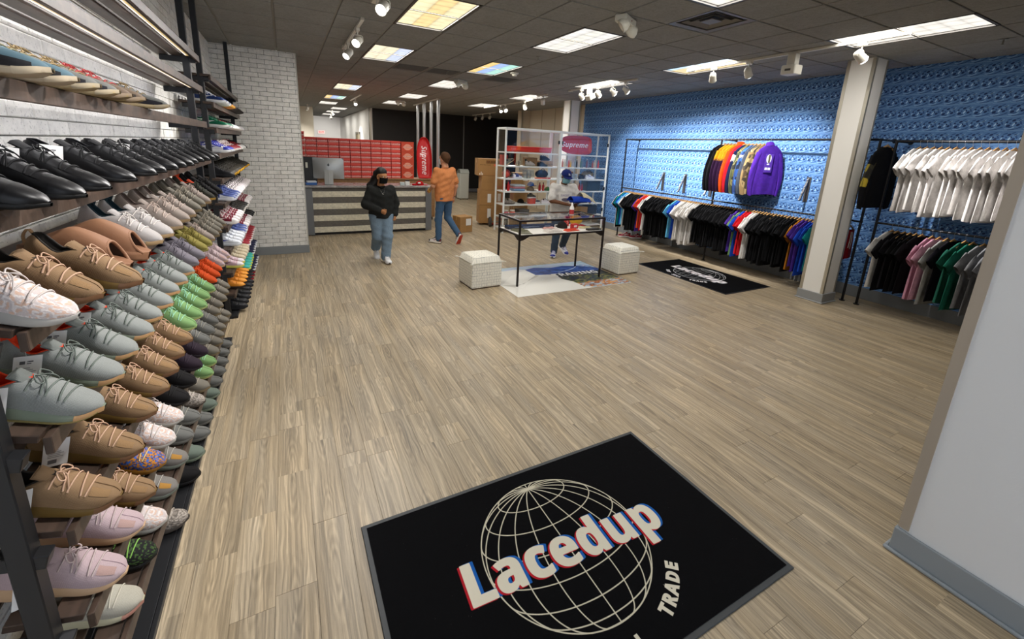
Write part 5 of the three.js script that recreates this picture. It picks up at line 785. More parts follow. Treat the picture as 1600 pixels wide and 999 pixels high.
// cartons on the hand truck
const cardTex = dataTex(128, 128, (x, y) => { const v = 0.9 + 0.1 * vnoise(x / 20, y / 20, 5) + 0.03 * (hash2(x, Math.floor(y / 3), 2) - 0.5); return [166 * v, 124 * v, 72 * v]; });
const cardMat = new THREE.MeshPhysicalMaterial({ map: cardTex, roughness: 0.8 }), tapeMat = mat('#b3884b', 0.35), whiteLabel = mat('#dcd9d2', 0.6);
function carton(label, x, y, z, w, h, d, turn, opt = {}) {
  const o = thing('carton', label, 'cardboard box', [x, y, z], turn, 'brown cartons by the display shelves');
  part(o, 'body', bbox(w, h, d, 0.004, 0, h / 2, 0), cardMat); part(o, 'flap', bbox(w, 0.005, d / 2 - 0.003, 0.001, 0, h + 0.0025, d / 4), cardMat); part(o, 'flap', bbox(w, 0.005, d / 2 - 0.003, 0.001, 0, h + 0.0025, -d / 4), cardMat);
  part(o, 'tape', merge([plainBox(w + 0.002, 0.0012, 0.05, 0, h + 0.0056, 0), plainBox(0.0012, h * 0.25, 0.05, -w / 2 - 0.0008, h * 0.88, 0)]), tapeMat);
  for (const [lx, ly, lw, lh, side] of opt.labels ?? []) part(o, 'shipping_label', side ? plainBox(0.001, lh, lw, -w / 2 - 0.001, ly, lx) : plainBox(lw, lh, 0.001, lx, ly, d / 2 + 0.001), whiteLabel);
  if (opt.print) part(o, 'print', printPlane(w * 0.96, h * 0.96), new THREE.MeshPhysicalMaterial({ map: opt.print, roughness: 0.8 }), [0, h / 2, d / 2 + 0.0008]);
  return o;
}
const uhaul = canvasTex(512, 512, (c) => { c.fillStyle = '#a67c48'; c.fillRect(0, 0, 512, 512); c.fillStyle = '#8a5a24'; c.strokeStyle = '#3a2a18'; c.lineWidth = 8; c.fillRect(170, 40, 300, 90); c.strokeRect(170, 40, 300, 90); c.fillStyle = '#33230f'; c.font = 'bold 76px sans-serif'; c.fillText('U-HAUL', 182, 112); c.font = 'bold 30px sans-serif'; c.fillText('Book Box  Small', 30, 190); c.fillStyle = '#e0684a'; c.fillRect(330, 150, 70, 60); c.fillStyle = '#e6ded0'; for (const [x, h] of [[20, 60], [50, 100], [80, 60]]) c.fillRect(x, 500 - h, 18, h); });
{
  const X = 4.64, Z = -10.05;
  carton('bottom brown carton with white label on the hand truck', X, 0.055, Z, 0.62, 0.46, 0.42, -0.25, { labels: [[-0.05, 0.26, 0.09, 0.24]] });
  carton('second brown carton with two white labels on the hand truck', X, 0.523, Z, 0.6, 0.38, 0.4, -0.22, { labels: [[-0.06, 0.18, 0.09, 0.22], [0.2, 0.2, 0.08, 0.2]] });
  carton('third brown carton on the hand truck', X + 0.02, 0.911, Z, 0.58, 0.34, 0.4, -0.2);
  carton('topmost lettered carton on the hand truck stack', X - 0.02, 1.26, Z - 0.1, 0.64, 0.42, 0.42, -0.2, { print: uhaul });
  carton('carton in front of the lettered one near the display shelves', 5.32, 1.0, -9.72, 0.4, 0.36, 0.3, -0.15, { labels: [[0.1, 0.24, 0.12, 0.12]] });
  carton('lower carton right of the hand truck stack', 5.32, 0.5, -9.72, 0.4, 0.49, 0.3, -0.15);
  carton('floor carton right of the hand truck stack', 5.32, 0.0, -9.72, 0.4, 0.49, 0.3, -0.15);
  const o = thing('hand_truck', 'red hand truck with grey wheels under the carton stack', 'hand truck', [4.64, 0, -9.76], -0.25), r = mat('#a3201c', 0.4), g = mat('#6c6a66', 0.6);
  for (const s of [-0.08, 0.1]) part(o, 'rail', bar([s + 0.1, 0.1, 0.045], [s + 0.1, 1.32, 0.02], 0.014, 10), r);
  for (const y of [0.2, 0.6, 1.0]) part(o, 'crossbar', bar([0.02, y, 0.04], [0.2, y, 0.04], 0.011, 8), r);
  part(o, 'axle', bar([-0.1, 0.12, 0.07], [0.3, 0.12, 0.07], 0.01, 8), g); part(o, 'toe_plate', spanBox(-0.1, 0.3, 0.035, 0.05, -0.5, -0.02, 0.003), r);
  for (const s of [-0.12, 0.3]) { const w = part(o, 'wheel', new THREE.TorusGeometry(0.095, 0.032, 10, 24).rotateY(PI / 2), mat('#3c3b3a', 0.8), [s, 0.127, 0.1]); part(w, 'hub', cyl(0.07, 0.07, 0.04, 18).rotateZ(PI / 2), g); }
}
// carton by the orange shirt, white bin
carton('small carton on the floor beyond the man in orange', 3.6, 0, -9.3, 0.34, 0.36, 0.34, 0.2, { labels: [[0.06, 0.24, 0.14, 0.16]] });
{ const o = thing('waste_bin', 'pale tall bin standing in front of the charcoal wall', 'bin', [5.95, 0, -15.4]); part(o, 'body', bbox(0.36, 0.95, 0.36, 0.02, 0, 0.5, 0), mat('#b9bbb2', 0.5)); const R = []; for (let i = 0; i <= 8; i++) { const a = i / 8 * PI; R.push([[-0.18, 0.975 + 0.16 * Math.sin(a), 0.18 * Math.cos(a)], [0.18, 0.975 + 0.16 * Math.sin(a), 0.18 * Math.cos(a)]]); } part(o, 'lid', surf(R), mat('#a7aaa2', 0.5)); for (const [x, z] of [[-0.14, 0.14], [0.14, 0.14], [-0.14, -0.14], [0.14, -0.14]]) part(o, 'foot', cyl(0.02, 0.02, 0.03, 10, x, 0.015, z), mat('#222222', 0.7)); }
// ================================================================= mats and printed floor graphic
function globe(c, cx, cy, R, lw, color) {
  c.strokeStyle = color; c.lineWidth = lw; c.beginPath(); c.arc(cx, cy, R, 0, 7); c.stroke();
  const tilt = 0.42, rot = 0.35, P = (la, lo) => { const x = Math.cos(la) * Math.sin(lo + rot), y0 = Math.sin(la), z0 = Math.cos(la) * Math.cos(lo + rot); return [x, y0 * Math.cos(tilt) - z0 * Math.sin(tilt), y0 * Math.sin(tilt) + z0 * Math.cos(tilt)]; };
  const line = (f) => { let on = false; c.beginPath(); for (let i = 0; i <= 120; i++) { const p = f(i / 120); if (p[2] > -0.02) { const X = cx + p[0] * R, Y = cy - p[1] * R; if (on) c.lineTo(X, Y); else c.moveTo(X, Y); on = true; } else on = false; } c.stroke(); };
  for (let k = 0; k < 18; k++) line((t) => P((t - 0.5) * PI, k * PI / 9)); for (let k = -3; k <= 3; k++) line((t) => P(k * PI / 9, t * 2 * PI));
}
function matPrint(W, H, colors) {
  return canvasTex(W, H, (c) => {
    const s = W / 1.84; c.fillStyle = '#0b0b0d'; c.fillRect(0, 0, W, H); let q = 7; for (let i = 0; i < 5000; i++) { const a = hash2(i, 1), b = hash2(i, 2), k = hash2(i, 3); c.fillStyle = k > 0.985 ? '#55524c' : k > 0.5 ? '#121214' : '#08080a'; c.fillRect(a * W, b * H, 2, 2); }
    const cx = 0.9 * s, cy = 0.53 * s, R = 0.435 * s; globe(c, cx, cy, R, 0.0062 * s, colors.line);
    c.save(); c.translate(cx + 0.0 * s, cy + 0.12 * s); c.rotate(0.05); c.textAlign = 'center';
    c.font = `bold ${0.285 * s}px sans-serif`; const word = (dx, dy, col) => { c.fillStyle = col; c.strokeStyle = col; c.lineJoin = 'round'; c.lineWidth = 0.010 * s; c.strokeText('Lacedup', dx, dy); c.fillText('Lacedup', dx, dy); };
    word(0.016 * s, -0.002 * s, colors.blue); word(-0.012 * s, 0.004 * s, colors.red); word(0, 0, colors.text); c.restore();
    const arc = (txt, a0, size, r) => { c.font = `bold ${size * s}px sans-serif`; c.textAlign = 'center'; c.fillStyle = colors.text; c.strokeStyle = colors.text; c.lineWidth = 0.006 * s; let a = a0; for (const ch of txt) { const w = c.measureText(ch).width / (r * s) + 0.014; a -= w / 2; c.save(); c.translate(cx + Math.cos(a) * r * s, cy + Math.sin(a) * r * s); c.rotate(a - PI / 2); c.fillText(ch, 0, size * s * 0.36); c.strokeText(ch, 0, size * s * 0.36); c.restore(); a -= w / 2; } };
    arc('BUY', 2.42, 0.082, 0.53); arc('SELL', 1.86, 0.082, 0.53); arc('TRADE', 1.2, 0.082, 0.53);
  });
}
function doorMat(label, x, z, w, d, turn, tex, border) {
  const o = thing('door_mat', label, 'mat', [x, 0, z], turn, 'black logo mats');
  part(o, 'rubber_border', merge([bbox(w, 0.006, d, 0.003, 0, 0.0035, 0)]), mat(border, 0.6));
  part(o, 'pile', (() => { const g = new THREE.BoxGeometry(w - 0.05, 0.009, d - 0.05); return g; })(), [mat('#0b0b0d', 0.95), mat('#0b0b0d', 0.95), new THREE.MeshPhysicalMaterial({ map: tex, roughness: 0.97, bumpMap: fineBump, bumpScale: 0.002, specularIntensity: 0.15 }), mat('#0b0b0d', 0.95), mat('#0b0b0d', 0.95), mat('#0b0b0d', 0.95)], [0, 0.005, 0]);
  return o;
}
doorMat('large black mat with globe logo nearest the camera', 1.14, -1.345, 1.85, 1.135, 0.008, matPrint(1472, 904, { line: '#c9c3ae', text: '#d6d0be', blue: '#1f5aa8', red: '#a8202a' }), '#33373a');
doorMat('smaller-looking black mat with globe logo below the long rail', 6.14, -4.66, 1.82, 1.09, -PI / 2, matPrint(920, 552, { line: '#c3c3c6', text: '#e6e2e4', blue: '#8f8f96', red: '#a08c90' }), '#121214');
// printed floor graphic
{
  const W = 1212, H = 804, s = 600, X = (x) => (x - 2.645) * s, Y = (z) => (z + 6.06) * s;
  const t = canvasTex(W, H, (c) => {
    c.fillStyle = '#9db3c4'; c.fillRect(0, 0, W, H);
    for (let i = 0; i < 260; i++) { c.fillStyle = `rgba(${150 + 70 * hash2(i, 1)},${175 + 50 * hash2(i, 2)},${195 + 40 * hash2(i, 3)},0.35)`; c.beginPath(); c.ellipse(hash2(i, 4) * W, hash2(i, 5) * 190, 20 + 90 * hash2(i, 6), 4 + 8 * hash2(i, 7), -0.1, 0, 7); c.fill(); }
    const poly = (p, col) => { c.fillStyle = col; c.beginPath(); p.forEach(([x, z], i) => (i ? c.lineTo(X(x), Y(z)) : c.moveTo(X(x), Y(z)))); c.fill(); };
    poly([[3.38, -5.86], [3.6, -5.93], [3.9, -5.84], [4.15, -5.88], [4.4, -5.8], [4.67, -5.62], [4.67, -5.3], [3.4, -5.45]], '#1f3f86');
    for (let i = 0; i < 240; i++) { const x = 3.42 + 1.2 * hash2(i, 11), z = -5.82 + 0.34 * hash2(i, 12); c.fillStyle = ['#16306c', '#2c57a8', '#4a74ba', '#122654'][i % 4]; c.beginPath(); c.ellipse(X(x), Y(z), 10 + 34 * hash2(i, 13), 3 + 5 * hash2(i, 14), 0.3, 0, 7); c.fill(); }
    c.strokeStyle = '#c8d6e4'; c.lineWidth = 8; c.beginPath(); c.moveTo(X(3.85), Y(-5.56)); c.quadraticCurveTo(X(4.2), Y(-5.62), X(4.36), Y(-5.78)); c.stroke();
    poly([[3.6, -5.5], [4.67, -5.45], [4.67, -5.0], [3.75, -4.95]], '#1c2430');
    for (let i = 0; i < 420; i++) { const x = 3.72 + 0.95 * hash2(i, 21), z = -5.34 + 0.6 * hash2(i, 22); const low = z > -4.98; c.fillStyle = low ? ['#8a4a26', '#b06a34', '#6a3320', '#c78a3c'][i % 4] : ['#3c4a26', '#6b6e2e', '#26301f', '#8a8436', '#3a2c20'][i % 5]; c.beginPath(); c.ellipse(X(x), Y(z), 8 + 28 * hash2(i, 23), 3 + 7 * hash2(i, 24), -0.2, 0, 7); c.fill(); }
    c.save(); c.translate(X(4.1), Y(-5.38)); c.rotate(0.03); c.fillStyle = '#eeece6'; c.font = 'bold 118px sans-serif'; c.textAlign = 'center'; c.fillText('TRADING', 0, 14); c.restore();
    poly([[2.6, -6.1], [2.6, -4.7], [3.93, -4.7], [3.915, -4.78], [3.81, -4.8], [3.81, -4.94], [3.79, -5.07], [3.7, -5.23], [3.73, -5.48], [3.41, -5.55], [3.39, -5.87], [3.2, -5.92], [2.9, -5.9]], '#dcdad2');
    poly([[2.66, -5.25], [3.0, -5.62], [3.38, -5.85], [3.4, -5.5], [2.9, -5.05]], '#e6e4dc');
    poly([[2.66, -5.25], [2.8, -5.1], [3.45, -5.5], [3.41, -5.55], [3.0, -5.2]], '#bdbab0');
  });
  const o = thing('floor_graphic', 'printed floor sheet with blue mountain picture under the display table', 'floor graphic', [3.655, 0, -5.39]); const g = new THREE.BoxGeometry(2.02, 0.002, 1.34); part(o, 'sheet', g, [mat('#d8d6d0', 0.6), mat('#d8d6d0', 0.6), new THREE.MeshPhysicalMaterial({ map: t, roughness: 0.45 }), mat('#d8d6d0', 0.6), mat('#d8d6d0', 0.6), mat('#d8d6d0', 0.6)], [0, 0.0012, 0]);
}
// ---- grid-patterned cube stools
{
  const t = dataTex(256, 256, (x, y) => { const jx = vnoise(x / 40, y / 12, 2) * 2, row = Math.floor(y / 21.33), a = (y + jx) % 21.33, b = (x + (row % 2) * 5 + 3 * hash2(Math.floor(x / 21.33), row, 4)) % 21.33; const l = a < 1.3 || b < 1.2; const v = 226 + 10 * vnoise(x / 7, y / 7, 5); return l ? [150, 148, 146] : [v, v * 0.985, v * 0.93]; });
  t.repeat.set(2.1, 2.1); const m = new THREE.MeshPhysicalMaterial({ map: t, roughness: 0.85, bumpMap: clothBump, bumpScale: 0.0006 });
  for (const [l, x, z, w, turn] of [['white cube stool with thin grey grid left of the display table', 2.395, -5.45, 0.47, 0.05], ['white cube stool with thin grey grid right of the display table', 4.93, -5.31, 0.45, 0.03]]) {
    const o = thing('cube_stool', l, 'stool', [x, 0, z], turn, 'grid-patterned cube stools');
    part(o, 'base', bbox(w - 0.03, 0.02, w - 0.03, 0.003, 0, 0.01, 0), mat('#5a4a40', 0.7)); part(o, 'body', uvScale(bbox(w, 0.36, w, 0.012, 0, 0.195, 0), 1), m);
    const R = []; const n = 14; for (let i = 0; i <= n; i++) { const row = []; for (let j = 0; j <= n; j++) { const u = i / n * 2 - 1, v = j / n * 2 - 1, e = Math.max(Math.abs(u), Math.abs(v)), drop = e > 0.86 ? (e - 0.86) / 0.14 : 0; row.push([u * w / 2 * 1.005, 0.455 - 0.010 * (u * u + v * v) * 0.5 - 0.075 * drop * drop, v * w / 2 * 1.005]); } R.push(row); } part(o, 'cushion', surf(R, false, (i, j) => [i / n * w, j / n * w]), m);
    part(o, 'cushion_piping', tube([[-w / 2, 0.377, -w / 2], [w / 2, 0.377, -w / 2], [w / 2, 0.377, w / 2], [-w / 2, 0.377, w / 2]].flatMap((p, i, a) => { const q = a[(i + 1) % 4]; return [p, p, [(p[0] + q[0]) / 2, p[1], (p[2] + q[2]) / 2]]; }), 0.004, 60, 5, true), m);
  }
}
let globalCap;
// ---- glass display table
const glassPane = mat('#ffffff', 0.02, { transmission: 1, thickness: 0, ior: 1.45 });
const blackSteel = mat('#1e1718', 0.4, { metalness: 0.3 });
{
  const x0 = 2.85, x1 = 4.35, z0 = -5.79, z1 = -5.13, ft = 0.975, fb = 0.75, w = 0.026;
  const o = thing('display_table', 'glass-topped display table on thin black legs', 'table', [0, 0, 0]);
  for (const [x, z] of [[x0, z0], [x0, z1], [x1, z0], [x1, z1]]) part(o, 'leg', spanBox(x - w / 2, x + w / 2, 0.003, ft, z - w / 2, z + w / 2, 0.002), blackSteel);
  for (const y of [ft - w / 2, fb]) { part(o, 'rim_bar', spanBox(x0, x1, y - w / 2, y + w / 2, z0 - w / 2, z0 + w / 2, 0.002), blackSteel); part(o, 'rim_bar', spanBox(x0, x1, y - w / 2, y + w / 2, z1 - w / 2, z1 + w / 2, 0.002), blackSteel); part(o, 'rim_bar', spanBox(x0 - w / 2, x0 + w / 2, y - w / 2, y + w / 2, z0, z1, 0.002), blackSteel); part(o, 'rim_bar', spanBox(x1 - w / 2, x1 + w / 2, y - w / 2, y + w / 2, z0, z1, 0.002), blackSteel); }
  part(o, 'tray', spanBox(x0 + w / 2, x1 - w / 2, fb - 0.008, fb + 0.012, z0 + w / 2, z1 - w / 2, 0.002), mat('#dcd9d2', 0.6));
  part(o, 'glass_top', spanBox(x0 + w / 2, x1 - w / 2, ft - 0.006, ft - 0.004, z0 + w / 2, z1 - w / 2), glassPane);
  part(o, 'glass_side', spanBox(x0 + w / 2, x1 - w / 2, fb + w / 2, ft - w, z1 - 0.002, z1), glassPane); part(o, 'glass_side', spanBox(x0, x0 + 0.002, fb + w / 2, ft - w, z0 + w / 2, z1 - w / 2), glassPane); part(o, 'glass_side', spanBox(x1 - 0.002, x1, fb + w / 2, ft - w, z0 + w / 2, z1 - w / 2), glassPane);
  const gus = (x, z, sx, sz) => { const sh = new THREE.Shape(); sh.moveTo(0, 0); sh.lineTo(0.16, 0); sh.lineTo(0.06, -0.05); sh.lineTo(0, -0.06); const g = new THREE.ExtrudeGeometry(sh, { depth: 0.012, bevelEnabled: false }); g.translate(0, 0, -0.006); if (sx < 0) g.rotateY(PI); g.translate(x, fb - w / 2, z); const g2 = new THREE.ExtrudeGeometry(sh, { depth: 0.012, bevelEnabled: false }); g2.translate(0, 0, -0.006); g2.rotateY(sz < 0 ? PI / 2 : -PI / 2); g2.translate(x, fb - w / 2, z); return [g, g2]; };
  for (const [x, z, sx, sz] of [[x0, z1, 1, -1], [x1, z1, -1, -1], [x0, z0, 1, 1], [x1, z0, -1, 1]]) for (const g of gus(x, z, sx, sz)) part(o, 'gusset', g, blackSteel);
  // things laid out inside the case
  const Y = fb + 0.0125;
  const foldT = (label, x, z, w2, d, h, col, turn) => { const q = thing('folded_shirt', label, 'folded shirt', [x, Y, z], turn, 'folded clothes in the glass table'); const R = []; for (let i = 0; i <= 8; i++) { const row = []; for (let j = 0; j <= 8; j++) { const u = i / 8 * 2 - 1, v = j / 8 * 2 - 1, e = Math.max(Math.abs(u), Math.abs(v)); row.push([u * w2 / 2, (e > 0.95 ? 0 : h * (1 - 0.3 * e * e)) + (e > 0.95 ? 0 : 0.006 * Math.sin(5 * u + 3 * v)), v * d / 2]); } R.push(row); } part(q, 'fold', surf(R), cloth(col)); part(q, 'collar', tube([[-0.05, h * 0.95, -d * 0.2], [0, h, -d * 0.1], [0.05, h * 0.95, -d * 0.2]], 0.006, 10, 5), cloth(col)); };
  const navyT = canvasTex(512, 96, (c) => { c.fillStyle = '#20304e'; c.fillRect(0, 0, 512, 96); c.fillStyle = '#9fb2cc'; c.font = 'italic 44px serif'; c.fillText('Supreme', 150, 62); c.fillRect(60, 40, 50, 10); c.fillRect(400, 30, 70, 12); });
  const fl = thing('folded_banner', 'long navy cloth with pale script inside the glass table', 'banner', [3.3, Y, -5.62]); part(fl, 'cloth', bbox(0.84, 0.05, 0.12, 0.01, 0, 0.026, 0), cloth('#20304e')); part(fl, 'front_print', printPlane(0.8, 0.04), new THREE.MeshPhysicalMaterial({ map: navyT, roughness: 0.8 }), [0, 0.026, 0.0605]);
  foldT('crumpled white shirt inside the glass table', 3.5, -5.27, 0.3, 0.16, 0.035, '#d8d0c8', 0.1); foldT('olive patterned cloth in the left corner of the glass table', 3.02, -5.45, 0.24, 0.2, 0.025, '#6b6a55', 0.2); foldT('grey-green cloth at the front left of the glass table', 3.0, -5.24, 0.2, 0.14, 0.02, '#8b8a78', -0.2); foldT('pink and white cloth in the middle of the glass table', 3.56, -5.46, 0.22, 0.14, 0.025, '#c79a94', 0.1); foldT('bright orange cloth at the front of the glass table', 3.83, -5.26, 0.26, 0.12, 0.024, '#d9452c', 0.1); foldT('cream cloth at the right of the glass table', 4.2, -5.4, 0.24, 0.14, 0.02, '#cfc39b', -0.2); foldT('red folded cloth at the back right of the glass table', 4.2, -5.54, 0.2, 0.08, 0.025, '#a8323a', 0.0);
  const capAt = (label, x, y, z, col, turn, k = 1, logo) => { const q = thing('baseball_cap', label, 'cap', [x, y, z], turn, 'caps on display'); const m = cloth(col), R = []; for (let i = 0; i <= 9; i++) { const a = i / 9 * PI / 2, row = []; for (let j = 0; j < 20; j++) { const b = j / 20 * 2 * PI; row.push([0.088 * k * Math.cos(a) * Math.cos(b), 0.002 + 0.1 * k * Math.pow(Math.sin(a), 0.85), 0.08 * k * Math.cos(a) * Math.sin(b)]); } R.push(row); } part(q, 'crown', surf(R, true), m); const br = []; for (let i = 0; i <= 5; i++) { const u = i / 5, row = []; for (let j = 0; j <= 10; j++) { const b = lerp(-1.1, 1.1, j / 10); row.push([0.08 * k * Math.cos(b) + 0.075 * k * u * Math.pow(Math.cos(b * 0.9), 0.6), 0.012 + 0.003 * u, Math.sin(b) * 0.08 * k]); } br.push(row); } part(q, 'brim', merge([surf(br), surf(br.map((r) => r.map(([a, b2, c]) => [a, b2 - 0.005, c])))]), m); part(q, 'button', new THREE.SphereGeometry(0.008 * k, 8, 6), m, [0, 0.102 * k, 0]); return q; };

  capAt('black cap inside the glass table', 3.82, Y, -5.5, '#1d1c1e', 1.57);
  { const q = thing('belt_bag', 'flat black pouch at the right front of the glass table', 'pouch', [4.2, Y, -5.21], 0.05); part(q, 'body', bbox(0.24, 0.03, 0.08, 0.012, 0, 0.016, 0), mat('#161618', 0.6)); part(q, 'zip', bbox(0.18, 0.004, 0.006, 0.001, 0, 0.0325, 0), mat('#b9b9b9', 0.3, { metalness: 0.8 })); part(q, 'strap', tube([[0.11, 0.016, 0], [0.14, 0.02, 0.03], [0.1, 0.012, 0.06]], 0.006, 10, 5), mat('#161618', 0.6)); }
  { const q = thing('small_box', 'small red box standing inside the glass table', 'box', [3.98, Y, -5.4], 0.1); part(q, 'body', bbox(0.12, 0.075, 0.06, 0.003, 0, 0.038, 0), mat('#b91d24', 0.5)); part(q, 'label', printPlane(0.06, 0.03), mat('#e8dcd8', 0.6), [0, 0.04, 0.0305]); }
  { const q = thing('hot_sauce_sleeve', 'slim red box with white lettering inside the glass table', 'box', [3.98, Y, -5.62], 0.1); part(q, 'body', bbox(0.07, 0.16, 0.05, 0.003, 0, 0.08, 0), mat('#b92b24', 0.5)); part(q, 'label', printPlane(0.05, 0.12), new THREE.MeshPhysicalMaterial({ roughness: 0.6, map: canvasTex(64, 160, (c) => { c.fillStyle = '#b92b24'; c.fillRect(0, 0, 64, 160); c.strokeStyle = '#ecd6cf'; c.lineWidth = 8; c.beginPath(); c.moveTo(14, 150); c.lineTo(46, 100); c.lineTo(16, 80); c.lineTo(50, 20); c.stroke(); }) }), [0, 0.08, 0.0255]); }
  { const q = thing('yellow_pouch', 'yellow rounded pouch inside the glass table', 'pouch', [4.2, Y, -5.66], 0.1); const g = new THREE.SphereGeometry(0.1, 20, 14); g.scale(1.35, 0.82, 0.5); part(q, 'body', g, mat('#d8a81c', 0.5), [0, 0.083, 0]); part(q, 'badge', bbox(0.03, 0.02, 0.01, 0.003), mat('#3a2f12', 0.5), [-0.08, 0.1, 0.041]); }
  { const q = thing('squeeze_bottle', 'white bottle with red band standing on the glass table', 'bottle', [3.98, ft - 0.0035, -5.5]); part(q, 'bottle', lathe([[0, 0], [0.034, 0], [0.037, 0.01], [0.037, 0.09], [0.03, 0.12], [0.018, 0.14], [0.016, 0.165], [0.01, 0.185], [0, 0.187]], 20), mat('#e6e3de', 0.35)); part(q, 'band', lathe([[0.0375, 0.008], [0.0382, 0.012], [0.0382, 0.075], [0.0375, 0.079]], 20), mat('#a01c22', 0.45)); }
  globalCap = capAt;
}
// ---- white display shelves with glass doors
{
  const x0 = 4.43, xm = 5.905, x1 = 7.385, zb = -9.27, zf = -8.83, H = 2.42, p = 0.036, wm = mat('#dfe2de', 0.4);
  const o = thing('display_shelves', 'white two-bay display shelf unit with glass doors', 'shelf unit', [0, 0, 0]);
  for (const x of [x0, xm - 0.02, xm + 0.02, x1]) for (const z of [zb, zf]) part(o, 'post', spanBox(x - p / 2, x + p / 2, 0, H, z - p / 2, z + p / 2, 0.003), wm);
  const SY = [0.1, 0.37, 0.67, 0.98, 1.28, 1.57, 1.885];
  for (const [a, b] of [[x0, xm - 0.02], [xm + 0.02, x1]]) {
    for (const y of SY) part(o, 'shelf', spanBox(a + p / 2, b - p / 2, y - 0.03, y, zb + 0.005, zf - 0.022, 0.003), wm);
    for (const z of [zb, zf]) part(o, 'top_rail', spanBox(a, b, H - 0.04, H, z - p / 2, z + p / 2, 0.003), wm);
    for (const x of [a, b]) part(o, 'side_rail', spanBox(x - p / 2, x + p / 2, H - 0.04, H, zb, zf, 0.003), wm);
    const mid = (a + b) / 2; for (const [u, v] of [[a + p / 2, mid - 0.002], [mid + 0.002, b - p / 2]]) part(o, 'glass_door', spanBox(u, v, 0.1, H - 0.045, zf - 0.006, zf - 0.004), glassPane);
    for (const y of [0.5, 1.05, 2.15]) for (const x of [a + 0.03, b - 0.03]) if ((x > xm - 0.2 && x < xm + 0.2) || x > 7.2) part(o, 'hinge', spanBox(x - 0.022, x + 0.022, y - 0.04, y + 0.04, zf - 0.004, zf + 0.02, 0.003), mat('#232326', 0.4));
  }
  part(o, 'side_glass', spanBox(x0 - 0.001, x0 + 0.001, 0.1, H - 0.05, zb + p / 2, zf - p / 2), glassPane);
  const Z = (zb + zf) / 2 + 0.04, y = SY.map((q) => q + 0.0005);
  const bottle = (label, x, yy, z, col, h = 0.2, r = 0.026, cap = '#222222') => { const q = thing('bottle', label, 'bottle', [x, yy, z], 0, 'bottles on the display shelves'); part(q, 'body', lathe([[0, 0], [r, 0], [r * 1.06, 0.006], [r * 1.06, h * 0.6], [r * 0.5, h * 0.78], [r * 0.42, h * 0.9], [0, h * 0.9]], 14), mat(col, 0.35)); part(q, 'cap', cyl(r * 0.48, r * 0.48, h * 0.12, 12, 0, h * 0.94, 0), mat(cap, 0.5)); };
  const box = (label, x, yy, z, w, h, d, col, turn = 0, text, tcol) => { const q = thing('display_box', label, 'box', [x, yy, z], turn, 'boxes on the display shelves'); part(q, 'body', bbox(w, h * 0.74, d, 0.003, 0, h * 0.37, 0), mat(col, 0.6)); part(q, 'lid', bbox(w + 0.004, h * 0.26, d + 0.004, 0.003, 0, h * 0.87, 0), mat(col, 0.6)); if (text) part(q, 'printed_face', printPlane(w * 0.94, h * 0.66), new THREE.MeshPhysicalMaterial({ roughness: 0.7, map: canvasTex(256, 128, (c) => { c.fillStyle = col; c.fillRect(0, 0, 256, 128); c.fillStyle = tcol; c.font = 'bold 84px sans-serif'; c.textAlign = 'center'; c.fillText(text, 128, 94); }) }), [0, h * 0.37, d / 2 + 0.0012]); return q; };
  const shoe = (st, x, yy, z, turn, where) => placeShoe(st, x, yy, z, turn, `${STY[st].d} ${where}`, 'shoes on the display shelves');
  const bin = (label, x, yy, z, w, h, d) => { const q = thing('clear_box', label, 'clear box', [x, yy, z], 0, 'clear boxes on the display shelves'); const m = mat('#eef2f2', 0.08, { transmission: 0.9, thickness: 0, ior: 1.4 }); for (const [n2, g] of [['floor', spanBox(-w / 2, w / 2, 0, 0.003, -d / 2, d / 2)], ['side', spanBox(-w / 2, -w / 2 + 0.003, 0.003, h, -d / 2, d / 2)], ['side', spanBox(w / 2 - 0.003, w / 2, 0.003, h, -d / 2, d / 2)], ['back', spanBox(-w / 2, w / 2, 0.003, h, -d / 2, -d / 2 + 0.003)], ['front', spanBox(-w / 2, w / 2, 0.003, h, d / 2 - 0.003, d / 2)]]) part(q, n2, g, m); part(q, 'lid', spanBox(-w / 2 - 0.003, w / 2 + 0.003, h, h + 0.006, -d / 2 - 0.003, d / 2 + 0.003), mat('#d2d6d6', 0.4)); };
  // top shelf: two red sleds
  { const q = thing('plastic_sled', 'red plastic sled lying flat on the top left display shelf', 'sled', [5.14, y[6] + 0.125, Z - 0.03]); q.rotation.set(-PI / 2, 0, PI / 2); const [f, b] = sledGeo(0.34, 1.24, 0.11); part(q, 'tray', f, mat('#c8281f', 0.4)); part(q, 'underside', b, mat('#d8382a', 0.4)); part(q, 'rim', tube(Array.from({ length: 24 }, (_, j) => { const a = j / 24 * 2 * PI, ca = Math.cos(a), sa = Math.sin(a), n = sa > 0 ? 2.2 : 5; return [0.17 * Math.sign(ca) * Math.pow(Math.abs(ca), 2 / n), 0.62 * Math.sign(sa) * Math.pow(Math.abs(sa), 2 / n), 0]; }), 0.008, 60, 6, true), mat('#d8382a', 0.4)); }
  { const q = thing('plastic_sled', 'red lettered sled propped on its side on the top right shelf', 'sled', [6.46, y[6] + 0.235, Z + 0.02]); q.rotation.set(-0.14, 0, 0); const R = [], n = 24; const inner = new THREE.Group(); inner.name = 'tray_mount'; q.add(inner); inner.rotation.z = PI / 2; const [f, b] = sledGeo(0.46, 1.02, 0.05); const u = f.attributes.uv; for (let i = 0; i < u.count; i++) { const a = u.getX(i), c = u.getY(i); u.setXY(i, 1 - c, a); } f.rotateZ(PI / 2); b.rotateZ(PI / 2); q.remove(inner); part(q, 'tray', f, new THREE.MeshPhysicalMaterial({ map: supremeWide, roughness: 0.4, clearcoat: 0.3 })); part(q, 'underside', b, mat('#b00d12', 0.4)); }
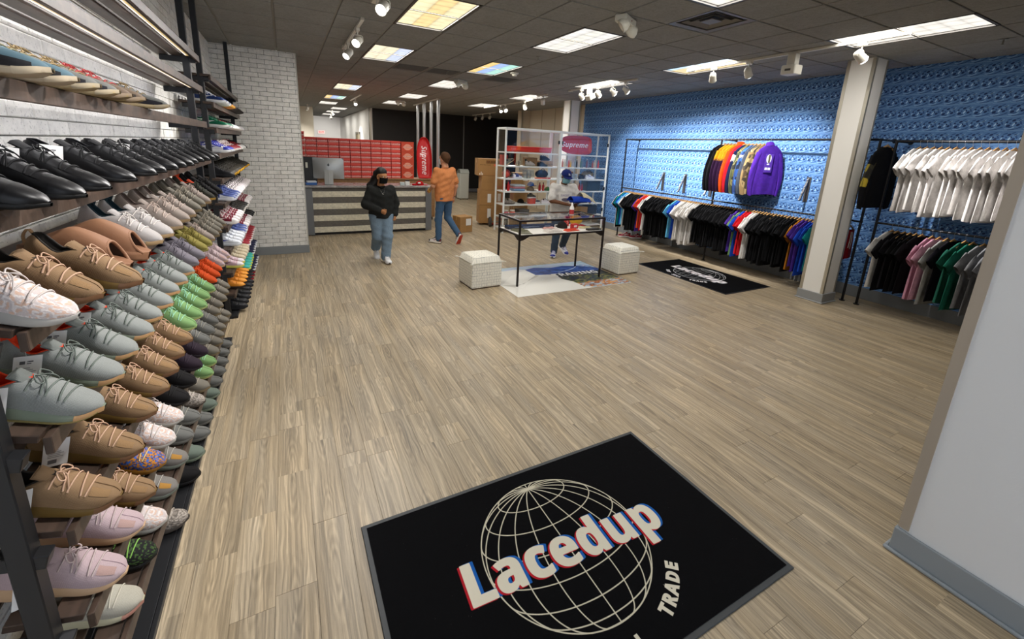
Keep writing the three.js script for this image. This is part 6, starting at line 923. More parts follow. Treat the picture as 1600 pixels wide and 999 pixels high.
  // second shelf
  shoe('trailgrey', 4.64, y[5] + 0.072, Z, 0.4, 'tilted at the left of the second display shelf').rotation.z = 0.5; box('red shoe box at the left of the second display shelf', 4.55, y[5], Z - 0.14, 0.16, 0.24, 0.12, '#a82a22'); shoe('cream', 4.86, y[5], Z, 1.2, 'beside the box lettered 350'); box('brown shoe box lettered 350', 5.24, y[5], Z - 0.1, 0.3, 0.2, 0.18, '#8a6a44', 0, '350', '#33241a'); shoe('white', 5.14, y[5], Z + 0.09, 0.05, 'in front of the box lettered 350'); box('brown shoe box lettered BOOST', 5.66, y[5], Z - 0.1, 0.36, 0.13, 0.2, '#9a7748', 0, 'BOOST', '#3a2a1a'); shoe('blackknit', 5.66, y[5] + 0.1335, Z - 0.1, 0.1, 'lying on the box lettered BOOST'); shoe('blackfoam', 5.47, y[5], Z + 0.11, 0.1, 'in front of the box lettered BOOST');
  const bc = ['#5a6a3a', '#c2683a', '#c8c0a0', '#c04a32', '#d0a84a', '#8f9aa8', '#3a3f4a', '#2f5a4a', '#5a6a7a', '#6a2f3a', '#7a88a8', '#8a2f2a', '#c8b8a8', '#b03a3a']; bc.forEach((c, i) => bottle(`small figure bottle, ${ordinals[i]} from the left on the second right shelf`, 6.0 + i * 0.093, y[5], Z + (i % 2) * 0.05, c, 0.17 + 0.05 * hash2(i, 3), 0.022, i % 3 ? c : '#dcd6cc'));
  // third shelf
  { const q = thing('soccer_ball', 'red and white ball at the left of the third display shelf', 'ball', [4.56, y[4] + 0.1, Z]); part(q, 'shell', new THREE.IcosahedronGeometry(0.1, 3), new THREE.MeshPhysicalMaterial({ map: dataTex(64, 64, (x, yy) => (vnoise(x / 9, yy / 9, 3, 7, 7) > 0.55 ? [190, 60, 48] : [120, 30, 30])), roughness: 0.5 })); part(q, 'valve', cyl(0.004, 0.004, 0.004, 8, 0, 0.1, 0), mat('#dddddd', 0.5)); }
  shoe('bluewhite', 4.83, y[4], Z + 0.05, 0.3, 'on the third display shelf left of the clear boxes'); shoe('trail', 4.83, y[4], Z - 0.12, 0.1, 'behind the blue one on the third display shelf'); bin('clear box with dark bottles on the third left shelf', 5.14, y[4], Z + 0.02, 0.2, 0.2, 0.22); bottle('dark bottle inside the left clear box, left one', 5.1, y[4] + 0.0035, Z + 0.04, '#23252a', 0.17, 0.02); bottle('dark bottle inside the left clear box, right one', 5.19, y[4] + 0.0035, Z + 0.04, '#2a3038', 0.17, 0.02);
  { const q = thing('gym_bag', 'dark navy bag on the third left display shelf', 'bag', [5.56, y[4], Z - 0.05]); const g = new THREE.SphereGeometry(0.12, 20, 14); g.scale(1.5, 0.85, 0.8); part(q, 'body', g, cloth('#1b2230'), [0, 0.103, 0]); part(q, 'handle', tube([[-0.08, 0.18, 0.04], [0, 0.235, 0.05], [0.08, 0.18, 0.04]], 0.008, 12, 6), cloth('#1b2230')); }
  { const q = thing('flat_case', 'flat red case in front of the navy bag', 'case', [5.5, y[4], Z + 0.105]); part(q, 'shell', bbox(0.42, 0.028, 0.1, 0.008, 0, 0.014, 0), mat('#c43a28', 0.5)); part(q, 'clasp', bbox(0.03, 0.01, 0.006, 0.002, 0.1, 0.016, 0.052), mat('#dcdcdc', 0.3)); }
  bin('lower clear box of orange sneakers on the third right shelf', 6.34, y[4], Z - 0.02, 0.36, 0.125, 0.3); shoe('amber', 6.34, y[4] + 0.0035, Z, 0.1, 'inside the lower clear box').scale.setScalar(0.85); shoe('amber', 6.34, y[4] + 0.1315, Z, 0.1, 'on top of the clear box').scale.setScalar(0.85); shoe('blackknit', 6.72, y[4], Z + 0.02, 0.5, 'right of the clear box on the third right shelf'); shoe('whiteblue', 6.98, y[4], Z + 0.04, 0.1, 'in front of the camouflage bag'); { const q = thing('camo_bag', 'camouflage bag behind a pale shoe on the third right shelf', 'bag', [7.02, y[4], Z - 0.12]); const g = new THREE.SphereGeometry(0.12, 18, 12); g.scale(1.6, 0.9, 0.6); part(q, 'body', g, camoMat('#8a7148', '#5e4c32', '#3a3226', '#a58f62'), [0, 0.108, 0]); part(q, 'handle', tube([[-0.08, 0.19, 0.03], [0, 0.235, 0.03], [0.08, 0.19, 0.03]], 0.007, 12, 6), cloth('#5e4c32')); }
  // fourth shelf
  bottle('tall red bottle, left of two at the left of the fourth shelf', 4.52, y[3], Z, '#b01c20', 0.23, 0.032); bottle('tall red bottle, right of two at the left of the fourth shelf', 4.62, y[3], Z + 0.02, '#c0242a', 0.24, 0.032);
  [['#8fb0d0', 0.055], ['#d08a92', 0.05], ['#cdd8e2', 0.045]].reduce((h, [c, k], i) => { const q = thing('folded_towel', ['blue towel at the bottom of the folded stack', 'pink towel in the middle of the folded stack', 'pale towel on top of the folded stack'][i], 'towel', [4.88, y[3] + h, Z], 0, 'folded towels'); part(q, 'fold', bbox(0.3, k, 0.24, 0.014, 0, k / 2, 0), cloth(c)); part(q, 'edge', tube([[-0.14, k * 0.5, 0.121], [0, k * 0.5, 0.123], [0.14, k * 0.5, 0.121]], 0.004, 8, 4), cloth(c)); return h + k + 0.0005; }, 0);
  globalCap('taupe cap under the blue one on the fourth shelf', 5.24, y[3], Z, '#7a6a58', -0.9, 1.1); globalCap('blue cap stacked on the taupe cap', 5.24, y[3] + 0.1135, Z, '#2c3c80', -0.9, 1.0); bottle('red bottle beside the caps, left one', 5.5, y[3], Z, '#9c1a20', 0.2, 0.03); bottle('red bottle beside the caps, right one', 5.6, y[3], Z, '#9c1a20', 0.2, 0.03); globalCap('green cap on the fourth left shelf', 5.74, y[3], Z - 0.02, '#3c7a4a', -1.2, 0.95);
  globalCap('pale blue cap, left of two on the fourth right shelf', 6.3, y[3], Z, '#9fb6cc', -1.2); globalCap('pale blue cap, right of two on the fourth right shelf', 6.52, y[3], Z, '#a9c0d2', -1.2); bottle('red bottle on the fourth right shelf, left one', 6.7, y[3], Z, '#a3202a', 0.2, 0.026); bottle('red bottle on the fourth right shelf, right one', 6.78, y[3], Z, '#a3202a', 0.2, 0.026); box('dark blue box at the right of the fourth shelf', 7.08, y[3], Z - 0.03, 0.42, 0.25, 0.26, '#1f3340');
  // fifth shelf
  shoe('mottlegrey', 4.64, y[2], Z + 0.08, 0.05, 'at the left of the fifth display shelf'); shoe('sand', 4.72, y[2], Z - 0.07, 0.05, 'on the fifth display shelf beside the red box'); globalCap('black cap on the fifth left shelf', 5.05, y[2], Z - 0.12, '#1c1a1a', -1); box('orange-red small box on the fifth left shelf', 5.26, y[2], Z + 0.04, 0.16, 0.13, 0.14, '#c23a24'); shoe('blackolive', 5.26, y[2] + 0.1335, Z + 0.04, 0.4, 'on the orange-red small box'); shoe('navysole', 5.44, y[2], Z - 0.08, 0.1, 'right of the orange-red small box'); shoe('whiteblack', 5.66, y[2], Z + 0.06, 0.1, 'at the right of the fifth left shelf'); shoe('sand', 6.2, y[2], Z, 0.4, 'on the fifth right shelf'); shoe('whiteblack', 6.62, y[2], Z + 0.03, 0.3, 'at the middle of the fifth right shelf'); shoe('bluewhite', 6.98, y[2], Z + 0.07, 0.1, 'on the fifth right shelf, left of two'); shoe('bluewhite', 7.12, y[2], Z - 0.1, 0.1, 'on the fifth right shelf, right of two');
  // lower shelves
  for (const [l, x, c] of [['pink jar with white lid on the sixth shelf, left one', 4.56, '#b84858'], ['red and orange jar with white lid on the sixth shelf, right one', 4.74, '#c04a34']]) { const q = thing('candy_jar', l, 'jar', [x, y[1], Z + 0.05], 0, 'round jars'); part(q, 'jar', lathe([[0, 0], [0.05, 0], [0.075, 0.03], [0.08, 0.07], [0.07, 0.11], [0.055, 0.125], [0, 0.125]], 20), mat(c, 0.3)); part(q, 'lid', lathe([[0, 0.165], [0.05, 0.165], [0.058, 0.155], [0.058, 0.125], [0, 0.125]], 20), mat('#e2ddd4', 0.5)); }
  box('dark grey box on the sixth left shelf', 5.06, y[1], Z - 0.05, 0.26, 0.16, 0.26, '#3a3c40'); box('tan box on the sixth right shelf', 6.75, y[1], Z, 0.34, 0.2, 0.28, '#9a7748'); box('dark box behind the tan one on the sixth right shelf', 7.1, y[1], Z - 0.02, 0.28, 0.22, 0.28, '#2a3038');
}
// ================================================================= people
let globalMask;
// signed distance bodies: bones [a, b, ra, rb] joined with a smooth minimum, meshed by marching cubes
function capsule(px, py, pz, B) { const [a, b, ra, rb] = B, bx = b[0] - a[0], by = b[1] - a[1], bz = b[2] - a[2], l2 = bx * bx + by * by + bz * bz || 1e-9; let t = ((px - a[0]) * bx + (py - a[1]) * by + (pz - a[2]) * bz) / l2; t = t < 0 ? 0 : t > 1 ? 1 : t; const dx = px - a[0] - bx * t, dy = py - a[1] - by * t, dz = pz - a[2] - bz * t; return Math.sqrt(dx * dx + dy * dy + dz * dz) - (ra + (rb - ra) * t); }
function sdfGeo(bones, k, cell, opt = {}) {
  let lo = [1e9, 1e9, 1e9], hi = [-1e9, -1e9, -1e9];
  for (const [a, b, ra, rb] of bones) for (let i = 0; i < 3; i++) { const r = Math.max(ra, rb) + 0.02; lo[i] = Math.min(lo[i], a[i] - r, b[i] - r); hi[i] = Math.max(hi[i], a[i] + r, b[i] + r); }
  const c = [0, 1, 2].map((i) => (lo[i] + hi[i]) / 2), half = Math.max(hi[0] - lo[0], hi[1] - lo[1], hi[2] - lo[2]) / 2 + cell * 3, n = Math.ceil(2 * half / cell) + 1;
  const mc = new MarchingCubes(n, new THREE.MeshBasicMaterial(), false, false, opt.polys ?? 60000); mc.isolation = 0; mc.field.fill(-1);
  const hs = n / 2, S = (i) => (i - hs) / hs * half;
  const i0 = [0, 1, 2].map((q) => Math.max(0, Math.floor((lo[q] - c[q]) / half * hs + hs) - 2)), i1 = [0, 1, 2].map((q) => Math.min(n, Math.ceil((hi[q] - c[q]) / half * hs + hs) + 2));
  for (let z = i0[2]; z < i1[2]; z++) for (let y = i0[1]; y < i1[1]; y++) for (let x = i0[0]; x < i1[0]; x++) {
    const px = S(x) + c[0], py = S(y) + c[1], pz = S(z) + c[2]; let d = 1e9;
    for (const B of bones) { const e = capsule(px, py, pz, B), kk = B[4] ?? k; if (d > 1e8) d = e; else { const h = Math.max(kk - Math.abs(d - e), 0) / kk; d = Math.min(d, e) - h * h * kk * 0.25; } }
    if (opt.cut) d = opt.cut(d, px, py, pz);
    if (opt.fold) d += opt.fold * (Math.sin(px * 31 + py * 17) * Math.sin(py * 41 - pz * 23) + 0.6 * Math.sin(pz * 37 + py * 53 + px * 11));
    mc.field[x + y * n + z * n * n] = -d;
  }
  mc.update();
  const cnt = mc.count, pos = new Float32Array(cnt * 3), nor = new Float32Array(cnt * 3);
  for (let i = 0; i < cnt; i++) for (let q = 0; q < 3; q++) { pos[i * 3 + q] = mc.positionArray[i * 3 + q] * half + c[q]; nor[i * 3 + q] = mc.normalArray[i * 3 + q]; }
  const g = new THREE.BufferGeometry(); g.setAttribute('position', new THREE.BufferAttribute(pos, 3)); g.setAttribute('normal', new THREE.BufferAttribute(nor, 3)); g.setAttribute('uv', new THREE.BufferAttribute(new Float32Array(cnt * 2).map((_, i) => (i % 2 ? pos[(i >> 1) * 3 + 1] : pos[(i >> 1) * 3] + pos[(i >> 1) * 3 + 2]) * 4), 2)); return g;
}
const off = (p, x, y, z) => [p[0] + x, p[1] + y, p[2] + z];
const mixp = (a, b, t) => a.map((v, i) => lerp(v, b[i], t));
// head in its own frame: face towards +z
function headGeo() {
  return sdfGeo([[[0, 0.035, -0.012], [0, 0.05, -0.02], 0.078, 0.078], [[0, -0.02, 0.02], [0, 0.03, 0.012], 0.062, 0.07], [[0, -0.075, 0.052], [0, -0.04, 0.03], 0.036, 0.052], [[0, 0.018, 0.088], [0, -0.018, 0.103], 0.009, 0.013, 0.02], [[-0.018, -0.052, 0.083], [0.018, -0.052, 0.083], 0.009, 0.009, 0.012], [[-0.014, -0.064, 0.081], [0.014, -0.064, 0.081], 0.009, 0.009, 0.012], [[0.078, 0.012, -0.012], [0.08, -0.022, -0.004], 0.013, 0.01, 0.01], [[-0.078, 0.012, -0.012], [-0.08, -0.022, -0.004], 0.013, 0.01, 0.01], [[-0.04, 0.036, 0.068], [0.04, 0.036, 0.068], 0.014, 0.014, 0.02], [[0, -0.14, -0.02], [0, -0.05, -0.01], 0.055, 0.05]], 0.03, 0.005, { cut: (d, x, y, z) => { for (const s of [-1, 1]) { const e = Math.hypot(x - s * 0.031, (y - 0.016) * 1.4, z - 0.092) - 0.014; d = Math.max(d, -e); } return d; } });
}
let headProto = null;
function handGeo(flip, curl) {      // wrist at origin, fingers along -y, thumb towards +z (front), palm faces x*flip
  const B = [[[0, -0.02, 0], [0, -0.075, 0.004], 0.021, 0.022], [[0, -0.035, -0.018], [0, -0.082, -0.022], 0.014, 0.012], [[0, -0.035, 0.018], [0, -0.082, 0.022], 0.014, 0.012]];
  const f = [[-0.027, 0.05, 0.0072], [-0.009, 0.064, 0.0082], [0.009, 0.07, 0.0084], [0.027, 0.062, 0.008]];
  for (const [z, L, r] of f) { const a = [0, -0.08, z], q = curl, b = [flip * L * 0.45 * Math.sin(q), -0.08 - L * 0.45 * Math.cos(q), z * 1.05], c = [b[0] + flip * L * 0.32 * Math.sin(q * 2.1), b[1] - L * 0.32 * Math.cos(q * 2.1), z * 1.02], d = [c[0] + flip * L * 0.26 * Math.sin(q * 2.9), c[1] - L * 0.26 * Math.cos(q * 2.9), z]; B.push([a, b, r * 1.1, r, 0.006], [b, c, r, r * 0.92, 0.004], [c, d, r * 0.92, r * 0.8, 0.004]); }
  B.push([[flip * 0.004, -0.03, 0.024], [flip * 0.018, -0.058, 0.044], 0.012, 0.01, 0.01], [[flip * 0.018, -0.058, 0.044], [flip * 0.03, -0.085, 0.046], 0.01, 0.008, 0.005]);
  return sdfGeo(B, 0.014, 0.004, {});
}
function orient(g, from, to, twist = 0) { const d = V(to[0] - from[0], to[1] - from[1], to[2] - from[2]).normalize(); g.rotateY(twist); g.applyQuaternion(new THREE.Quaternion().setFromUnitVectors(V(0, -1, 0), d)); g.translate(...to); return g; }
function buildPerson(o, J, P) {
  const skin = mat(P.skin, 0.55, { specularIntensity: 0.4 });
  const hq = new THREE.Quaternion().setFromEuler(new THREE.Euler(J.headTilt ?? 0, J.headTurn ?? 0, J.headRoll ?? 0, 'YXZ'));
  const head = headProto ??= headGeo(); const hg = head.clone(); hg.applyQuaternion(hq); hg.translate(...J.head);
  const bones = [[J.pelvis, J.chest, 0.1, 0.1], [off(J.hipL, 0, 0.02, 0), off(J.shL, -0.06, -0.08, 0), 0.08, 0.066], [off(J.hipR, 0, 0.02, 0), off(J.shR, 0.06, -0.08, 0), 0.08, 0.066], [J.chest, J.neck, 0.085, 0.052], [J.neck, off(J.head, 0, -0.06, -0.005), 0.052, 0.05], [J.shL, J.elL, 0.04, 0.042], [J.elL, J.wrL, 0.041, 0.027], [J.shR, J.elR, 0.04, 0.042], [J.elR, J.wrR, 0.041, 0.027], [J.hipL, J.knL, 0.085, 0.056], [J.knL, J.anL, 0.054, 0.036], [J.hipR, J.knR, 0.085, 0.056], [J.knR, J.anR, 0.054, 0.036], [J.shL, J.chest, 0.038, 0.07], [J.shR, J.chest, 0.038, 0.07]];
  const body = sdfGeo(bones, 0.03, 0.014);
  const hL = orient(handGeo(-1, P.curlL ?? 0.5), J.elL, J.wrL, P.twistL ?? 0), hR = orient(handGeo(1, P.curlR ?? 0.5), J.elR, J.wrR, P.twistR ?? 0);
  part(o, 'body', merge([body, hg, hL, hR]), skin);
  // eyes
  for (const s of [-1, 1]) { const e = V(s * 0.031, 0.016, 0.076).applyQuaternion(hq).add(V(...J.head)); part(o, 'eye', new THREE.SphereGeometry(0.0115, 12, 8), mat('#e9e4dc', 0.3), e.toArray()); const ir = V(s * 0.031, 0.016, 0.0845).applyQuaternion(hq).add(V(...J.head)); part(o, 'iris', new THREE.SphereGeometry(0.0055, 10, 8), mat('#2a1c14', 0.25), ir.toArray()); }
  // top
  const g = P.topEase ?? 0.022, sl = P.sleeve;      // share of the arm covered: <1 upper arm only, 2 whole arm
  const T = [[off(J.pelvis, 0, -0.12, 0), J.chest, 0.115 + g, 0.112 + g], [off(J.hipL, 0, -0.08, 0), off(J.shL, -0.05, -0.06, 0), 0.085 + g, 0.07 + g], [off(J.hipR, 0, -0.08, 0), off(J.shR, 0.05, -0.06, 0), 0.085 + g, 0.07 + g], [J.chest, off(J.neck, 0, -0.035, 0), 0.11 + g * 0.5, 0.062], [J.shL, J.chest, 0.052 + g * 0.35, 0.1], [J.shR, J.chest, 0.052 + g * 0.35, 0.1]];
  for (const [sh, el, wr] of [[J.shL, J.elL, J.wrL], [J.shR, J.elR, J.wrR]]) { if (sl <= 1) T.push([sh, mixp(sh, el, sl), 0.05 + g * 0.35, 0.058 + g * 0.7, 0.02]); else { T.push([sh, el, 0.05 + g * 0.5, 0.05 + g * 0.8, 0.02], [el, mixp(el, wr, 0.93), 0.05 + g * 0.8, 0.042 + g * 0.5, 0.02]); } }
  const hem = P.hem; part(o, P.topName, sdfGeo(T, 0.05, 0.0125, { fold: P.fold ?? 0.0035, cut: (d, x, y, z) => Math.max(d, hem - y) }), P.top);
  const col = []; for (let i = 0; i < 16; i++) { const a = i / 16 * 2 * PI; col.push([J.neck[0] + 0.068 * Math.cos(a), J.neck[1] - 0.022 + 0.012 * -Math.sin(a), J.neck[2] + 0.066 * Math.sin(a)]); } part(o, 'collar', tube(col, 0.009, 30, 6, true), P.top);
  // trousers
  const w = P.legEase ?? 0.012, D = [[J.hipL, J.hipR, 0.112, 0.112], [J.pelvis, off(J.pelvis, 0, 0.06, 0), 0.118, 0.115], [J.hipL, J.knL, 0.094 + w, 0.066 + w], [J.knL, J.anL, 0.066 + w, 0.056 + w], [J.hipR, J.knR, 0.094 + w, 0.066 + w], [J.knR, J.anR, 0.066 + w, 0.056 + w]];
  part(o, 'jeans', sdfGeo(D, 0.035, 0.0125, { fold: 0.003, cut: (d, x, y, z) => Math.max(d, y - (hem + 0.08)) }), P.jeans);
}
function shoeOn(o, style, an, toe, pitch = 0, roll = 0) {   // a shoe worn on a foot: ankle point, toe direction in plan
  const st = STY[style], g = new THREE.Group(); g.name = 'shoe'; const G = shoeGeometry(st.kind);
  const dir = Math.atan2(-(toe[1]), toe[0]);
  const put = (n, geo, c, r) => { const m = part(g, n, geo, mat(c, r)); };
  put('upper', G.upper, Array.isArray(st.upper) ? st.upper[0] : st.upper, 0.5); put('sole', G.sole, st.sole, 0.5); put('laces', G.laces, st.laces, 0.7); if (st.toe) put('toe_cap', G.toe, st.toe, 0.5); if (st.heel) put('heel_panel', G.heel, st.heel, 0.5); if (st.swoop) for (const q of G.swoop) put('side_stripe', q, st.swoop, 0.5);
  g.rotation.order = 'YXZ'; g.rotation.set(roll, dir, pitch); g.rotation.order = 'YZX'; const back = V(-0.085, 0.085, 0).applyEuler(g.rotation); g.position.set(an[0] - back.x, an[1] - back.y, an[2] - back.z); o.add(g); return g;
}
const denim = (c) => mat(c, 0.85, { map: noiseTex, bumpMap: clothBump, bumpScale: 0.0008 });
STY.redsole = { d: '', kind: 'court', upper: '#e6e0dc', sole: '#e8e2da', lining: '#222222', laces: '#222222', toe: '#1d1a1c', heel: '#5a1a22', swoop: '#7a1f28' };
STY.blueshoe = { d: '', kind: 'court', upper: '#e6e6ec', sole: '#ececf0', lining: '#222244', laces: '#2a2f86', toe: '#2a2f86', heel: '#2a2f86', swoop: '#2a2f86' };
STY.whiteshoe = { d: '', kind: 'court', upper: '#e2e2e2', sole: '#e6e6e6', lining: '#888888', laces: '#dddddd', toe: '#e6e6e6' };
// --- woman walking towards the camera
{
  const o = thing('person', 'person in charcoal sweatshirt, light jeans and black mask walking towards the camera', 'person', [1.33, 0, -7.1], 0.02);
  const J = { pelvis: [0, 0.86, -0.02], chest: [0, 1.16, 0.0], neck: [0, 1.34, 0.0], head: [0.012, 1.475, 0.03], headTurn: 0.5, headTilt: 0.12, shL: [0.17, 1.275, 0.0], elL: [0.25, 1.03, -0.06], wrL: [0.225, 0.82, 0.0], shR: [-0.17, 1.275, 0.0], elR: [-0.26, 1.02, 0.03], wrR: [-0.06, 0.93, 0.19], hipL: [0.085, 0.82, -0.02], knL: [0.075, 0.47, 0.06], anL: [0.045, 0.1, 0.05], hipR: [-0.085, 0.82, -0.02], knR: [-0.07, 0.46, -0.02], anR: [-0.055, 0.2, -0.3] };
  buildPerson(o, J, { skin: '#a9764f', topName: 'sweatshirt', top: cloth('#2b2c2b'), topEase: 0.03, sleeve: 2, hem: 0.78, fold: 0.004, jeans: denim('#8199ae'), legEase: 0.026, curlL: 0.9, curlR: 1.15, twistR: 0.8 });
  const hair = mat('#140f0d', 0.5, { specularIntensity: 0.5 });
  part(o, 'hair', sdfGeo([[[0.008, 1.545, 0.012], [-0.005, 1.53, -0.015], 0.094, 0.094], [[-0.05, 1.5, -0.05], [-0.09, 1.38, -0.07], 0.062, 0.06], [[-0.09, 1.4, -0.07], [-0.17, 1.29, -0.06], 0.06, 0.045], [[-0.15, 1.3, -0.05], [-0.24, 1.2, -0.03], 0.045, 0.022], [[0.05, 1.5, -0.05], [0.06, 1.42, -0.07], 0.05, 0.04], [[-0.1, 1.37, -0.06], [-0.2, 1.34, -0.05], 0.03, 0.016]], 0.05, 0.008, { fold: 0.003, cut: (d, x, y, z) => { const fx = x - 0.012, fy = y - 1.475, fz = z - 0.03, c = Math.cos(0.5), s = Math.sin(0.5), lx = fx * c - fz * s, lz = fx * s + fz * c; return Math.max(d, -(Math.max(Math.abs(lx) - 0.066, 0.03 - lz, fy - 0.046) )); } }), hair);
  const mk = (o2, J2, color) => { const R = []; for (let i = 0; i <= 10; i++) { const v = i / 10, row = []; for (let j = 0; j <= 14; j++) { const u = j / 14 * 2 - 1, a = u * 1.25; row.push([0.083 * Math.sin(a), 0.004 - 0.1 * v, 0.016 + (0.088 - 0.012 * v + 0.016 * Math.sin(v * PI)) * Math.cos(a) + (1 - Math.abs(u)) * 0.014 * smooth(0.5, 0, v)]); } R.push(row); } const g = surf(R), q = new THREE.Quaternion().setFromEuler(new THREE.Euler(J2.headTilt ?? 0, J2.headTurn ?? 0, 0, 'YXZ')); g.applyQuaternion(q); g.translate(...J2.head); const m = part(o2, 'face_mask', g, cloth(color)); for (const s of [-1, 1]) { const t = tube([[s * 0.079, 0.0, 0.045], [s * 0.088, 0.018, 0.0], [s * 0.086, -0.02, -0.012], [s * 0.079, -0.07, 0.035]], 0.0015, 14, 4); t.applyQuaternion(q); t.translate(...J2.head); part(m, 'ear_loop', t, cloth(color)); } };
  mk(o, J, '#131313'); globalMask = mk; o.scale.setScalar(0.955);
  part(o, 'undershirt', tube([[-0.05, 1.32, 0.055], [0, 1.295, 0.085], [0.05, 1.32, 0.055]], 0.014, 14, 6), cloth('#101010'));
  part(o, 'necklace', tube([[-0.045, 1.3, 0.1], [-0.02, 1.23, 0.152], [0, 1.2, 0.163], [0.02, 1.23, 0.152], [0.045, 1.3, 0.1]], 0.0014, 20, 4), mat('#d8d6d0', 0.25, { metalness: 0.9 }));
  shoeOn(o, 'whiteshoe', J.anL, [0.05, 1], 0); shoeOn(o, 'whiteshoe', J.anR, [0, 1], -0.8);
}
// --- man in the orange shirt seen from behind
{
  const turn = PI + 0.35; const o = thing('person', 'person in orange tee and blue jeans seen from behind at the counter', 'person', [2.78, 0, -8.2], turn);
  const J = { pelvis: [0, 0.97, 0.0], chest: [0, 1.34, 0.0], neck: [0, 1.54, 0.0], head: [0.0, 1.685, 0.02], headTurn: 0.45, headTilt: 0.1, shL: [0.2, 1.47, 0.0], elL: [0.27, 1.17, 0.02], wrL: [0.2, 1.06, 0.24], shR: [-0.2, 1.47, 0.0], elR: [-0.26, 1.16, -0.04], wrR: [-0.27, 0.92, 0.03], hipL: [0.09, 0.93, 0], knL: [0.12, 0.5, 0.04], anL: [0.13, 0.095, 0.02], hipR: [-0.09, 0.93, 0], knR: [-0.1, 0.52, 0.02], anR: [-0.15, 0.2, -0.28] };
  buildPerson(o, J, { skin: '#c08a6a', topName: 'tee', top: cloth('#d88a55'), topEase: 0.026, sleeve: 0.72, hem: 0.87, fold: 0.0035, jeans: denim('#3f5f80'), legEase: 0.004, curlL: 0.9, curlR: 0.6 });
  part(o, 'hair', sdfGeo([[[0, 1.745, 0.0], [0, 1.74, -0.02], 0.087, 0.088], [[0, 1.7, -0.04], [0, 1.66, -0.045], 0.075, 0.06]], 0.05, 0.007, { fold: 0.002, cut: (d, x, y, z) => { const c = Math.cos(0.45), s = Math.sin(0.45), lz = x * s + (z - 0.02) * c; return Math.max(d, lz - 0.062 + Math.max(0, 1.74 - y) * 1.1); } }), mat('#4a3323', 0.95, { specularIntensity: 0.2 }));
  globalMask(o, J, '#c9d2d8');
  part(o, 'wrist_watch', new THREE.TorusGeometry(0.034, 0.009, 8, 20), mat('#d8b21c', 0.4), mixp(J.elL, J.wrL, 0.88), [0.1, 0.3, 0]);
  part(o, 'wristband', new THREE.TorusGeometry(0.032, 0.006, 8, 20), mat('#161616', 0.6), mixp(J.elR, J.wrR, 0.9), [PI / 2, 0, 0]);
  shoeOn(o, 'redsole', J.anL, [0.35, 1], 0); const f = shoeOn(o, 'redsole', J.anR, [-0.1, 1], -1.05); part(f, 'outsole', (() => { const g = shoeGeometry('court').sole.clone(); g.scale(0.98, 0.3, 0.98); g.translate(0, -0.004, 0); return g; })(), mat('#b53a24', 0.6));
}
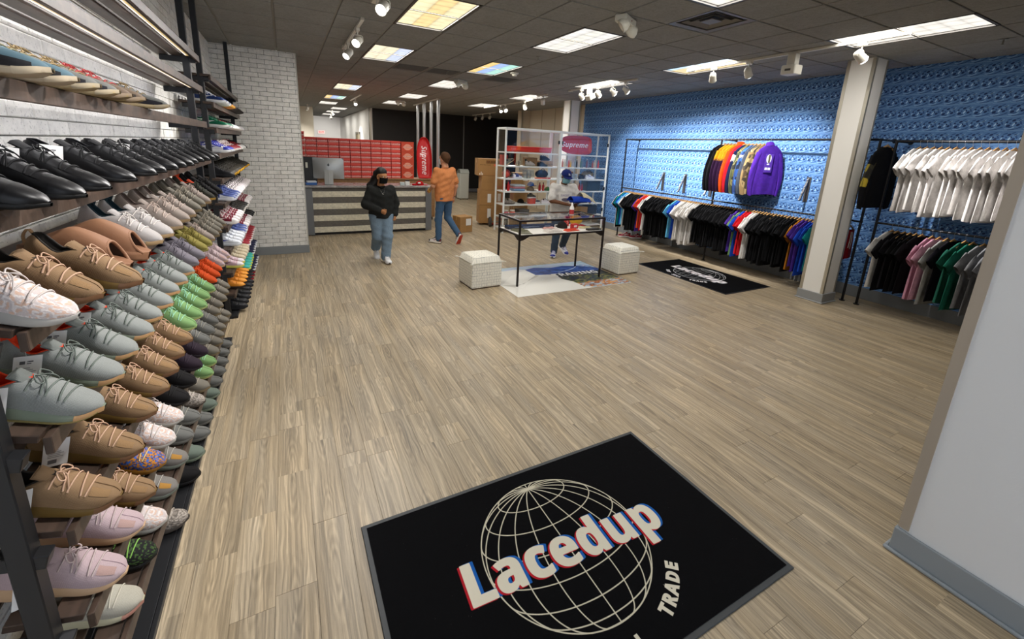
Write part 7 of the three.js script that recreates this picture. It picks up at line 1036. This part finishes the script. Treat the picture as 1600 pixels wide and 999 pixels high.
// --- man with the blue cap behind the glass table
{
  const o = thing('person', 'person in blue cap, pale mask and white tee leaning over the glass table', 'person', [4.5, 0, -6.55], -0.22);
  const J = { pelvis: [0, 0.9, -0.06], chest: [0.0, 1.23, 0.02], neck: [0.0, 1.42, 0.06], head: [0.0, 1.545, 0.12], headTurn: 0.12, headTilt: 0.35, shL: [0.205, 1.35, 0.03], elL: [0.3, 1.1, 0.12], wrL: [0.13, 1.05, 0.36], shR: [-0.205, 1.35, 0.03], elR: [-0.27, 1.1, 0.16], wrR: [-0.02, 1.06, 0.38], hipL: [0.09, 0.86, -0.06], knL: [0.14, 0.48, 0.04], anL: [0.17, 0.16, -0.22], hipR: [-0.09, 0.86, -0.06], knR: [-0.09, 0.47, 0.05], anR: [-0.1, 0.095, 0.02] };
  const gt = cloth('#d5d1cc'); o.scale.setScalar(0.97);
  buildPerson(o, J, { skin: '#5f3d29', topName: 'tee', top: gt, topEase: 0.034, sleeve: 0.8, hem: 0.78, fold: 0.005, jeans: denim('#34465a'), legEase: 0.01, curlL: 0.8, curlR: 0.8, twistL: 1.2, twistR: -1.2 });
  globalMask(o, J, '#7fb2bc');
  const q = new THREE.Quaternion().setFromEuler(new THREE.Euler(0.35, 0.12, 0, 'YXZ')), at = (g) => { g.applyQuaternion(q); g.translate(...J.head); return g; }, blue = cloth('#1d2a66');
  const R = []; for (let i = 0; i <= 9; i++) { const a = i / 9 * PI / 2, row = []; for (let j = 0; j < 22; j++) { const b = j / 22 * 2 * PI; row.push([0.096 * Math.cos(a) * Math.cos(b), 0.036 + 0.105 * Math.pow(Math.sin(a), 0.85), -0.008 + 0.108 * Math.cos(a) * Math.sin(b)]); } R.push(row); }
  const cap = part(o, 'cap', at(surf(R, true)), blue);
  const br = []; for (let i = 0; i <= 5; i++) { const u = i / 5, row = []; for (let j = 0; j <= 10; j++) { const b = lerp(-1.1, 1.1, j / 10); row.push([Math.sin(b) * 0.095, 0.04 - 0.014 * u - 0.012 * b * b * 0.4, 0.1 * Math.cos(b) - 0.008 + 0.07 * u * Math.pow(Math.cos(b * 0.9), 0.6)]); } br.push(row); } part(cap, 'brim', at(merge([surf(br), surf(br.map((r) => r.map(([x, y, z]) => [x, y - 0.005, z])))])), blue);
  const lt = canvasTex(64, 64, (c) => { c.fillStyle = '#1d2a66'; c.fillRect(0, 0, 64, 64); c.fillStyle = '#f0f0f0'; c.font = 'bold 40px serif'; c.fillText('L', 10, 40); c.fillText('A', 22, 54); }); part(cap, 'cap_badge', at(printPlane(0.055, 0.055).rotateX(-0.35).translate(0, 0.092, 0.0995)), new THREE.MeshPhysicalMaterial({ map: lt, roughness: 0.8 }));
  const pr = canvasTex(128, 128, (c) => { c.fillStyle = '#d5d1cc'; c.fillRect(0, 0, 128, 128); c.fillStyle = '#8f8aa0'; c.font = 'bold 30px sans-serif'; c.fillText('SHIRT', 14, 40); c.fillStyle = '#5a5360'; c.beginPath(); c.ellipse(66, 74, 40, 18, 0.1, 0, 7); c.fill(); c.fillStyle = '#a08a88'; c.fillRect(40, 96, 60, 14); });
  { const G = []; for (let i = 0; i <= 8; i++) { const row = []; for (let j = 0; j <= 8; j++) { const u = j / 8 * 2 - 1, v = i / 8; row.push([0.13 * u, 1.02 + 0.24 * v, 0.168 + 0.036 * v - 0.05 * u * u]); } G.push(row); } part(o, 'shirt_print', surf(G, false, (i, j) => [j / 8, i / 8]), new THREE.MeshPhysicalMaterial({ map: pr, roughness: 0.85 })); }
  shoeOn(o, 'blueshoe', J.anR, [-0.5, 1], 0); shoeOn(o, 'blueshoe', J.anL, [0.3, 1], -0.5);
  // the cloth in his hands
  const k = thing('folded_hoodie', 'blue and cream garment held by the person with the cap', 'garment', [4.52, 1.0, -6.1], 0.1); const mk2 = (x0, x1, drop, zz, h) => { const W = []; for (let i = 0; i <= 12; i++) { const u = i / 12, row = []; for (let j = 0; j <= 8; j++) { const v = j / 8; const a = (v - 0.5) * 2.6; row.push([lerp(x0, x1, u) + 0.01 * Math.sin(6 * v), h + 0.11 * Math.cos(a) - drop * u * u, zz + 0.1 * Math.sin(a) + 0.012 * Math.sin(9 * u)]); } W.push(row); } return surf(W); };
  part(k, 'blue_fold', mk2(-0.17, 0.24, 0.03, 0.0, 0.08), cloth('#1c3ea6')); part(k, 'cream_sleeve', mk2(0.08, 0.42, 0.16, -0.03, 0.14), cloth('#d0c6a8')); part(k, 'under_fold', bbox(0.34, 0.05, 0.16, 0.02, 0.03, 0.1, 0), cloth('#16338e'));
}
renderer.render(scene, camera);
